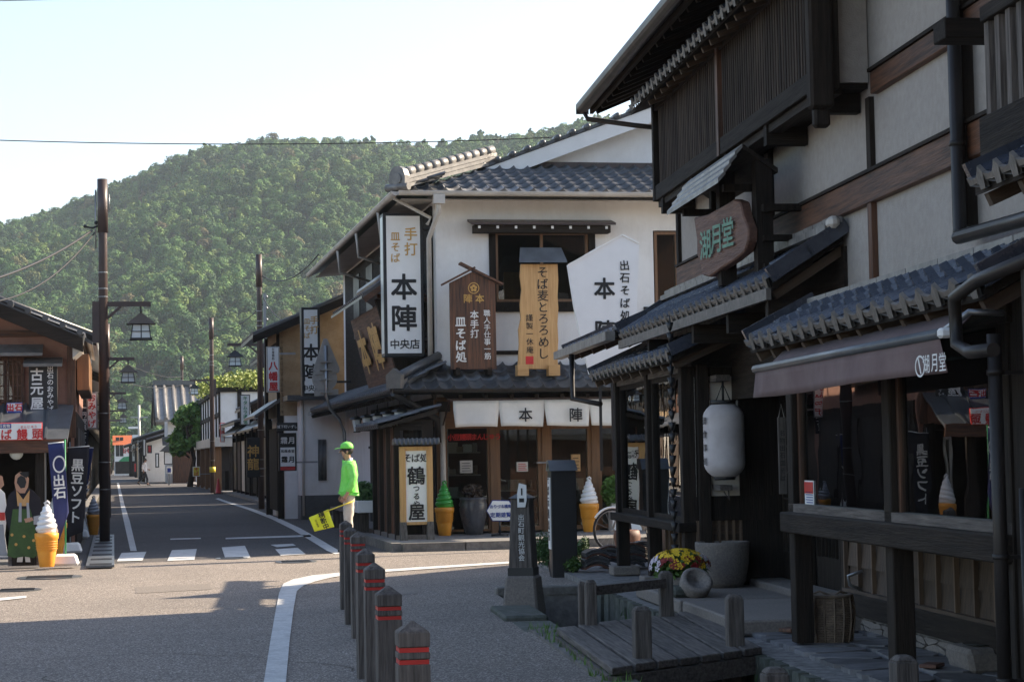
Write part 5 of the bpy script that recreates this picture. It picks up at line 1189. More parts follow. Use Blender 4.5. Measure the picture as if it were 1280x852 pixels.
b=MB(); N_=26
for i in range(N_):
    z=(2+i*57/N_)*k; r=(27+4.5*math.sin(i/N_*2.6))*k; b.tube([(r*(1+.012*((j+i)%2))*math.cos(2*math.pi*j/32),.85*r*(1+.012*((j+i)%2))*math.sin(2*math.pi*j/32),z+.003*((j+i)%2)) for j in range(33)],1.15*k,5,False)
b.build('woven_side','wicker',t)['kind']='stuff'
b=MB()
for j in range(16):
    a=2*math.pi*j/16; b.tube([((27+4.5*math.sin(i/8*2.6))*k*1.06*math.cos(a),.85*(27+4.5*math.sin(i/8*2.6))*k*1.06*math.sin(a),i/8*60*k) for i in range(9)],1.3*k,5)
b.build('stakes','wicker',t)['kind']='stuff'
b=MB(); b.lathe([(29*k,57*k),(31*k,60*k),(28*k,61*k)],(0,0,0),24); b.tube([(-25*k,0,60*k),(-12*k,-4*k,65*k),(-2*k,-14*k,60*k)],1.5*k,6); b.tube([(5*k,-14*k,60*k),(14*k,-4*k,64*k),(25*k,0,60*k)],1.5*k,6); b.build('rim','wicker',t)
b=MB(); b.lathe([(25.5*k,2*k),(29*k,20*k),(30*k,38*k),(28*k,57*k)],(0,0,0),20); o=b.build('lining','wicker',t); o.scale=(.97,.82,1)
tx_,ty_=RF.az(1226,838,.08); k=ty_/2500; t=thing('stone_trough','grey hollowed stone trough at the foot of the downpipe','stone trough',RF,tx_,ty_,.08)
b=MB(); b.hexa([(tx_-.14,ty_-.24,.08),(tx_+.2,ty_-.24,.08),(tx_+.2,ty_+.2,.08),(tx_-.14,ty_+.2,.08),(tx_-.17,ty_-.25,.24),(tx_+.22,ty_-.25,.25),(tx_+.22,ty_+.22,.25),(tx_-.17,ty_+.22,.24)]); b.build('block','granite',t,bevel=.03)
b=MB(); b.lathe([(.13,.0),(.135,.006)],(tx_+.02,ty_-.02,.252),18); b.build('hollow','water',t)
# old bricks / roof tiles lying on the terrace
for k,(px,py,rz_,lb) in enumerate(((1000,789,.5,'dark flat tile lying on the terrace nearer the wicker basket'),(1020,797,.3,'reddish flat tile lying at the edge of the terrace beside a darker one'),(1165,834,.9,'small orange tile fragment lying by the post base'))):
    x_,y_=RF.az(px,py,.11); b=MB(); b.box(-.16,.16,-.07,.07,0,.03); o=b.build('loose_tile','terracotta' if k else 'brown_wood_x',None,bevel=.005); o.location=RF.w(x_,y_,.115); o.rotation_euler.z=RF.th+rz_; tag(o,lb,'tile')
    if k==2: o.scale=(.5,.8,.8)
# --- stacks of curved roof tiles
ctm=MB(); vs=[];n=8
for i in range(n+1):
    a=-1+2*i/n; vs+=[(a*.15,-.14,.05*(1-a*a)),(a*.15,.14,.05*(1-a*a))]
ctm.add(vs+[(x,y,z+.02) for x,y,z in vs],[(2*i,2*i+1,2*i+3,2*i+2) for i in range(n)]+[(2*n+2+2*i,2*n+4+2*i,2*n+5+2*i,2*n+3+2*i) for i in range(n)]+[(2*i,2*i+2,2*n+4+2*i,2*n+2+2*i) for i in range(n)]+[(2*i+1,2*n+3+2*i,2*n+5+2*i,2*i+3) for i in range(n)]+[(0,2*n+2,2*n+3,1),(2*n,2*n+1,4*n+3,4*n+2)])
cme=[ctm.mesh('curved_tile','tile'),ctm.mesh('curved_tile_old','terracotta')]
for k,(px,py,n_,lb,ry) in enumerate(((744,711,8,'left stack of curved roof tiles beside the shrub, in front of the bicycle wheel',.1),(763,706,8,'middle stack of curved roof tiles right in front of the corner post',-.15),(789,708,10,'stack of curved roof tiles between the corner post and the slatted wall',.05),(803,706,10,'rightmost stack of curved roof tiles against the slatted wall',0))):
    x_,y_=RF.az(px,py,.1); t=thing('tile_stack',lb,'roof tiles',RF,x_,y_,.1,'stacks of old roof tiles',rot=ry,local=True)
    for i in range(n_): inst('tile',cme[(i*7+k)%5==0],t,(random.uniform(-.01,.01),random.uniform(-.015,.015),i*.026),(0,0,random.uniform(-.05,.05)))
# --- stone base and black pillar, shrubs
x_,y_=RF.az(707,722,.0); bz_=.0
t=thing('black_pillar','black square pillar with a sloping metal cap and white lettering on its side','sign pillar',RF,x_,y_,0); k=y_/2500
zt=rx(707,590,x_)[1]; zt=EYE+(-1)*0+RF.ay(707,588,y_)[1]-EYE
b=MB(); b.box(x_-.16,x_+.15,y_-.02,y_+.26,0,zt); b.build('shaft','black_paint',t,bevel=.006)
b=MB(); b.hexa([(x_-.18,y_-.05,zt+.0),(x_+.17,y_-.05,zt+.0),(x_+.17,y_+.29,zt+.0),(x_-.18,y_+.29,zt+.0),(x_-.17,y_+.14,zt+.13),(x_+.16,y_+.14,zt+.13),(x_+.16,y_+.29,zt+.13),(x_-.17,y_+.29,zt+.13)]); b.build('cap','clad_tile',t)
b=MB(); b.box(x_-.172,x_-.161,y_+.02,y_+.22,.35,zt-.08); b.build('side_plate','white_paint',t); text('皿そば元祖出石','ink',t,(x_-.175,y_+.12,.92),.12,right=(0,-1,0),step=1.15,bold=.03,th=.001)
shr=[]
def shrub(label,px,py,rp,hp_,seed,m='leaf',fr=RF,z=0,n=1500,name='shrub',lf=.022):
    x,y=fr.az(px,py,z); k=y/2500; r=rp*k; h=hp_*k
    t=thing(name,label,'shrub',fr,x,y,z); b=MB(); rnd=random.Random(seed)
    for j in range(7): 
        v=(rnd.uniform(-.5,.5)*r,rnd.uniform(-.5,.5)*r,h*(.35+.4*rnd.random())); foliage(b,(x+v[0],y+v[1],z+v[2]),(r*.55,r*.55,h*.32),n//7,lf,seed*10+j)
    b.build('foliage',m,t)['kind']='stuff'
    b=MB()
    for j in range(5): a=j*1.3; b.tube([(x,y,z),(x+.3*r*math.cos(a),y+.3*r*math.sin(a),z+h*.6)],[.012,.005],5)
    b.build('stem','bark',t); return t
shrub('round dark green shrub left of the black pillar',688,715,22,52,3,n=2400)
shrub('small leafy shrub right of the black pillar',727,703,12,34,4,n=900)
shrub('low straggly plant at the foot of the black pillar',715,722,16,28,6,n=500,m='leaf_bright')
# stone-edged planting bed
b=MB(); x0_,y0_=RF.az(662,735,.0); b.box(CX0-.02,CX1+.1,CY1+.01,CY1+.22,-.4,.09); tag(b.build('bed_edge','concrete',frame=RF,bevel=.015),'low concrete edge of the planting bed at the end of the channel','kerb')
# --- tourist association post
px_,py_=RF.az(655,756,.0); k=py_/2500; zt=RF.ay(650,622,py_)[1]
t=thing('marker_post','tapered wooden marker post with a copper cap and carved white lettering, on a stone base','post',RF,px_,py_,0,rot=R(-20),local=True)
b=MB(); b.hexa([(-.19,-.19,-.1),(.19,-.19,-.1),(.19,.19,-.1),(-.19,.19,-.1),(-.15,-.15,.30),(.15,-.15,.30),(.15,.15,.30),(-.15,.15,.30)]); b.build('base','granite',t,bevel=.02)
b=MB(); b.hexa([(-.125,-.125,.30),(.125,-.125,.30),(.125,.125,.30),(-.125,.125,.30),(-.095,-.095,zt),(.095,-.095,zt),(.095,.095,zt),(-.095,.095,zt)]); b.build('shaft','grey_wood_z',t,bevel=.008)
b=MB(); b.hexa([(-.115,-.115,zt),(.115,-.115,zt),(.115,.115,zt),(-.115,.115,zt),(-.02,-.02,zt+.06),(.02,-.02,zt+.06),(.02,.02,zt+.06),(-.02,.02,zt+.06)]); b.build('cap','clad_tile',t)
text('出石町観光協会','white_text',t,(.015,-.118,.68),.062,step=1.08,bold=.01,up=(0,.025,1),th=.006)
b=MB(); b.prism([(-.02,-.112,.98),(.06,-.112,.98),(.075,-.112,1.05),(.075,-.112,1.2),(-.0,-.112,1.22),(-.02,-.112,1.12)],(0,-1,0),.012); mp_=b.build('map_plate','white_paint',t)
b=MB(); b.box(.0,.05,-.128,-.1245,1.03,1.07); b.box(.02,.035,-.128,-.1245,1.1,1.17); b.build('map_print','ink',mp_)
b=MB(); b.box(-.13,.13,-.128,.128,.30,.38); b.build('band','black_paint',t)
for k,(a,c,e_,f_,lb,z0,z1) in enumerate(((CX0-.30,CX0-.02,18.0,19.3,'mossy concrete block under the marker post at the channel edge',-.5,.02),(CX0-.26,CX0+.0,16.9,17.95,'lower concrete step at the channel edge, nearer than the block under the marker post',-.5,-.0))):
    b=MB(); b.box(a,c+.12,e_,f_,z0,z1+.025*(1-k)+.012); tag(b.build('edge_block','mossy_stone',frame=RF,bevel=.02),lb,'stone block')
# --- wooden deck over the channel
D=[RF.az(*p,.12) for p in ((694,784),(763,834),(954,808),(868,762))]
t=thing('wooden_deck','weathered plank footbridge with four short posts crossing the channel to the shop','footbridge',RF,D[1][0],D[1][1],0)
NB=7
for i in range(NB):
    f0=i/NB+.009; f1=(i+1)/NB-.009
    a=Vector((*D[0],0)).lerp(Vector((*D[3],0)),f0); a2=Vector((*D[0],0)).lerp(Vector((*D[3],0)),f1); c=Vector((*D[1],0)).lerp(Vector((*D[2],0)),f0); c2=Vector((*D[1],0)).lerp(Vector((*D[2],0)),f1)
    z=.12+random.uniform(-.004,.004); ex_=random.uniform(-.02,.02); a.y+=ex_; a2.y+=ex_
    b=MB(); b.hexa([(c.x,c.y,z-.05),(c2.x,c2.y,z-.05),(a2.x,a2.y,z-.05),(a.x,a.y,z-.05),(c.x,c.y,z),(c2.x,c2.y,z),(a2.x,a2.y,z),(a.x,a.y,z)]); b.build('plank','grey_wood_y',t,bevel=.006)
b=MB(); b.bar((D[1][0]+.01,D[1][1]+.05,-.0),(D[2][0]-.01,D[2][1]+.05,-.0),.10,.12); b.bar((D[0][0]+.03,D[0][1]-.05,-.0),(D[1][0]+.03,D[1][1]+.03,-.0),.08,.12); b.bar((D[0][0]+.03,D[0][1]-.1,0),(D[3][0],D[3][1]-.1,0),.10,.12); b.build('beam','grey_wood_x',t)
b=MB(); b.box(D[2][0]-.3,D[2][0]-.16,D[2][1]+.0,D[2][1]+.14,-.9,-.06); b.build('support_post','grey_wood_z',t)
def dpost(px,py,top,w=.058,par=t,z=.12):
    x,y=RF.az(px,py,z); zt=RF.ay(px,top,y)[1]; b=MB(); b.box(x-w,x+w,y-w,y+w,z-.03,zt-.03); b.hexa([(x-w,y-w,zt-.03),(x+w,y-w,zt-.03),(x+w,y+w,zt-.03),(x-w,y+w,zt-.03),(x-w*.6,y-w*.6,zt),(x+w*.6,y-w*.6,zt),(x+w*.6,y+w*.6,zt),(x-w*.6,y+w*.6,zt)]); b.build('post','grey_wood_z',par,bevel=.006); return x,y,zt
dpost(803,822,757); dpost(919,806,742); A_=dpost(739,781,724,.045); B_=dpost(833,769,713,.055); dpost(728,780,726,.03)
b=MB(); b.bar((A_[0],A_[1],A_[2]-.09),(B_[0],B_[1],B_[2]-.10),.07,.075); b.build('rail','grey_wood_x',t)
# nearer deck, only its posts reach into view
t=thing('near_deck','posts of a nearer footbridge poking up at the bottom edge of the photo','footbridge',RF,2.7,9.5,0)
for px,py in ((1129,818),(968,833)):
    x,y=RF.az(px,py,.44); b=MB(); b.box(x-.062,x+.062,y-.062,y+.062,.05,.41); b.hexa([(x-.062,y-.062,.41),(x+.062,y-.062,.41),(x+.062,y+.062,.41),(x-.062,y+.062,.41),(x-.035,y-.035,.44),(x+.035,y-.035,.44),(x+.035,y+.035,.44),(x-.035,y+.035,.44)]); b.build('post','grey_wood_z',t,bevel=.008)
b=MB()
for i in range(7): b.box(2.05+i*.20,2.05+i*.20+.19,7.0,9.9,.06,.11)
b.build('planking','grey_wood_y',t)['kind']='stuff'
# --- bollards along the road edge
bt=[(432,650),(438,657.5),(447,664.5),(456,685),(467.5,702.5),(485,731.5),(515,775)]
names=['farthest bollard of the row, almost behind the second','second farthest bollard, tight behind the third','third bollard from the far end, its two red bands clear of the person','middle bollard of the seven','third nearest bollard of the row','second nearest bollard of the row','nearest bollard, cut by the bottom edge of the photo']
ob=None
for k,(px,py) in enumerate(bt):
    x,y=SF.az(px,py,.885)
    if ob is None:
        ob=thing('wooden_bollard',names[0],'bollard',SF,x,y,0,'wooden bollards along the road',local=True)
        b=MB(); w=.060
        b.box(-w,w,-w,w,-.02,.725); b.box(-w+.008,w-.008,-w+.008,w-.008,.725,.745); b.box(-w,w,-w,w,.745,.77); b.box(-w+.008,w-.008,-w+.008,w-.008,.77,.79); b.box(-w,w,-w,w,.79,.845)
        b.hexa([(-w,-w,.845),(w,-w,.845),(w,w,.845),(-w,w,.845),(-.006,-.006,.885),(.006,-.006,.885),(.006,.006,.885),(-.006,.006,.885)]); b.build('post','grey_wood_z',ob,bevel=.003)
        for z in (.724,.769): 
            b=MB(); b.box(-w+.004,w-.004,-w+.004,w-.004,z+.002,z+.019); b.build('red_band','red_enamel',ob)
    else: dup(ob,SF.w(x,y,0),SF.th+random.uniform(-.05,.05),'wooden '+names[k])
ob['label']='wooden '+names[0]
# ================================================================== left shop, street, poles
def sp(px,py,y): x,z=SF.ay(px,py,y); return x,z
LY=33.6
ls=thing('souvenir_shop','reddish plastered souvenir shop with a tiled gable roof at the left edge','shop building',SF,-6,LY,0)
lc=sp(92,480,LY)[0]                     # street-side corner
zlo=sp(20,548,LY)[1]
b=MB(); b.box(-16,lc,LY,LY+.2,zlo-.1,sp(0,372,LY)[1]+1.0)
zr0=sp(0,378,LY-.5)[1]; xr0=sp(0,378,LY-.5)[0]; zr1=sp(104,421,LY-.5)[1]; xr1=sp(104,421,LY-.5)[0]; rs=(zr0-zr1)/(xr1-xr0)
def rz(x): return zr1+(xr1-x)*rs
xm=xr1-6.5
wallb=MB(); wallb.prism([(xm*1-6,LY,zlo),(lc,LY,zlo),(lc,LY,rz(lc)-.15),(xm,LY,rz(xm)-.15),(xm-6,LY,rz(xm)-.15-6*rs)],(0,1,0),.2); wallb.box(lc-.2,lc,LY+.201,LY+10,.0,rz(lc)-.15); wallb.box(-16,lc,LY+9.8,LY+10.2,0,rz(lc)-.2); wallb.build('wall','red_plaster',ls)
b=MB(); b.box(lc-.02,lc+.04,LY+.3,LY+9.6,.05,2.35); b.build('side_shopfront','black_wood_z',ls)
b=MB(); b.box(lc+.041,lc+.06,-.9,.9,.5,2.1); me=b.mesh('side_window','interior')
for k in range(4): inst('side_window',me,ls,(0,LY+1.5+k*2.2,0))
for s_x,x0,x1 in ((1,xm,xr1),(-1,xm-6.5,xm)):
    za=rz(xm); zb=rz(xr1)
    p=[(x0,LY-.75,za if s_x>0 else zb),(x1,LY-.75,zb if s_x>0 else za)]
    b=MB(); b.prism([(p[0][0],p[0][1],p[0][2]-.10),(p[1][0],p[1][1],p[1][2]-.10),p[1],p[0]],(0,1,0),11); rf=b.build('roof','tile',ls)
    b=MB(); b.prism([(p[0][0],LY-.77,p[0][2]-.26),(p[1][0],LY-.77,p[1][2]-.26),(p[1][0],LY-.77,p[1][2]-.03),(p[0][0],LY-.77,p[0][2]-.03)],(0,1,0),.05); b.build('bargeboard','black_wood_x',rf)
    if s_x>0:
        b=MB(); b.tube([(0,-.1,0),(0,.18,0)],.05,8); me=b.mesh('verge_tile','tile')
        for k in range(24): x=xr1-.05-k*.27; inst('verge_tile',me,rf,(x,LY-.72,rz(x)+.04))
        tiled(ls,(xr1,LY-.6,zr1+.03),(0,1,0),(-1,0,rs),38,3,.27,.3,'tile','tile',joined='roof_tiles')
b=MB(); b.prism([(xr1-.02,LY-.7,zr1-.22),(lc,LY-.7,rz(lc)-.42),(lc,LY-.7,rz(lc)-.12),(xr1-.02,LY-.7,zr1-.12)],(0,1,0),10); b.build('soffit','cream_pipe',ls)
# beam, window, hood
za=sp(0,413,LY)[1]; zb=sp(0,421,LY)[1]; b=MB(); b.box(-14,sp(69,410,LY)[0],LY-.05,LY-.001,zb,za); b.build('beam','brown_wood_x',ls)
b=MB(); b.box(lc-.10,lc+.03,LY-.04,LY+.1,zlo,rz(lc)-.2); b.build('post','brown_wood_z',ls)
x1,z1=sp(30,447,LY); x0,z0=sp(-60,504,LY); w_=window(x0,x1,z0,z1,LY-.06,ls,3,'brown_wood_z',dep=.05)
b=MB()
for k in range(14): xx=x0+.1+k*(x1-x0-.2)/13; b.box(xx-.01,xx+.01,LY-.09,LY-.07,z0,z1)
for k in range(4): zz=z0+.1+k*(z1-z0-.2)/3; b.box(x0,x1,LY-.09,LY-.07,zz-.01,zz+.01)
b.build('lattice','brown_wood_z',w_)
a_,c_=sp(53,439,LY-.4); b=MB(); b.prism([(x0-.3,LY-.4,c_-.02),(x0-.3,LY,c_+.14),(x0-.3,LY,c_+.10),(x0-.3,LY-.4,c_-.07)],(1,0,0),a_-x0+.3); b.build('hood','pale_tile',ls)
# lower roof in front, sloping toward the viewer
hx1,hz=sp(84,549,LY-1.6); hzt=sp(0,506,LY)[1]
b=MB(); b.hexa([(-16,LY-1.6,hz-.06),(hx1,LY-1.6,hz-.06),(lc+.0,LY,hzt-.06),(-16,LY,hzt-.06),(-16,LY-1.6,hz),(hx1,LY-1.6,hz),(lc,LY,hzt),(-16,LY,hzt)]); b.build('lower_roof','metal_roof',ls)
b=MB(); b.hexa([(0,0,0),(.035,0,0),(.035,1.6,hzt-hz),(0,1.6,hzt-hz),(0,0,.03),(.035,0,.03),(.035,1.6,hzt-hz+.03),(0,1.6,hzt-hz+.03)]); me=b.mesh('roof_rib','metal_roof')
for k in range(26): inst('roof_rib',me,ls,(hx1-.35-k*.36,LY-1.6,hz+.002))
b=MB(); b.box(-16,hx1,LY-1.66,LY-1.6,hz-.2,hz+.01); b.build('fascia','brown_wood_x',ls)
b=MB(); b.box(-.07,.07,-.07,.07,.05,hz-.1); me=b.mesh('post','black_wood_z')
for px in (50,-40,-150): inst('post',me,ls,(sp(px,600,LY-1.4)[0],LY-1.4,0))
# ground floor: dark open shop with counter and goods
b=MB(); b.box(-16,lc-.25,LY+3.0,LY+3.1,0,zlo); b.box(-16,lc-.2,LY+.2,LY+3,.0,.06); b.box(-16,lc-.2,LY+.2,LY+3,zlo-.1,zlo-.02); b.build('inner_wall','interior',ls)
b=MB(); b.box(lc-.25,lc-.05,LY-.05,LY+.1,.05,zlo); b.build('post','black_wood_z',ls)
b=MB(); b.box(-14,lc-1.3,LY-.1,LY+.6,.05,.85); b.build('counter','brown_wood_x',ls)
rnd=random.Random(21)
for k in range(34): inst('goods_box',gm[rnd.randrange(5)],ls,(lc-1.4-k*.28,LY+.1+.3*rnd.random(),.85),(0,0,rnd.uniform(-.3,.3)),scale=1+rnd.random())
x0,z1=sp(47,566,LY-.1); x1,z0=sp(58,640,LY-.1); window(x0,x1,z0,z1,LY-.1,ls,0,'steel')
b=MB(); b.box(lc+.045,lc+.24,LY+.6,LY+5.5,2.72,3.32); b.build('balcony','frame_wood_z',ls)
b=MB(); b.prism([(lc,LY+.4,3.62),(lc+.30,LY+.4,3.46),(lc+.30,LY+.4,3.52),(lc,LY+.4,3.70)],(0,1,0),5.4); b.build('balcony_roof','tile',ls)
# black name sign with a tiny eave
t,x0,x1,z0,z1=board_sign('hanging_sign','black signboard with white brush lettering 古元屋 on the reddish gable wall','x' and 36,72,455,517,LY-.22,.1,'black_paint','black_paint',.02)
text('古元屋','white_text',t,((x0+x1)/2-(x1-x0)*.22,LY-.235,(z0+z1)/2),.205,step=1.15,bold=.03); text('出石のおみやげ','white_text',t,((x0+x1)/2+(x1-x0)*.25,LY-.235,(z0+z1)/2),.103,step=1.05,bold=.02)
b=MB(); b.prism([(x0-.08,LY-.42,z1+.0),(x0-.08,LY-.02,z1+.12),(x0-.08,LY-.02,z1+.06),(x0-.08,LY-.42,z1-.05)],(1,0,0),x1-x0+.16); b.build('eave','pale_tile',t)
t,x0,x1,z0,z1=board_sign('small_sign','small white sign with red lettering over a blue band below the gable window',8,28,503,518,LY-.35,.04,'white_paint','blue_text',.012)
text('出石','red_text',t,((x0+x1)/2,LY-.365,(z0+z1)/2+.02),.12,vertical=False,bold=.04)
b=MB(); b.box(x0+.02,x1-.02,LY-.366,LY-.362,z0+.02,z0+.06); b.build('band','blue_text',t)
# white signboard with red lettering on the fascia
y=LY-1.72
t,x0,x1,z0,z1=board_sign('fascia_sign','long white signboard reading そば饅頭 in red on the shop eave',-120,53,530,549.5,y,.05,'white_paint','red_enamel',.012)
xr_=SF.ay(36,543,y)[0]
text('そば饅頭','red_text',t,(SF.ay(18,543,y)[0],y-.016,SF.ay(18,542.5,y)[1]),.165,vertical=False,bold=.028,step=1.42)
text('まんじゅう','red_text',t,(SF.ay(36,533,y)[0],y-.016,SF.ay(36,533.2,y)[1]),.045,vertical=False,bold=.012,step=1.15)
b=MB(); b.box(x0+.02,SF.ay(14,533,y)[0],y-.018,y-.013,z1-.085,z1-.015); b.build('band','blue_text',t)
text('出石名物','white_text',t,(SF.ay(3,533,y)[0],y-.019,z1-.05),.055,vertical=False,bold=.03)
# round lamp under the eave
x,z=sp(20.5,566,LY-1.5); t=thing('globe_lamp','white round globe lamp hanging under the left shop eave','lamp',SF,x,LY-1.5,z); b=MB(); b.ball((x,LY-1.5,z),.105,14); b.build('globe','lamp_glass',t); b=MB(); b.tube([(x,LY-1.5,z+.09),(x,LY-1.5,hz-.05)],.015,6); b.build('stem','black_paint',t)
# --- houses along both sides
def house(label,x0,x1,y0,y1,ze,mat_,rise=.45,side='L',ov=.7,name='town_house',roofm='tile',ridge=None,ncol=None,win=True,ground='black_wood_z',storeys=2):
    """gable house: eave along the street. side L: its street face is at x0 (right-hand row), side R: at x1"""
    t=thing(name,label,'house',SF,(x0 if side=='L' else x1),y0,0)
    xm=(x0+x1)/2; zr=ze+(xm-x0)*rise
    b=MB(); b.prism([(x0,y0,2.6),(x1,y0,2.6),(x1,y0,ze),(xm,y0,zr-.05),(x0,y0,ze)],(0,1,0),.15); b.box(x0,x0+.15,y0+.15,y1,2.6,ze); b.box(x1-.15,x1,y0+.15,y1,2.6,ze); b.box(x0+.15,x1-.15,y1-.1,y1,2.6,ze); b.build('wall',mat_,t)
    b=MB(); b.box(x0+.1,x1-.1,y0+.02,y1-.02,0,2.6); b.build('ground_floor',ground,t)
    for s_ in (-1,1):
        xe=xm+s_*((xm-x0)+ov); zz=ze-ov*rise
        b=MB(); b.prism([(xm,y0-.5,zr),(xe,y0-.5,zz),(xe,y0-.5,zz+.09),(xm,y0-.5,zr+.10)],(0,1,0),y1-y0+.8); r=b.build('roof',roofm,t)
        if y0<70:
            b=MB(); b.tube([(xm,0,zr+.10),(xe,0,zz+.10)],.05,6); me=b.mesh('tile_row',roofm); 
            for k in range(int((y1-y0+.8)/.30)): inst('tile_row',me,r,(0,y0-.45+k*.30,0))
        else:
            b=MB()
            for k in range(int((y1-y0+.8)/.55)): b.tube([(xm,y0-.45+k*.55,zr+.10),(xe,y0-.45+k*.55,zz+.10)],.08,5)
            b.build('roof_tiles',roofm,r)['kind']='stuff'
        b=MB(); b.prism([(xm,y0-.52,zr-.16),(xe,y0-.52,zz-.14),(xe,y0-.52,zz+.05),(xm,y0-.52,zr+.05)],(0,1,0),.06); b.build('bargeboard','black_wood_x',r)
    b=MB(); b.box(xm-.14,xm+.14,y0-.5,y1+.3,zr+.05,zr+.28); b.build('ridge',roofm,t)
    sx=-1 if side=='L' else 1; xs=x0 if side=='L' else x1
    b=MB(); xe=xs+sx*.65; b.prism([(xs,y0,2.95),(xe,y0,2.55),(xe,y0,2.62),(xs,y0,3.05)],(0,1,0),y1-y0); b.build('lower_roof',roofm,t)
    n=max(1,int((y1-y0)/2.6))
    for k in range(n):
        ya=y0+.5+k*(y1-y0)/n; yb=ya+(y1-y0)/n*.55
        if win and ze>4:
            b=MB(); b.box(xs-.04 if side=='L' else xs,xs if side=='L' else xs+.04,ya,yb,3.3,min(ze-.35,4.5)); f=b.build('window','black_wood_z',t)
            b=MB(); b.box(min(xs,xs+sx*.055),max(xs,xs+sx*.055)-0.0,ya+.08,yb-.08,3.38,min(ze-.43,4.4)); b.build('pane','black_paint',f)
        b=MB(); b.box(min(xs+sx*-.05,xs+sx*.06),max(xs+sx*-.05,xs+sx*.06),ya,yb+.3,.2,2.3); b.build('shopfront',['black_wood_z','black_paint','cream_pipe','interior','panel_wood_z'][(k*2+int(y0))%5],t)
    b=MB()
    for k in range(n+1): yk=y0+k*(y1-y0)/n; b.box(xs-.08,xs+.08,yk-.07 if k else yk,yk+.07,.0,ze-.05)
    b.build('posts','black_wood_z',t)['kind']='stuff'
    return t
hs=SF.ay(346,450,51.5)[0]; 
house('tan boarded house with a low tiled roof just past the restaurant, behind the 八幡屋 sign',hs,hs+7,50.6,54.6,SF.ay(346,410,51)[1],'tan_siding',.42,ground='white_plaster')
b=MB(); 
house('low brown house squeezed behind the tan house, next to the near right lamp pole',5.4,12,55.2,60.5,4.4,'brown_wood_z',.4,ov=.45)
house('dark house with a brown gable just past the near right lamp pole',5.35,12,62.5,69,5.0,'white_plaster',.42)
house('narrow dark townhouse behind the green-lettered sign',5.45,12,71.5,80,SF.ay(300,500,70)[1]+.1,'brown_wood_z',.45)
house('low white-walled house behind the black sign with gold characters',5.4,9,80.5,92,3.1,'white_plaster',.25)
xw0=SF.ay(376,560,49.6)[0]; zw=SF.ay(390,500,49.6)[1]
t=thing('white_annex','white plastered low annex with a barred window between the restaurant and the tan house','annex',SF,xw0,49.6,0)
b=MB(); b.box(xw0,6.6,49.6,50.5,.6,zw); b.build('wall','white_plaster',t); b=MB(); b.box(xw0-.01,6.6,49.59,50.5,0,.599); b.build('dado','clad_tile',t)
b=MB(); b.box(xw0-.35,6.6,49.2,50.5,zw+.001,zw+.12); b.build('roof','tile',t)
xa_,za_=SF.ay(397.5,549,49.55); xb_,zb9=SF.ay(408.5,600,49.55); b=MB(); b.box(xa_,xb_,49.56,49.599,zb9,za_); wq=b.build('window','black_paint',t)
b=MB()
for k in range(6): b.tube([(xa_+.02+k*(xb_-xa_-.04)/5,49.54,zb9),(xa_+.02+k*(xb_-xa_-.04)/5,49.54,za_)],.010,5)
b.build('window_bars','steel',wq)['kind']='stuff'
b=MB(); b.tube([(xw0+.05,49.55,zw),(xw0+.05,49.55,.1)],.03,6); b.build('downpipe','cream_pipe',t)
# white timber-framed building with planted roof
y=96; x0,z1=sp(243,500,y); x1=sp(282,500,y)[0]; z0=sp(250,547,y)[1]
xh=5.0
t=thing('timbered_house','white house with dark vertical timbers and shrubs spilling over its flat roof','house',SF,xh,y,0)
za=SF.ay(266,490,y)[1]; zb_=SF.ay(266,546,y)[1]
b=MB(); b.box(xh,xh+7,y,y+24,zb_,za); b.build('wall','white_plaster',t)
b=MB(); b.box(-.06,.0,-.14,.14,zb_,za-.02); me=b.mesh('timber','black_wood_z')
for k in range(9): inst('timber',me,t,(xh-.005,y+.5+k*2.85,0))
b=MB(); b.box(xh-.07,xh-.001,y,y+24,(za+zb_)/2-.10,(za+zb_)/2+.12); b.build('rail','black_wood_y',t)
b=MB(); b.box(xh-.1,xh+.0,y-.05,y+.01,zb_,za); b.box(xh+.8,xh+1.0,y-.05,y-.001,zb_,za); b.build('corner_post','black_wood_z',t)
b=MB(); b.box(xh-.15,xh+7.1,y-.1,y+24.1,za,za+.22); b.build('parapet','black_wood_y',t)
b=MB(); b.box(xh-.3,xh+7,y-.2,y+24,zb_-.45,zb_-.01); b.build('band','cream_pipe',t)
b=MB(); b.box(xh+.4,xh+7,y+.1,y+24,0,zb_-.46); b.build('ground_floor','interior',t)
b=MB(); b.box(-.14,.14,-.14,.14,0,zb_-.46); me=b.mesh('porch_post','frame_wood_z')
for k in range(5): inst('porch_post',me,t,(xh-.1,y+.3+k*5.5,0))
b=MB(); b.box(xh+.2,xh+.38,y+.2,y+24,0,1.0); b.build('railing','black_wood_y',t)
for k in range(6):
    t=thing('roof_shrub',['yellow-green shrub spilling over the near corner of the flat roof','second roof shrub behind the near corner one','third roof shrub along the flat roof','fourth roof shrub along the flat roof','fifth roof shrub near the far end of the flat roof','farthest roof shrub on the flat roof'][k],'shrub',SF,xh+.3+.7*(k%2)+ (.9 if k<2 else 0),y+.4+k*3.2,za+.2)
    c=BASE[t.name]; foliage(b:=MB(),(c.x,c.y,c.z+.35),(1.3,1.5,.55),1100,.09,40+k); b.build('foliage','leaf_yellow',t)['kind']='stuff'; b=MB(); b.tube([(c.x,c.y,c.z-.1),(c.x,c.y,c.z+.4)],.04,5); b.build('stem','bark',t)
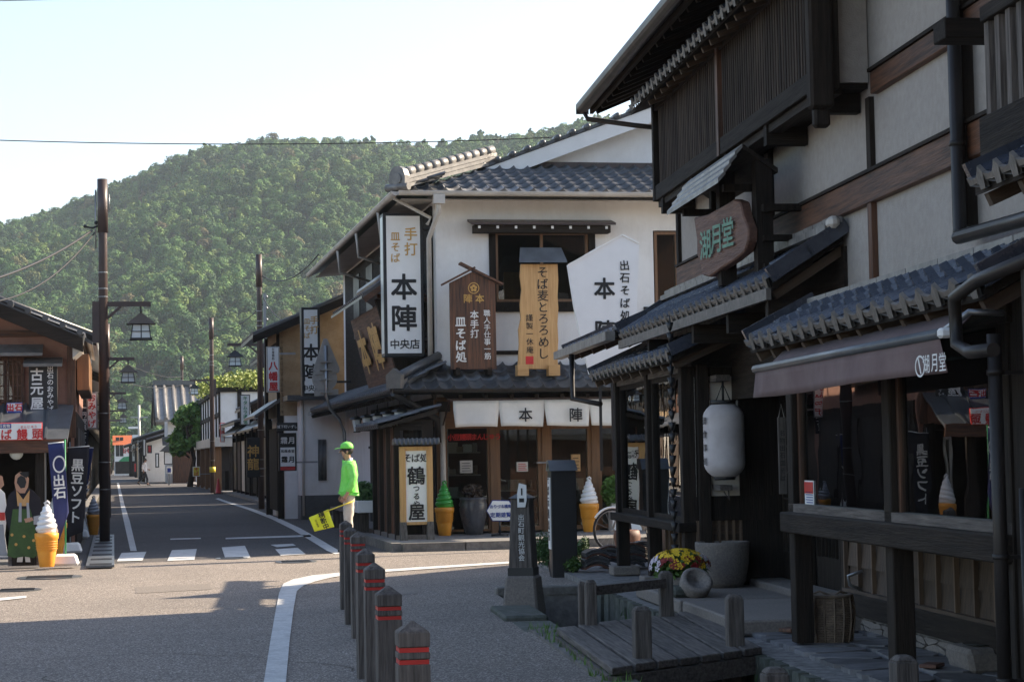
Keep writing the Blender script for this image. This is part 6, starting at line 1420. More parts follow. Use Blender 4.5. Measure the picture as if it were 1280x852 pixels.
# big striped tiled roof further on (gable end to the left)
y=140; xa=sp(193,520,y)[0]; xb=sp(262,520,y)[0]; ze=sp(200,523,y)[1]; zr=sp(200,484,y+4)[1]
t=thing('big_roof_house','white house under a large pale striped tile roof, beyond the planted-roof house','house',SF,xa+1,y,0)
b=MB(); b.box(xa+.9,xb,y,y+9,0,ze+.0); b.prism([(xa+.9,y,ze),(xa+.9,y+9,ze),(xa+.9,y+4.5,zr-.1)],(1,0,0),.2); b.build('wall','white_plaster',t)
for s_ in (-1,1):
    b=MB(); b.prism([(xa,y+4.5,zr),(xa,y+4.5+s_*5.6,ze-.25),(xa,y+4.5+s_*5.6,ze-.10),(xa,y+4.5,zr+.15)],(1,0,0),xb-xa); r=b.build('roof','pale_tile',t)
    b=MB(); b.tube([(0,y+4.5,zr+.2),(0,y+4.5+s_*5.6,ze-.05)],.13,6); me=b.mesh('tile_row','pale_tile')
    if s_<0:
        for k in range(22): inst('tile_row',me,r,(xa+.15+k*.62,0,0))
b=MB(); b.prism([(xa-.05,y-1.1,ze-.5),(xa-.05,y+4.5,zr-.25),(xa-.05,y+10.1,ze-.5),(xa-.05,y+10.1,ze-.0),(xa-.05,y+4.5,zr+.2),(xa-.05,y-1.1,ze-.0)],(1,0,0),.12); b.build('bargeboard','black_wood_y',t)
b=MB(); b.box(xa,xb,y+4.3,y+4.7,zr+.15,zr+.5); b.build('ridge','tile',t)
for k in range(3):
    x0=xa+1.6+k*3; b=MB(); b.box(x0,x0+1.3,y-.06,y-.001,3.4,4.6); b.build('window','black_paint',t)
b=MB(); b.prism([(xa+.5,y-1.4,2.7),(xa+.5,y-.01,3.2),(xa+.5,y-.01,3.08),(xa+.5,y-1.4,2.6)],(1,0,0),xb-xa-1); b.build('lower_roof','tile',t)
b=MB(); b.box(xa+1.2,xb-1,y-.5,y-.05,0,2.6); b.build('shopfront','brown_wood_z',t)
for k,(px,yy,ze_,m_,lb) in enumerate(((180,152,3.0,'white_plaster','small white low shop just left of the big striped roof'),(170,196,3.4,'tan_siding','small tan shop right of the tall narrow white sign'),(185,160,2.8,'cream_pipe','small cream shop with a dark roof behind the low white shop'))):
    xa_=SF.ay(px,580,yy)[0]; house(lb,xa_,xa_+5,yy,yy+7,ze_,m_,.3,ov=.4,ground=m_,win=False)
for k,(px0,px1,py0,py1,yy,fc) in enumerate(((178,183,548,570,150,'white_paint'),(184,190,556,566,148,'red_enamel'),(194,199,566,584,138,'white_paint'),(167,171,578,590,190,'red_enamel'),(133,138,560,585,150,'white_paint'))):
    t,*_=board_sign('street_sign','small distant %s sign, %s'%(('white','red','white','red','white')[k],('left of the big striped roof, upper','left of the big striped roof beside a white one','low on the wall below the striped roof','low at the far end before the orange roof','hanging on the left row just right of the near pole')[k]),px0,px1,py0,py1,yy,.15,fc,'black_paint',.08)
# shop with the orange roof, far end of the street
y=236; x0,z1=sp(143,556,y); x1,_=sp(167,556,y); zt=sp(143,544,y)[1]
t=thing('orange_roof_shop','small white shop with a bright orange roof band at the far end of the street','shop building',SF,x0,y,0)
b=MB(); b.box(x0,x1+2,y,y+8,0,z1); b.build('wall','white_plaster',t); b=MB(); b.prism([(x0-.2,y-.6,z1),(x0-.2,y+.6,zt),(x0-.2,y+6,zt),(x0-.2,y+8,z1)],(1,0,0),x1-x0+.4); b.build('roof','orange_roof',t)
xm,zm=sp(158,575,y); b=MB(); b.prism([(xm-.9,y-.05,zm-.1),(xm-.3,y-.05,zm+.4),(xm+1.2,y-.05,zm+.5),(xm+1.3,y-.05,zm),(xm+.2,y-.05,zm-.2)],(0,1,0),.04); b.build('wall_mark','green_enamel',t)
xm,zm=sp(158,563,y); text('出石','red_text',t,(xm,y-.03,zm),.6,vertical=False,bold=.03)
for px in (147,152):
    xm,_=sp(px,567,y); b=MB(); b.box(xm-.2,xm+.2,y-.05,y-.001,2.2,4.4); b.build('window','black_paint',t)
xm,_=sp(155,585,y); b=MB(); b.box(xm-1,xm+1,y-.06,y-.001,.2,1.6); b.build('shopfront','interior',t)
house('dark narrow shop between the far white pole and the big roofed house',SF.ay(176,560,170)[0],SF.ay(176,560,170)[0]+9,168,180,3.5,'brown_wood_z',.3)
house('grey house beside the orange roofed shop',SF.ay(163,560,215)[0],SF.ay(163,560,215)[0]+9,212,226,3.3,'grey_plaster',.3)
# left row beyond the souvenir shop
house('second house of the left row with a tiled roof, behind the near lamp pole',-9,-.95,44.5,54,4.4,'red_plaster',.4,side='R',ov=.6)
house('third house of the left row, pale walled, behind the near lamp pole',-9,-1.0,54.5,66,4.6,'white_plaster',.4,side='R',ov=.7)
house('fourth house of the left row, dark boarded',-9,-1.1,66.5,82,4.5,'brown_wood_z',.4,side='R',ov=.7)
house('fifth house of the left row, tan walled',-9,-1.1,82.5,104,4.6,'tan_siding',.4,side='R')
house('farthest house of the left row, pale and small in the distance',-9,-1.1,104.5,150,4.7,'white_plaster',.4,side='R')
# tall house across the street behind the viewer (seen only as reflections)
t=thing('opposite_house','tall dark house behind the viewer, seen only reflected in the windows','house',SF,0,-16,0)
b=MB(); b.box(-8,26,-24,-16,0,12.5); b.build('wall','brown_wood_z',t)
b=MB(); b.prism([(-9,-15,12.3),(-9,-20,16),(-9,-25,12.3)],(1,0,0),36); b.build('roof','tile',t)
b=MB(); b.box(-.9,.9,-16.06,-15.99,4.0,5.8); me=b.mesh('window','white_plaster')
for k in range(5): inst('window',me,t,(-5+k*4.4,0,0))
# --- lamp poles
def lamp_pole(label,bpx,bpy,tpy,side,arm_py,tip_px,lamp_px,Y=None,r=.085,group='brown lamp poles along the street',lamp=True):
    x,y=SF.az(bpx,bpy) if Y is None else (SF.ay(bpx,bpy,Y)[0],Y)
    zt=SF.ay(bpx,tpy,y)[1]; t=thing('lamp_pole',label,'lamp pole',SF,x,y,0,group)
    b=MB(); b.tube([(x,y,0),(x,y,zt-1.0),(x,y,zt-.98)],[r*1.12,r*.95,r*.95],14); b.build('pole','pole_paint',t)
    b=MB(); b.tube([(x,y,zt-1.0),(x,y,zt)],r*1.12,14); b.build('top_sleeve','pole_paint',t)
    b=MB()
    for k,z in enumerate((zt-1.75,zt-2.05,zt-2.2,1.0,1.5,2.4)): b.lathe([(r*1.04+.012*(k>2),0),(r*1.04+.012*(k>2),.018)],(x,y,z),14,False,False)
    b.build('band','steel',t)
    if lamp:
        za=SF.ay(tip_px,arm_py,y)[1]; xt=SF.ay(tip_px,arm_py,y)[0]; xl=SF.ay(lamp_px,arm_py,y)[0]; s_=1 if side>0 else -1
        b=MB(); b.box(x-s_*.16,xt,y-.03,y+.03,za-.05,za+.04); b.build('arm','pole_paint',t)
        b=MB(); b.bar((x+s_*.06,y,za-.28),(x+s_*.32,y,za-.05),.04,.05); b.build('brace','pole_paint',t)
        b=MB(); b.box(x-s_*.20,x-s_*.07,y-.05,y+.05,za-.72,za+.04); b.build('box','pole_paint',t)
        k=.62 if abs(s_) else 1; h=.36; zl=za-.28-h
        L=MB(); L.tube([(xl,y,za-.05),(xl,y,za-.2)],.018,6); L.hexa([(xl-.26,y-.22,zl+h-.10),(xl+.26,y-.22,zl+h-.10),(xl+.26,y+.22,zl+h-.10),(xl-.26,y+.22,zl+h-.10),(xl-.03,y-.03,zl+h+.10),(xl+.03,y-.03,zl+h+.10),(xl+.03,y+.03,zl+h+.10),(xl-.03,y+.03,zl+h+.10)]); lr=L.build('lamp_shade','black_paint',t)
        L=MB(); L.hexa([(xl-.185,y-.155,zl),(xl+.185,y-.155,zl),(xl+.185,y+.155,zl),(xl-.185,y+.155,zl),(xl-.15,y-.13,zl+.24),(xl+.15,y-.13,zl+.24),(xl+.15,y+.13,zl+.24),(xl-.15,y+.13,zl+.24)]); L.build('lamp_glass','lamp_glass',lr)
        L=MB(); L.box(xl-.20,xl+.20,y-.17,y+.17,zl-.035,zl); 
        for px_ in (-.185,0,.172): L.hexa([(xl+px_-.008,y-.166,zl),(xl+px_+.010,y-.166,zl),(xl+px_+.010,y-.150,zl),(xl+px_-.008,y-.150,zl)]+[(xl+px_*.82-.008,y-.140,zl+.25),(xl+px_*.82+.010,y-.140,zl+.25),(xl+px_*.82+.010,y-.125,zl+.25),(xl+px_*.82-.008,y-.125,zl+.25)])
        L.box(xl-.18,xl+.18,y-.158,y-.147,zl+.11,zl+.125); L.build('lamp_frame','black_paint',lr)
    return t,x,y,zt
P1=lamp_pole('tall brown lamp pole nearest on the left, beside the drain grating',131,680,224,1,379.5,188.5,176)
lamp_pole('second brown lamp pole on the left, hidden behind the first but for its lamp',130,0,405,1,448,168,160,Y=56)
lamp_pole('third brown lamp pole on the left, only its small lamp showing',130,0,455,1,491,157.5,152.5,Y=83)
lamp_pole('fourth brown lamp pole on the left, farthest, with a tiny lamp',131,0,480,1,513,157,154,Y=112)
P2=lamp_pole('tall brown lamp pole nearest on the right, its lamp hanging to the left',327,636,318,-1,430.5,284,293.5)
P3=lamp_pole('second brown lamp pole on the right, beside the traffic cone',266,616,397,-1,475,237,243,r=.10)
P4=lamp_pole('third brown lamp pole on the right, beside the dark pine',228.5,602,445,-1,501,207,212,r=.11)
x,y,zt=P3[1:]; b=MB(); b.lathe([(.14,0),(.14,.25)],(x,y,2.2 if 0 else SF.ay(266,590,y)[1]),12); b.build('yellow_band','yellow_enamel',P3[0])
x,y=SF.ay(174.5,600,190)[0],190; t=thing('concrete_pole','thin pale concrete utility pole at the far end near the walker','utility pole',SF,x,y,0); zt=SF.ay(174,506,y)[1]
b=MB(); b.tube([(x,y,0),(x,y,zt)],[.16,.11],10); b.build('pole','cream_pipe',t); b=MB(); b.box(x-.8,x+.8,y-.05,y+.05,zt-1.2,zt-1.1); b.build('crossarm','steel',t); b=MB(); b.box(x-1.0,x-.1,y-.1,y+.1,zt-2.2,zt-2.0); b.build('street_light','white_paint',t)
# insulators on the first pole and cables
x,y,zt=P1[1:]; b=MB(); zi=SF.ay(128,285,y)[1]; b.tube([(x-.05,y,zi+.05),(x-.18,y,zi+.0),(x-.30,y,zi+.02)],.02,6); b.ball((x-.32,y,zi+.03),.035,8); b.ball((x-.12,y,zi+.1),.04,8); b.build('insulator','black_paint',P1[0])
b=MB(); b.tube([(x+.12,y,zt-.28),(x+.12,y,zt-.6)],.012,5); b.tube([(x-.13,y,zt-.2),(x-.13,y,zt-1.3)],.014,5); b.build('small_conduit','steel',P1[0])
def cable(label,A,B,sag,r,fr=None,n=24,m='ink'):
    pts=[]
    for i in range(n+1):
        f=i/n; p=Vector(A).lerp(Vector(B),f); p.z-=sag*4*f*(1-f); pts.append(p)
    b=MB(); b.tube(pts,r,5); o=b.build('cable',m); tag(o,label,'cable'); return o
def wp(px,py,y): x,z=SF.ay(px,py,y); return SF.w(x,y,z)
cable('upper of two dark cables running from the near left pole out of the photo',wp(115,288,P1[2]),wp(-60,362,30),.15,.022)
cable('lower of two dark cables running from the near left pole out of the photo',wp(118,291,P1[2]),wp(-60,375,31),.45,.014)
cable('long thin cable crossing the sky from edge to edge above the hill',wp(-120,171,60),wp(900,160,60),.35,.016)
cable('thin cable at the very top left of the sky',wp(-60,2.5,40),wp(330,-6,44),.0,.010)
for k,(a,c,lb) in enumerate((((329,345),(398,318),'cable rising from the right lamp pole towards the restaurant roof'),((329,372),(380,400),'short cable from the right lamp pole to the tan house'),((329,380),(266,410),'cable between the near and the second right lamp poles'),((268,420),(229,455),'cable between the second and the third right lamp poles'),((229,470),(128,440),'cable crossing the street from the third right pole to the left'),((130,470),(228,480),'lower cable crossing the street in front of the wooded hill'))):
    y1={329:P2[2],268:P3[2],229:P4[2],130:P1[2]+40}[a[0]]; y2={398:46,380:52,266:P3[2],229:P4[2],128:P1[2]+30,228:P4[2]}[c[0]]
    cable(lb,wp(*a,y1),wp(*c,y2),.35,.016)
x,y,zt=P2[1:]; b=MB(); b.box(x+.12,x+.2,y-.05,y+.05,2.2,zt-1.2); 
for k in range(5): b.ball((x+.22,y,zt-1.3-k*.35),.05,6)
b.build('cable_box','steel',P2[0])
# --- street signs on the right side
def vsign(label,px0,px1,py0,py1,y,txt,tm,face='white_paint',edge='steel',size=None,cat='sign',th=.12,name='vertical_sign',cols=None):
    t,x0,x1,z0,z1=board_sign(name,label,px0,px1,py0,py1,y,th,face,edge,.03)
    if txt:
        sz=size or min((z1-z0)/(len(txt)*1.18),(x1-x0)*.75); text(txt,tm,t,((x0+x1)/2,y-.016,(z0+z1)/2),sz,step=1.1,bold=.025)
    b=MB(); b.box(x1,x1+.5,y+.03,y+.08,z0+.2*(z1-z0),z0+.2*(z1-z0)+.04); b.build('arm','steel',t); return t,x0,x1,z0,z1
y=49.5
t,x0,x1,z0,z1=board_sign('vertical_sign','grey framed vertical sign with red characters 八幡屋 above the street',333,350,433,490,y,.12,'white_paint','steel',.03)
text('八幡屋','red_text',t,((x0+x1)/2,y-.016,z0+(z1-z0)*.35),.22,step=1.15,bold=.04); text('お食事処','ink',t,((x0+x1)/2,y-.016,z0+(z1-z0)*.84),.07,step=1.1,bold=.01)
b=MB(); b.box(x1,x1+.4,y+.03,y+.07,z1-.2,z1-.15); b.build('arm','steel',t)
vsign('dark sign box with green lettering キタムラ通信 beside the townhouse',300,313,493,531,66,'キタムラ通信','green_enamel','white_paint','black_paint')
vsign('black vertical sign with gold characters standing by the low white house',308,325,547,596,58,'神龍','gold_text','black_paint','black_paint',size=.34)
vsign('small white and red sign on the planted-roof house',275,281,528,552,90,'酒','red_text','white_paint','red_enamel')
vsign('white shop sign near the walker, tall and narrow with black writing',165,174,543,576,200,'そば庄','ink')
vsign('yellow and white small sign on a leg beside the porch posts',241,250,583,595,100,'そば','red_text','yellow_enamel','white_paint')
t=vsign('black and white stacked sign with red foot beside the white wall',348,371,517 if 0 else 541,588,47.5,'',None,'black_paint','black_paint'); x0,x1,z0,z1=t[1:]; t=t[0]; y=47.5
b=MB(); zz=z0+(z1-z0)*.12; b.box(x0+.04,x1-.04,y-.02,y-.013,zz,z0+(z1-z0)*.62); b.build('lower_face','white_paint',t); b=MB(); b.box(x0+.04,x1-.04,y-.022,y-.013,z0+.02,zz-.01); b.build('foot_face','red_enamel',t)
text('霜月','ink',t,((x0+x1)/2,y-.024,z0+(z1-z0)*.30),.15,vertical=False,bold=.03); text('和風食堂','ink',t,((x0+x1)/2,y-.024,z0+(z1-z0)*.52),.075,vertical=False,bold=.02); text('霜月','white_text',t,((x0+x1)/2,y-.018,z0+(z1-z0)*.80),.16,vertical=False,bold=.03)
t,x0,x1,z0,z1=board_sign('shop_board','long black board with white lettering 城下町いずし over the white shop wall',346,372,528,538,47,.1,'black_paint','black_paint',.01); text('城下町いずし','white_text',t,((x0+x1)/2,46.98,(z0+z1)/2),.075,vertical=False,bold=.02)
t,x0,x1,z0,z1=board_sign('lantern_sign','white lantern-shaped sign in front of the big roofed house',205,216,564,580,130,.4,'white_paint','black_wood_z',.05); b=MB(); b.prism([(x0-.3,129.8,z1),(x1+.3,129.8,z1),((x0+x1)/2,129.8,z1+.5)],(0,1,0),.8); b.build('small_roof','tile',t)
t,x0,x1,z0,z1=board_sign('white_sign','white sign with blue print below the lantern-shaped sign',208,215,583,592,128,.1,'white_paint','white_paint',.02); b=MB(); b.box(x0+.06,x1-.06,127.97,127.985,z0+.1,z1-.1); b.build('print','blue_text',t); b=MB(); b.box(x0+.1,x0+.2,128,128.1,0,z0); b.build('leg','steel',t)
# white lower building strip right behind the road sign (far end of restaurant side)
b=MB(); xw,_=SF.ax(372,560,4.95)[:1],0
# back of a road sign on its bent pole
y=41.0; t=thing('road_sign','backs of a triangular, a round and a rectangular road sign on one bent grey pole','road sign',SF,*SF.ay(431,640,y)[:1],y,0)
def xz(px,py): a,c=SF.ay(px,py,y); return (a,y,c)
b=MB(); b.prism([xz(391,463),xz(394,468),xz(423,466),xz(425,461),xz(409,423),xz(404.5,423)],(0,1,0),.02); b.build('triangle_plate','steel',t)
b=MB(); c=xz(406,473); b.prism([(c[0]+.26*math.cos(a*math.pi/12),y+.03,c[2]+.26*math.sin(a*math.pi/12)) for a in range(24)],(0,1,0),.02); b.build('round_plate','steel',t)
b=MB(); b.prism([xz(393,487),xz(393,495),xz(423,493),xz(423,486)],(0,1,0),.02); b.build('rect_plate','steel',t)
b=MB(); pp=[xz(407,432),xz(407.5,495),xz(412,510),xz(424,524),xz(430,540),xz(432,600),xz(432,640)]; pp=[(p[0],y-.04,p[2]) for p in pp]; pp[-1]=(pp[-1][0],y-.04,0); b.tube(pp,.035,8); b.build('pole','steel',t)
b=MB()
for z in (452,462,474,490): 
    q_=xz(407,z); b.box(q_[0]-.12,q_[0]+.12,y-.09,y-.0,q_[2]-.015,q_[2]+.015)
b.build('clamp','steel',t)
# --- soft ice cream display cones
def ice(label,px,bpy,tpy,cream='ice_white',z=.13,swirls=5):
    x,y=SF.az(px,bpy,z)
    if z>.1: y=HY-.52; x=SF.ay(px,bpy,y)[0]
    h=SF.ay(px,tpy,y)[1]-z; t=thing('ice_cream_display',label,'display',SF,x,y,z,'giant soft ice cream displays',local=True)
    u=h/80.0
    b=MB(); b.lathe([(8.5*u,0),(9*u,1*u),(11.5*u,18*u),(11.5*u,19*u),(12.2*u,20*u),(13.6*u,34*u),(14.4*u,35*u),(14.8*u,41*u),(13.5*u,42*u)],(0,0,0),24); b.build('cone','cone_orange',t)
    b=MB()
    for z_ in (22,25,28,31): b.lathe([(12.3*u+z_*.035*u,0),(12.6*u+z_*.035*u,.4*u),(12.3*u+z_*.035*u,.8*u)],(0,0,z_*u),24,True,False)
    b.build('cone_rib','cone_orange',t)
    b=MB(); pr=[]
    n=60
    zz=[(11,41),(11.5,46),(10.3,52),(8.5,60),(6.3,67),(3.6,74.5)]
    # swirl: a spiral sweep rather than plain rings
    for i in range(0,27*14+1):
        f=i/(27*14); pass
    b.lathe([(r*u,z_*u) for r,z_ in zz],(0,0,0),24)
    b.build('cream',cream,t)
    # the spiral roll that wraps the cream
    b=MB(); pts=[];rs=[]; T=4.6
    for i in range(121):
        f=i/120; a=f*T*2*math.pi; R_=(10.0-7.4*f**1.5)*u; pts.append((R_*math.cos(a),R_*math.sin(a),(44+29*f)*u)); rs.append((4.2-2.0*f)*u)
    b.tube(pts,rs,8)
    b.build('swirl',cream,t)
    b=MB(); b.tube([(1.5*u,0,72*u),(0,0,76*u),(-2.0*u,0,79*u),(1.0*u,0,81*u),(3.2*u,0,79*u),(3.2*u,0,76*u)],[3.4*u,2.6*u,1.7*u,1.5*u,1.3*u,.9*u],8); b.build('tip',cream,t)
    return t
ice('green-topped ice cream cone display beside the black jar',556,668,601.5,'ice_green')
ice('white-topped ice cream cone display behind the black pillar',737,661,596.5)
ice('white-topped ice cream cone display standing in front beside the samurai cutout',58.5,708,627,z=.05)
ice('white-topped cone display half hidden behind the navy banner',70,693,616,z=.05)
for k,(dx_,c_) in enumerate(((-9.3,'ice_white'),(-10.4,'ice_green'),(-11.3,'ice_white'))):
    o=ice(['further ice cream cone display off the left edge, white topped','green-topped cone display off the left edge','farthest white-topped cone display off the left edge'][k],58.5,708,627,c_,z=.05); o.location=SF.w(dx_,31.6+.1*k,.05)
ice('pale grey-topped cone display against the near lamp pole',117,668,620,'ice_grey',z=.05)
# --- water jar, hexagonal sign, planter, bicycle
x=SF.ay(592,668,HY-.45)[0]; y=HY-.45; k=y/2500; t=thing('water_jar','large dark glazed jar between the green cone and the hexagonal sign','jar',SF,x,y,.13)
b=MB(); b.lathe([(11*k,0),(14*k,12*k),(17.5*k,30*k),(18*k,38*k),(16.5*k,43*k),(17.5*k,45*k),(17*k,47*k),(14.5*k,46*k)],(x,y,.13),24); b.build('body','glazed_jar',t); b=MB(); b.lathe([(17.9*k,0),(18.6*k,.4*k),(17.9*k,.8*k)],(x,y,.13+38*k),24,True,False); b.build('ring','glazed_jar',t)
b=foliage(MB(),(x,y,.13+55*k),(14*k,14*k,10*k),160,.05,77); b.build('dry_branches','bark',t)['kind']='stuff'
y=33.6
t=thing('hexagon_sign','white hexagonal board with two lines of blue writing before the restaurant door','sign',SF,*SF.ay(625,640,y)[:1],y,.13)
P=[SF.ay(a,c,y) for a,c in ((609,638),(616,625.5),(636,626),(641,634),(641,646),(636,650),(616,650))]; b=MB(); b.prism([(p[0],y,p[1]) for p in P],(0,1,0),.03); b.build('board','white_paint',t)
b=MB(); b.prism([(p[0]*1.0+(p[0]-P[0][0]-.2)*.06,y+.01,p[1]+(p[1]-(P[1][1]+P[5][1])/2)*.08) for p in P],(0,1,0),.015); b.build('rim','blue_text',t)
q_=SF.ay(625,632.5,y); text('おりづる橋庵','blue_text',t,(q_[0]+.01,y-.004,q_[1]),.062,vertical=False,step=1.0,bold=.03); q_=SF.ay(625,643,y); text('定期遊覧','blue_text',t,(q_[0]+.01,y-.004,q_[1]),.085,vertical=False,bold=.03)
b=MB(); b.tube([(q_[0],y+.04,.13),(q_[0],y+.04,q_[1])],.02,6); b.lathe([(.15,0),(.15,.03)],(q_[0],y+.04,.13),14); b.build('stand','black_paint',t)
x=SF.ay(777,664,HY-.3)[0]; y=HY-.35; t=thing('planter','white planter box with tall leafy green plants behind the bicycle','planter',SF,x,y,.13)
b=MB(); b.box(x-.20,x+.35,y-.1,y+.2,.13,.62); b.build('box','white_paint',t,bevel=.01); b=foliage(MB(),(x-.12,y,.13+.68),(.25,.2,.30),700,.05,78); b.build('foliage','leaf_bright',t)['kind']='stuff'
x,y=SF.az(785,692,.0); t=thing('brown_jar','squat brown glazed jar behind the bicycle wheel','jar',SF,x+.0,y+.5,.0); b=MB(); b.lathe([(.12,0),(.18,.10),(.21,.24),(.19,.33),(.16,.34)],(x+.12,y+.5,0),20); b.build('body','terracotta',t)
def bicycle(x,y,rot):
    t=thing('bicycle','bicycle with white mudguards parked behind the shop corner, front wheel showing','bicycle',SF,x,y,0,rot=rot,local=True)
    for cx_ in (0,1.05):
        b=MB(); b.tube([(cx_+.315*math.cos(a*math.pi/16),0,.33+.315*math.sin(a*math.pi/16)) for a in range(33)],.018,6,False); wv=b.build('wheel','rubber',t)
        b=MB(); b.tube([(cx_+.292*math.cos(a*math.pi/16),0,.33+.292*math.sin(a*math.pi/16)) for a in range(33)],.008,5,False); b.build('rim','steel',wv)
        b=MB()
        for k in range(16): a=k*math.pi/8; b.tube([(cx_,.01*(-1)**k,.33),(cx_+.29*math.cos(a),0,.33+.29*math.sin(a))],.002,3,False)
        b.tube([(cx_,-.05,.33),(cx_,.05,.33)],.02,8); b.build('spokes','steel',wv)
        b=MB(); b.tube([(cx_+.345*math.cos(a),0,.33+.345*math.sin(a)) for a in [.35+i*.2 for i in range(12)]],.018,6); b.build('mudguard','white_paint',t)
    b=MB(); b.tube([(0,0,.33),(.12,0,.62),(.20,0,.86)],.016,8); b.tube([(.17,0,.72),(.55,0,.34)],.02,8); b.tube([(.55,0,.30),(.72,0,.80)],.017,8); b.tube([(.55,0,.34),(1.05,0,.33)],.012,6); b.tube([(.70,0,.72),(1.05,0,.33)],.010,6); b.build('frame','steel',t)
    b=MB(); b.tube([(.34,-.26,.98),(.22,-.20,1.02),(.20,0,.98),(.22,.20,1.02),(.34,.26,.98)],.012,6); b.tube([(.20,0,.84),(.20,0,.99)],.014,6); b.build('handlebar','steel',t)
    b=MB(); b.hexa([(.60,-.04,.84),(.86,-.09,.86),(.86,.09,.86),(.60,.04,.84),(.60,-.03,.88),(.86,-.09,.92),(.86,.09,.92),(.60,.03,.88)]); b.build('saddle','black_paint',t,bevel=.015)
    b=MB(); b.tube([(.55,-.10,.20),(.55,-.06,.31),(.55,.06,.31),(.55,.10,.42)],.01,5); b.box(.50,.60,-.17,-.09,.18,.21); b.box(.50,.60,.09,.17,.41,.44); b.build('pedals','black_paint',t)
    return t
x,y=SF.az(766,689,0); bicycle(x,y,R(12))
# --- left pavement: banners, cutouts
def banner(label,px,bpy,tpy,pts,y_off,cloth,txt,tcol,polec='green_enamel',size=.15,off=0,emblem=False,tilt=0):
    x,y=SF.az(px,bpy,.05); t=thing('banner_flag',label,'banner',SF,x,y,.05)
    zt=SF.ay(px,tpy,y)[1]; b=MB(); b.tube([(x,y,.1),(x,y,zt)],.013,6); b.build('pole',polec,t)
    b=MB(); b.hexa([(x-.20,y-.15,.05),(x+.20,y-.15,.05),(x+.20,y+.15,.05),(x-.20,y+.15,.05),(x-.15,y-.11,.21),(x+.15,y-.11,.21),(x+.15,y+.11,.21),(x-.15,y+.11,.21)]); b.build('water_base','white_paint',t,bevel=.03)
    P=[SF.ay(a,c,y-.02) for a,c in pts]  # TL TR BR BL
    b=MB(); n=8; m_=12; vs=[]
    for j in range(m_+1):
        g=j/m_
        for i in range(n+1):
            f=i/n; xx=(P[0][0]*(1-f)+P[1][0]*f)*(1-g)+(P[3][0]*(1-f)+P[2][0]*f)*g; zz=(P[0][1]*(1-f)+P[1][1]*f)*(1-g)+(P[3][1]*(1-f)+P[2][1]*f)*g
            vs.append((xx,y-.03-.02*math.sin(f*5+g*4)*g-.01,zz))
    b.sh(True).add(vs,[(j*(n+1)+i,j*(n+1)+i+1,(j+1)*(n+1)+i+1,(j+1)*(n+1)+i) for j in range(m_) for i in range(n)]); o=b.build('cloth',cloth,t); o.modifiers.new('s','SOLIDIFY').thickness=.004
    b=MB(); b.tube([(P[0][0],y-.02,P[0][1]+.01),(P[1][0],y-.02,P[1][1]+.01)],.008,5); b.build('crossbar','white_paint',t)
    ct=Vector(((P[0][0]+P[1][0])/2,0,(P[0][1]+P[1][1])/2)); cb=Vector(((P[3][0]+P[2][0])/2,0,(P[3][1]+P[2][1])/2)); up=(ct-cb).normalized(); c=(ct+cb)/2; 
    if txt: text(txt,tcol,t,(c.x+off,y-.075,c.z),size,right=Vector((up.z,0,-up.x)),up=up,step=1.06,bold=.03)
    if emblem:
        b=MB(); vs=[];n_=20; cc=(c.x,c.z+.32)
        for k in range(n_): a=2*math.pi*k/n_; vs+=[(cc[0]+.07*math.cos(a),y-.075,cc[1]+.10*math.sin(a)),(cc[0]+.09*math.cos(a),y-.075,cc[1]+.125*math.sin(a))]
        b.add(vs,[(2*k,2*k+1,(2*k+3)%(2*n_),(2*k+2)%(2*n_)) for k in range(n_)]); b.build('emblem','white_text',t)
    return t
banner('navy banner with a white ring emblem on a green pole, standing in front',82,706,549,[(60,555),(80,553),(86,640),(71,684)],0,'navy_cloth','出石','white_text',size=.17,emblem=True)
banner('black banner with white lettering 黒豆ソフト leaning right of the green pole',88,690,552,[(84,560),(112,558),(104,664),(84,672)],0,'black_cloth','黒豆ソフト','white_text','steel',size=.20)
banner('dark blue banner behind the black one, partly hidden',99,672,552,[(97,560),(117,560),(100,668),(90,668)],0,'navy_cloth','ソフト','white_text','steel',size=.14,off=.1)
x,y=SF.az(104,655,.05)
banner('tall narrow black banner hanging high behind the others',97,665,507,[(98,510),(113,510),(110,558),(97,558)],0,'black_cloth','丹波黒大豆','white_text','white_paint',size=.125)
vsign('white vertical sign with red writing on the left row, beside the lamp pole',108,122,490,536,42,'おみやげ','red_text')
t=thing('ground_sign','white triangular notice standing at the foot of the banners','sign',SF,*SF.az(101,671,.05),.05); c=BASE[t.name]; b=MB(); b.prism([(c.x-.18,c.y,.05),(c.x+.18,c.y,.05),(c.x+.04,c.y+.1,.5),(c.x-.04,c.y+.1,.5)],(0,1,0),.02); b.build('board','white_paint',t); text('出石そば','ink',t,(c.x,c.y+.02,.24),.06,bold=.04)
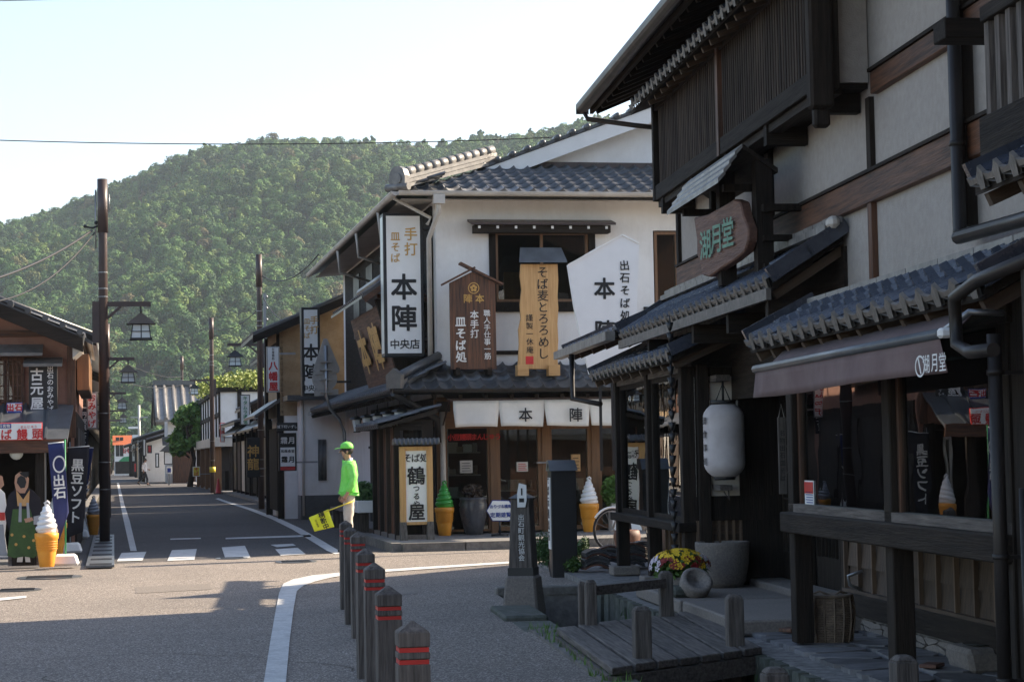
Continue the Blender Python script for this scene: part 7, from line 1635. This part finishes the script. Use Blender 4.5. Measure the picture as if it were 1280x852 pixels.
# samurai photo cutout (a flat board in the place itself)
def cut(par,name,pts,m,y,th=.012):
    P=[SF.ay(a,c,y) for a,c in pts]; b=MB(); b.prism([(p[0],y,p[1]) for p in P],(0,1,0),th); return b.build(name,m,par)
y=SF.az(30,708,.05)[1]+.3
t=thing('photo_cutout','painted standing figure board in black and green kimono with a face hole','cutout board',SF,*SF.ay(30,705,y)[:1],y,.05)
cut(t,'robe',[(11,618),(20,610),(30,608),(40,612),(50,622),(53,640),(48,652),(52,664),(38,668),(14,668),(8,655),(6,640)],'black_cloth',y-.012,.02)
cut(t,'trousers',[(16,636),(38,636),(44,660),(48,692),(42,697),(30,695),(18,697),(9,694),(12,665)],'leaf',y-.026,.012)
cut(t,'yellow_collar',[(20,612),(29,624),(37,612),(36,632),(22,632)],'honey_wood_z',y-.03,.006)
cut(t,'blue_panel',[(24,628),(27,628),(27,652),(23,652)],'ice_grey',y-.034,.006); cut(t,'blue_panel',[(33,628),(36,628),(38,652),(34,652)],'ice_grey',y-.034,.006)
cut(t,'sleeve',[(42,645),(52,643),(52,656),(42,655)],'ice_grey',y-.03,.006)
cut(t,'head_ring',[(18,603),(19,594),(25,589),(33,591),(36,598),(35,608),(31,616),(25,616),(20,612)],'skin',y-.018,.016)
cut(t,'face_opening',[(21,603),(22,597),(26,594),(31,596),(33,602),(31,609),(26,610)],'ink',y-.024,.004)
cut(t,'topknot',[(24,590),(35,589),(36,594),(33,597),(26,593)],'ink',y-.026,.004)
cut(t,'hand',[(30,648),(40,646),(42,650),(32,653)],'skin',y-.036,.006)
cut(t,'sandals',[(22,694),(29,694),(28,702),(21,702)],'paper',y-.02,.01); cut(t,'sandals',[(31,694),(37,694),(38,702),(32,702)],'paper',y-.02,.01)
x0=SF.ay(10,690,y)[0]; x1=SF.ay(50,690,y)[0]; b=MB(); b.box(x0,x1,y+.02,y+.3,.05,.25); b.build('stand','grey_wood_x',t); b=MB(); b.box(x0+.05,x1-.05,y,y+.02,.05,.4); b.build('back_board','black_wood_z',t)
for px,py in ((20,680),(36,684),(30,670),(42,675),(15,668)):
    a_,c_=SF.ay(px,py,y-.03); b=MB(); b.prism([(a_+.022*math.cos(k*.785),y-.034,c_+.022*math.sin(k*.785)) for k in range(8)],(0,1,0),.005); b.build('flower_print','gold_text',t)
t=thing('photo_cutout','second painted figure board in white and pale blue kimono, cut by the left edge','cutout board',SF,*SF.ay(2,705,y+.1)[:1],y+.1,.05)
cut(t,'robe',[(-14,612),(-2,608),(6,616),(9,640),(6,668),(10,696),(-18,696),(-16,650)],'ice_white',y+.09,.02); cut(t,'skirt',[(-14,655),(4,655),(9,694),(-17,694)],'ice_grey',y+.08,.006); cut(t,'head_ring',[(-10,600),(-4,592),(3,595),(5,606),(-1,612),(-8,611)],'skin',y+.08,.012); cut(t,'obi',[(-12,640),(6,640),(6,650),(-13,650)],'red_enamel',y+.075,.006)
# traffic cones, pots
def cone(label,px,bpy,h=.7):
    x,y=SF.az(px,bpy,0); t=thing('traffic_cone',label,'traffic cone',SF,x,y,0,'red traffic cones',local=True); b=MB(); b.lathe([(.15,.04),(.13,.05),(.03,h),(.02,h)],(0,0,0),12); b.build('body','red_enamel',t); b=MB(); b.box(-.2,.2,-.2,.2,0,.04); b.build('base','rubber',t)
cone('red traffic cone beside the second right lamp pole',273,617); cone('small red traffic cone far down the street beside the third lamp pole',221,600)
for k,(px,py,lb,m,fm) in enumerate(((358,637,'white pot with a pink-flowered plant, leftmost of the pots by the white wall','white_paint','leaf_bright'),(368,640,'terracotta pot with a bushy plant, middle of the pots by the white wall','terracotta','leaf_bright'),(377,637,'small brown pot right of the bushy plant','terracotta','leaf'),(385,642,'pale blue bucket, rightmost by the white wall','ice_grey',None))):
    x,y=SF.az(px,py,.1); t=thing('flower_pot' if fm else 'bucket',lb,'flower pot' if fm else 'bucket',SF,x,y,.1); b=MB(); b.lathe([(.09,0),(.13,.22),(.12,.22)],(x,y,.1),14); b.build('pot',m,t)
    if fm: b=foliage(MB(),(x,y,.45),(.17,.17,.18),240,.04,90+k); b.build('foliage',fm,t)['kind']='stuff'
x,y=SF.az(395,640,.1); 
# plants and low bench by the restaurant's street side
shrub('leafy potted shrub in the shade of the restaurant, behind the person',455,642,16,42,12,'leaf',SF,.1,900,'potted_shrub',.05)
t=thing('bench','dark low slatted wooden bench by the street-side wall of the restaurant','bench',SF,4.6,40,.1)
b=MB(); b.box(4.3,4.75,37.6,40.6,.48,.53); b.build('seat','grey_wood_y',t)
for yy in (37.7,39.0,40.4):
    b=MB(); b.box(4.33,4.72,yy,yy+.08,.1,.48); b.build('leg','grey_wood_z',t)
t=thing('planter','long white planter in the shade behind the person','planter',SF,4.6,36.6,.1); b=MB(); b.box(4.35,4.75,36.4,37.4,.5,.72); b.build('box','white_paint',t,bevel=.01); b=foliage(MB(),(4.55,36.9,.85),(.22,.5,.22),500,.05,97); b.build('foliage','leaf',t)['kind']='stuff'
# tree: pine leaning over the street before the big roof
def tree(label,x,y,h,w,seed,m='leaf',trunk=.18,n=4200,lf=.19,lobes=20,name='tree',flat=.32):
    t=thing(name,label,'tree',SF,x,y,0); rnd=random.Random(seed); b=MB(); tr=MB(); tr.tube([(x,y,0),(x+.1*w,y,h*.35),(x-.06*w,y,h*.7),(x,y,h*.92)],[trunk,trunk*.7,trunk*.4,trunk*.15],9)
    for j in range(lobes):
        a=rnd.random()*6.28; f=rnd.uniform(.25,1); r=w*.5*(1.05-.55*f)*rnd.uniform(.5,1); c=(x+r*math.cos(a),y+r*math.sin(a),h*(.28+.68*f))
        foliage(b,c,(w*.2,w*.2,h*.085),n//lobes,lf,seed*50+j); tr.tube([(x,y,c[2]-h*.1),c],[trunk*.3,trunk*.1],5)
    b.build('crown',m,t)['kind']='stuff'; tr.build('trunk','bark',t); return t
x,y=SF.ay(237,560,118)[0],118
tree('dark green pine leaning over the street in front of the big striped roof',x,y,SF.ay(232,506,118)[1],2.6,5,'leaf_bright')
tree('second pine behind, between the big roof and the planted-roof house',x+1.6,y+8,SF.ay(232,500,126)[1],2.8,6,'leaf')
tree('pale green tree far down the street left of the orange roofed shop',SF.ay(138,560,262)[0],262,SF.ay(138,531,262)[1],6,7,'leaf_bright',lf=.3)
shrub('low hedge at the far roadside by the walker',163,592,9,8,33,'leaf',SF,0,600,'hedge',.15)
# ================================================================== people
def skinned(name,pts,edges,mat_,parent,sub=2):
    me=bpy.data.meshes.new(name); me.from_pydata([p[0] for p in pts],edges,[]); me.materials.append(M[mat_]); o=bpy.data.objects.new(name,me); COL.objects.link(o); o.parent=parent
    sk=o.modifiers.new('skin','SKIN'); sk.use_smooth_shade=True; lay=me.skin_vertices[0].data if me.skin_vertices else None
    if lay is None:
        bm=bmesh.new(); bm.from_mesh(me); bm.verts.layers.skin.verify(); bm.to_mesh(me); bm.free(); lay=me.skin_vertices[0].data
    for i,p in enumerate(pts):
        r=p[1]; lay[i].radius=r if isinstance(r,tuple) else (r,r)
    lay[0].use_root=True
    s=o.modifiers.new('sub','SUBSURF'); s.levels=sub; s.render_levels=sub; BASE[o.name]=Vector((0,0,0)); return o
def figure(t,pose,top,bottom,s=1.0,cap=None,hairm='hair'):
    """local axes: x = the way the person faces, y = left side, z up"""
    P=pose; S=lambda v:(v[0]*s,v[1]*s,v[2]*s)
    J=lambda n,r:(S(P[n]),(r[0]*s,r[1]*s) if isinstance(r,tuple) else r*s)
    names=[('pelvis',(.13,.095)),('waist',(.12,.085)),('chest',(.145,.10)),('neckb',.055),('neck',.050),('jaw',(.065,.075)),('head',(.072,.092)),('crown',(.05,.06)),
           ('shL',.055),('elL',.040),('wrL',.026),('shR',.055),('elR',.040),('wrR',.026),('hipL',.085),('knL',.055),('anL',.038),('ftL',(.04,.03)),('hipR',.085),('knR',.055),('anR',.038),('ftR',(.04,.03)),('plmL',(.035,.018)),('plmR',(.035,.018))]
    idx={n:i for i,(n,_) in enumerate(names)}
    E=[('pelvis','waist'),('waist','chest'),('chest','neckb'),('neckb','neck'),('neck','jaw'),('jaw','head'),('head','crown'),('chest','shL'),('shL','elL'),('elL','wrL'),('wrL','plmL'),('chest','shR'),('shR','elR'),('elR','wrR'),('wrR','plmR'),('pelvis','hipL'),('hipL','knL'),('knL','anL'),('anL','ftL'),('pelvis','hipR'),('hipR','knR'),('knR','anR'),('anR','ftR')]
    body=skinned('body',[J(n,r) for n,r in names],[(idx[a],idx[b_]) for a,b_ in E],'skin',t)
    for side in 'LR':      # fingers
        w=Vector(P['wr'+side]); p=Vector(P['plm'+side]); d=(p-w).normalized(); sd=d.cross(Vector((0,1,0)) if abs(d.y)<.9 else Vector((1,0,0))).normalized()
        b=MB()
        for k in range(4):
            o=(k-1.5)*.018; q0=p+sd*o; l=(.062,.072,.068,.052)[k]; cv=Vector((0,(-1 if side=='L' else 1)*.018,-.008))
            b.tube([S(q0-d*.01),S(q0+d*l*.5+cv*.4),S(q0+d*l*.8+cv*1.4)],[.009*s,.008*s,.006*s],6)
        q0=p-sd*.03-d*.03; b.tube([S(q0),S(q0-sd*.02+d*.03),S(q0-sd*.022+d*.055)],[.010*s,.009*s,.007*s],6); b.build('fingers','skin',t)
    # clothing
    tn=[('waist',(.175,.15)),('chest',(.185,.150)),('neckb',(.085,.075)),('shL',.090),('elL',.076),('cuffL',.050),('shR',.090),('elR',.076),('cuffR',.050),('hem',(.165,.150)),('hips',(.178,.155))]
    P['cuffL']=tuple(Vector(P['elL']).lerp(Vector(P['wrL']),.88)); P['cuffR']=tuple(Vector(P['elR']).lerp(Vector(P['wrR']),.88)); h=Vector(P['pelvis']); P['hips']=tuple(h+Vector((0,0,.03))); P['hem']=tuple(h-Vector((0,0,.055)))
    ix={n:i for i,(n,_) in enumerate(tn)}
    E2=[('waist','chest'),('chest','neckb'),('chest','shL'),('shL','elL'),('elL','cuffL'),('chest','shR'),('shR','elR'),('elR','cuffR'),('waist','hips'),('hips','hem')]
    skinned('jacket',[J(n,r) for n,r in tn],[(ix[a],ix[b_]) for a,b_ in E2],top,t)
    _w=bpy.data.textures.get('folds') or bpy.data.textures.new('folds','CLOUDS'); _w.noise_scale=.09
    _j=[c for c in t.children if c.name.startswith('jacket')][0]; _d=_j.modifiers.new('folds','DISPLACE'); _d.texture=_w; _d.strength=.055; _d.mid_level=.5
    P['cfL']=tuple(Vector(P['knL']).lerp(Vector(P['anL']),.93)); P['cfR']=tuple(Vector(P['knR']).lerp(Vector(P['anR']),.93))
    bn=[('pelvis',(.140,.108)),('hipL',.098),('knL',.075),('cfL',.066),('hipR',.098),('knR',.075),('cfR',.066),('waist',(.120,.09))]; ix={n:i for i,(n,_) in enumerate(bn)}
    skinned('trousers',[J(n,r) for n,r in bn],[(ix[a],ix[b_]) for a,b_ in (('pelvis','hipL'),('hipL','knL'),('knL','cfL'),('pelvis','hipR'),('hipR','knR'),('knR','cfR'),('pelvis','waist'))],bottom,t)
    _j=[c for c in t.children if c.name.startswith('trousers')][0]; _d=_j.modifiers.new('folds','DISPLACE'); _d.texture=_w; _d.strength=.04; _d.mid_level=.5
    for side in 'LR':
        a=Vector(P['an'+side]); f=Vector(P['ft'+side]); 
        b=MB(); b.tube([S(a+Vector((-.05,0,-.045))),S(a+Vector((.02,0,-.03))),S(f+Vector((0,0,-.005))),S(f+Vector((.07,0,-.012)))],[.042*s,.048*s,.040*s,.026*s],9); b.build('shoe','shoe',t)
    hd=Vector(P['head']); 
    b=MB(); b.tube([S(hd+Vector((.078,0,.005))),S(hd+Vector((.105,0,-.025))),S(hd+Vector((.088,0,-.035)))],[.006*s,.014*s,.010*s],6); b.ball(S(hd+Vector((-.008,.083,-.02))),.026*s,8,(.7,.4,1)); b.ball(S(hd+Vector((-.008,-.083,-.02))),.026*s,8,(.7,.4,1)); b.build('nose_and_ears','skin',t)
    b=MB(); b.ball(S(hd+Vector((.080,.03,.005))),.010*s,6); b.ball(S(hd+Vector((.080,-.03,.005))),.010*s,6); b.bar(S(hd+Vector((.080,-.025,-.062))),S(hd+Vector((.080,.025,-.062))),.008*s,.006*s); b.bar(S(hd+Vector((.085,.015,.026))),S(hd+Vector((.08,.048,.026))),.006*s,.007*s); b.bar(S(hd+Vector((.085,-.048,.026))),S(hd+Vector((.08,-.015,.026))),.006*s,.007*s); b.build('eyes_and_mouth','hair',t)
    b=MB(); b.ball(S(hd+Vector((-.022,0,.018))),.098*s,14,(1.0,.92,1.02)); b.build('hair',hairm,t)
    if cap:
        b=MB(); b.sh(True).lathe([(.104*s,0),(.106*s,.03*s),(.098*s,.065*s),(.06*s,.098*s),(.015*s,.108*s)],S(hd+Vector((-.012,0,.035))),18); b.ball(S(hd+Vector((-.012,0,.142))),.010*s,6); b.build('cap',cap,t)
        c=hd+Vector((.05,0,.045)); b=MB(); b.prism([S(c+Vector(v)) for v in ((.02,-.085,0),(.08,-.075,-.008),(.125,-.04,-.018),(.135,0,-.02),(.125,.04,-.018),(.08,.075,-.008),(.02,.085,0))],(0,0,1),.008*s); b.build('cap_brim',cap,t)
x,y=SF.az(437,690,0)
t=thing('person','person in a lime green jacket and cap with pale trousers, holding a yellow flag low','person',SF,x,y,0,rot=math.pi,local=True)
Hs=1.0
pose=dict(pelvis=(0,0,.93),waist=(-.01,0,1.08),chest=(-.015,0,1.31),neckb=(-.01,0,1.45),neck=(.01,0,1.50),jaw=(.035,0,1.555),head=(.035,0,1.62),crown=(.03,0,1.70),
  shL=(-.02,.18,1.40),elL=(-.05,.23,1.13),wrL=(.06,.21,.92),plmL=(.11,.20,.86),shR=(-.02,-.18,1.40),elR=(-.04,-.24,1.13),wrR=(.05,-.22,.93),plmR=(.10,-.21,.87),
  hipL=(0,.09,.88),knL=(.03,.10,.49),anL=(.0,.11,.10),ftL=(.13,.12,.04),hipR=(0,-.09,.88),knR=(.0,-.10,.49),anR=(-.04,-.11,.10),ftR=(.09,-.12,.04))
figure(t,pose,'lime_cloth','beige_cloth',cap='lime_cloth')
b=MB(); b.tube([(-.04,0,1.425),(.015,0,1.45)],[.082,.075],12); b.build('shirt_collar','white_cloth',t)
# the flag (held, so a thing of its own), in the frame of the street
hx,hz=SF.ay(438,627,y); pl=SF.l(SF.w(x,y,0)); 
yf=y+.21        # near hand: local -y right hand faces away; person turned by pi => left hand (+y local) is nearest the viewer
yf=y-.20
def fp(px,py): a,c=SF.ay(px,py,yf); return (a,yf,c)
t=thing('warning_flag','yellow crossing-guard flag with black characters on a yellow stick, held low','flag',SF,hx,yf,hz)
b=MB(); b.tube([fp(443,625.5),fp(411,637.5)],.011,6); b.tube([fp(411,637.5),fp(388,646)],.009,6); b.build('stick','yellow_enamel',t)
A=[fp(386,646.5),fp(410.5,636),fp(418,658),fp(393,664)]; n=8; vs=[]; b=MB()
for j in range(n+1):
    for i in range(n+1):
        f=i/n; g=j/n; p=(Vector(A[0])*(1-f)+Vector(A[1])*f)*(1-g)+(Vector(A[3])*(1-f)+Vector(A[2])*f)*g; p.y-=.012*math.sin(f*4+g*3); vs.append(p)
b.sh(True).add(vs,[(j*(n+1)+i,j*(n+1)+i+1,(j+1)*(n+1)+i+1,(j+1)*(n+1)+i) for j in range(n) for i in range(n)]); o=b.build('cloth','yellow_cloth',t); o.modifiers.new('s','SOLIDIFY').thickness=.003
c=(Vector(A[0])+Vector(A[1])+Vector(A[2])+Vector(A[3]))/4; rt=(Vector(A[1])-Vector(A[0])).normalized(); up=(Vector(A[0])-Vector(A[3])).normalized()
text('横断中','ink',t,c+rt*.035+Vector((0,-.02,0)),.098,right=rt,up=up,step=1.02,bold=.03); text('出石警察','ink',t,c-rt*.08+Vector((0,-.02,-.0)),.032,right=rt,up=up,step=1.05,bold=.01)
# walker far down the street
x,y=SF.az(180.5,606.5,0)
t=thing('person','person in a white top and black trousers striding across the far end of the street','person',SF,x,y,0,rot=0,local=True)
pose=dict(pelvis=(0,0,.92),waist=(.01,0,1.06),chest=(.03,0,1.30),neckb=(.04,0,1.44),neck=(.06,0,1.49),jaw=(.085,0,1.545),head=(.085,0,1.61),crown=(.08,0,1.69),
  shL=(.02,.18,1.40),elL=(.10,.23,1.15),wrL=(.26,.20,1.02),plmL=(.32,.18,1.0),shR=(.02,-.18,1.40),elR=(-.12,-.23,1.17),wrR=(-.05,-.22,.95),plmR=(-.03,-.21,.89),
  hipL=(0,.09,.88),knL=(-.10,.10,.50),anL=(-.40,.11,.20),ftL=(-.30,.12,.08),hipR=(0,-.09,.88),knR=(.16,-.10,.50),anR=(.20,-.11,.10),ftR=(.33,-.12,.05))
figure(t,pose,'white_cloth','dark_cloth',s=1.0)
# ================================================================== wooded hill, its forest, haze
prof=[(-900,560),(-500,470),(-250,380),(-120,320),(0,270),(60,256),(110,234),(150,215),(200,196),(235,181),(270,171),(300,170),(350,163),(400,166),(450,164),(500,168),(560,168),(600,154),(640,156),(700,146),(760,134),(830,126),(1000,125),(1300,180),(1700,200),(2200,420)]
def ridge_py(px):
    for (a,b_),(c,d) in zip(prof,prof[1:]):
        if a<=px<=c: return b_+(d-b_)*(px-a)/(c-a)
    return 560 if px<prof[0][0] else 420
def hill_z(X,Y):
    YR=760+60*noise.noise(Vector((X*.004,0,3))); Y0=395
    px=640+X/YR*FPX; d=ray(px,ridge_py(px)+24); zr=max(4,EYE+d.z*(YR/d.y))
    f=(Y-Y0)/(YR-Y0)
    if f<=0: h=0
    elif f<=1: h=zr*f**.9
    else: h=zr*max(.0,1-.55*(f-1)**1.5)
    n=noise.noise(Vector((X*.010,Y*.010,1)))*16+noise.noise(Vector((X*.03,Y*.012,5)))*7
    return h+n*min(1,max(0,f)*2.2)*max(0,1-max(0,f-.80)*3 if f<1.1 else 0.1)*(.35 if f>.9 else 1) -.5
b=MB(); nx,ny=110,56; vs=[]
for j in range(ny+1):
    for i in range(nx+1):
        X=-700+1400*i/nx; Y=385+760*j/ny; vs.append((X,Y,hill_z(X,Y)))
b.sh(True).add(vs,[(j*(nx+1)+i,j*(nx+1)+i+1,(j+1)*(nx+1)+i+1,(j+1)*(nx+1)+i) for j in range(ny) for i in range(nx)])
mat('forest_floor',(.014,.020,.010),(.008,.012,.006),rough=1,scale=.3,rnd=0)
hill=b.build('hill','forest_floor'); hill['kind']='structure'
# crown meshes: lobed clusters of small leaf faces
def forest_mat():
    mt=bpy.data.materials.new('forest_leaves'); mt.use_nodes=True; N=mt.node_tree.nodes; L=mt.node_tree.links; bs=N['Principled BSDF']; bs.inputs['Roughness'].default_value=.75; bs.inputs['Specular IOR Level'].default_value=.25
    oi=N.new('ShaderNodeObjectInfo'); cr=N.new('ShaderNodeValToRGB'); e=cr.color_ramp.elements; e[0].position=0; e[0].color=(.026,.062,.024,1); e[1].position=1; e[1].color=(.14,.20,.06,1)
    for p,c in ((.25,(.044,.096,.032,1)),(.5,(.066,.140,.040,1)),(.75,(.098,.185,.050,1)),(.93,(.14,.20,.05,1)),(.97,(.12,.095,.05,1))): x=e.new(p); x.color=c
    L.new(oi.outputs['Random'],cr.inputs[0])
    g=N.new('ShaderNodeNewGeometry'); nz=N.new('ShaderNodeTexNoise'); nz.inputs['Scale'].default_value=.55; nz.inputs['Detail'].default_value=3; L.new(g.outputs['Position'],nz.inputs['Vector'])
    mr=N.new('ShaderNodeMapRange'); mr.inputs[1].default_value=.3; mr.inputs[2].default_value=.7; mr.inputs[3].default_value=.65; mr.inputs[4].default_value=1.35; L.new(nz.outputs['Fac'],mr.inputs[0])
    hs=N.new('ShaderNodeHueSaturation'); L.new(mr.outputs[0],hs.inputs['Value']); L.new(cr.outputs[0],hs.inputs['Color']); L.new(hs.outputs[0],bs.inputs['Base Color'])
    tl=N.new('ShaderNodeBsdfTranslucent'); L.new(hs.outputs[0],tl.inputs[0]); mx=N.new('ShaderNodeMixShader'); mx.inputs[0].default_value=.10; L.new(bs.outputs[0],mx.inputs[1]); L.new(tl.outputs[0],mx.inputs[2]); L.new(mx.outputs[0],N['Material Output'].inputs[0]); M['forest_leaves']=mt
forest_mat()
cc=bpy.data.collections.new('crown_kinds')
for v in range(7):
    rnd=random.Random(100+v); b=MB(); nl=rnd.choice((5,7,9)); H=rnd.uniform(.8,1.25)
    for j in range(nl):
        a=rnd.random()*6.28; r=rnd.uniform(.0,.55); c=(r*math.cos(a),r*math.sin(a),H*rnd.uniform(.35,.95)-.3*r); R_=rnd.uniform(.30,.48)
        if v==6: c=(r*.4*math.cos(a),r*.4*math.sin(a),H*(.2+1.1*j/nl)); R_=.42*(1.1-j/nl)
        for _ in range(150):
            d=Vector((rnd.gauss(0,1),rnd.gauss(0,1),rnd.gauss(.25,1))).normalized(); p=Vector(c)+d*R_*rnd.uniform(.82,1.06); nrm=(d+Vector((rnd.uniform(-.5,.5),rnd.uniform(-.5,.5),rnd.uniform(-.3,.6)))).normalized(); s_=rnd.uniform(.035,.09)
            u_=nrm.orthogonal().normalized(); w_=nrm.cross(u_); b.add([p+u_*s_,p+w_*s_*.8,p-u_*s_,p-w_*s_*.8],[(0,1,2,3)])
    b.lathe([(.05,-.6),(.03,.4)],(0,0,0),5)
    o=bpy.data.objects.new('crown_kind',b.mesh('crown_kind','forest_leaves')); cc.objects.link(o)
# forest object: points on the hill carry the crowns
fb=MB(); fb.v=[tuple(v) for v in vs]; fb.f=[f for f in b.f[:0]]
keep=[]
for j in range(ny):
    for i in range(nx):
        q=[j*(nx+1)+i,j*(nx+1)+i+1,(j+1)*(nx+1)+i+1,(j+1)*(nx+1)+i]; X=vs[q[0]][0]; Y=vs[q[0]][1]
        if X/Y*FPX+640 < -420 or X/Y*FPX+640>1250 or Y>880: continue
        keep.append(tuple(q))
fb.f=keep; fb.m=[0]*len(keep); fb.sm=[False]*len(keep)
forest=fb.build('forest','forest_leaves'); tag(forest,'dense green broadleaf forest covering the whole hill','forest'); forest['kind']='stuff'
ng=bpy.data.node_groups.new('forest_scatter','GeometryNodeTree'); ng.interface.new_socket('Geometry',in_out='INPUT',socket_type='NodeSocketGeometry'); ng.interface.new_socket('Geometry',in_out='OUTPUT',socket_type='NodeSocketGeometry')
N=ng.nodes; L=ng.links; gi=N.new('NodeGroupInput'); go=N.new('NodeGroupOutput'); dp_=N.new('GeometryNodeDistributePointsOnFaces'); dp_.inputs['Density'].default_value=.088; dp_.distribute_method='RANDOM'
ci=N.new('GeometryNodeCollectionInfo'); ci.inputs['Collection'].default_value=cc; ci.inputs['Separate Children'].default_value=True; ci.inputs['Reset Children'].default_value=True
ip=N.new('GeometryNodeInstanceOnPoints'); ip.inputs['Pick Instance'].default_value=True
rv=N.new('FunctionNodeRandomValue'); rv.data_type='FLOAT_VECTOR'; rv.inputs[0].default_value=(-.12,-.12,0); rv.inputs[1].default_value=(.12,.12,6.28)
rs_=N.new('FunctionNodeRandomValue'); rs_.data_type='FLOAT'; rs_.inputs[2].default_value=1.9; rs_.inputs[3].default_value=4.9
L.new(gi.outputs[0],dp_.inputs['Mesh']); L.new(dp_.outputs['Points'],ip.inputs['Points']); L.new(ci.outputs[0],ip.inputs['Instance']); L.new(rv.outputs[0],ip.inputs['Rotation']); L.new(rs_.outputs[1],ip.inputs['Scale']); L.new(ip.outputs[0],go.inputs[0])
md=forest.modifiers.new('scatter','NODES'); md.node_group=ng
# haze
hm=bpy.data.materials.new('haze'); hm.use_nodes=True; N=hm.node_tree.nodes; N.clear(); o_=N.new('ShaderNodeOutputMaterial'); pv=N.new('ShaderNodeVolumePrincipled'); pv.inputs['Color'].default_value=(.74,.88,1,1); pv.inputs['Density'].default_value=.00018; pv.inputs['Anisotropy'].default_value=.3; hm.node_tree.links.new(pv.outputs[0],o_.inputs['Volume']); M['haze']=hm
b=MB(); b.box(-760,760,-60,1200,-2.2,260); hz_=b.build('haze','haze'); hz_['kind']='stuff'
tag(hz_,'thin pale haze filling the whole valley','haze')
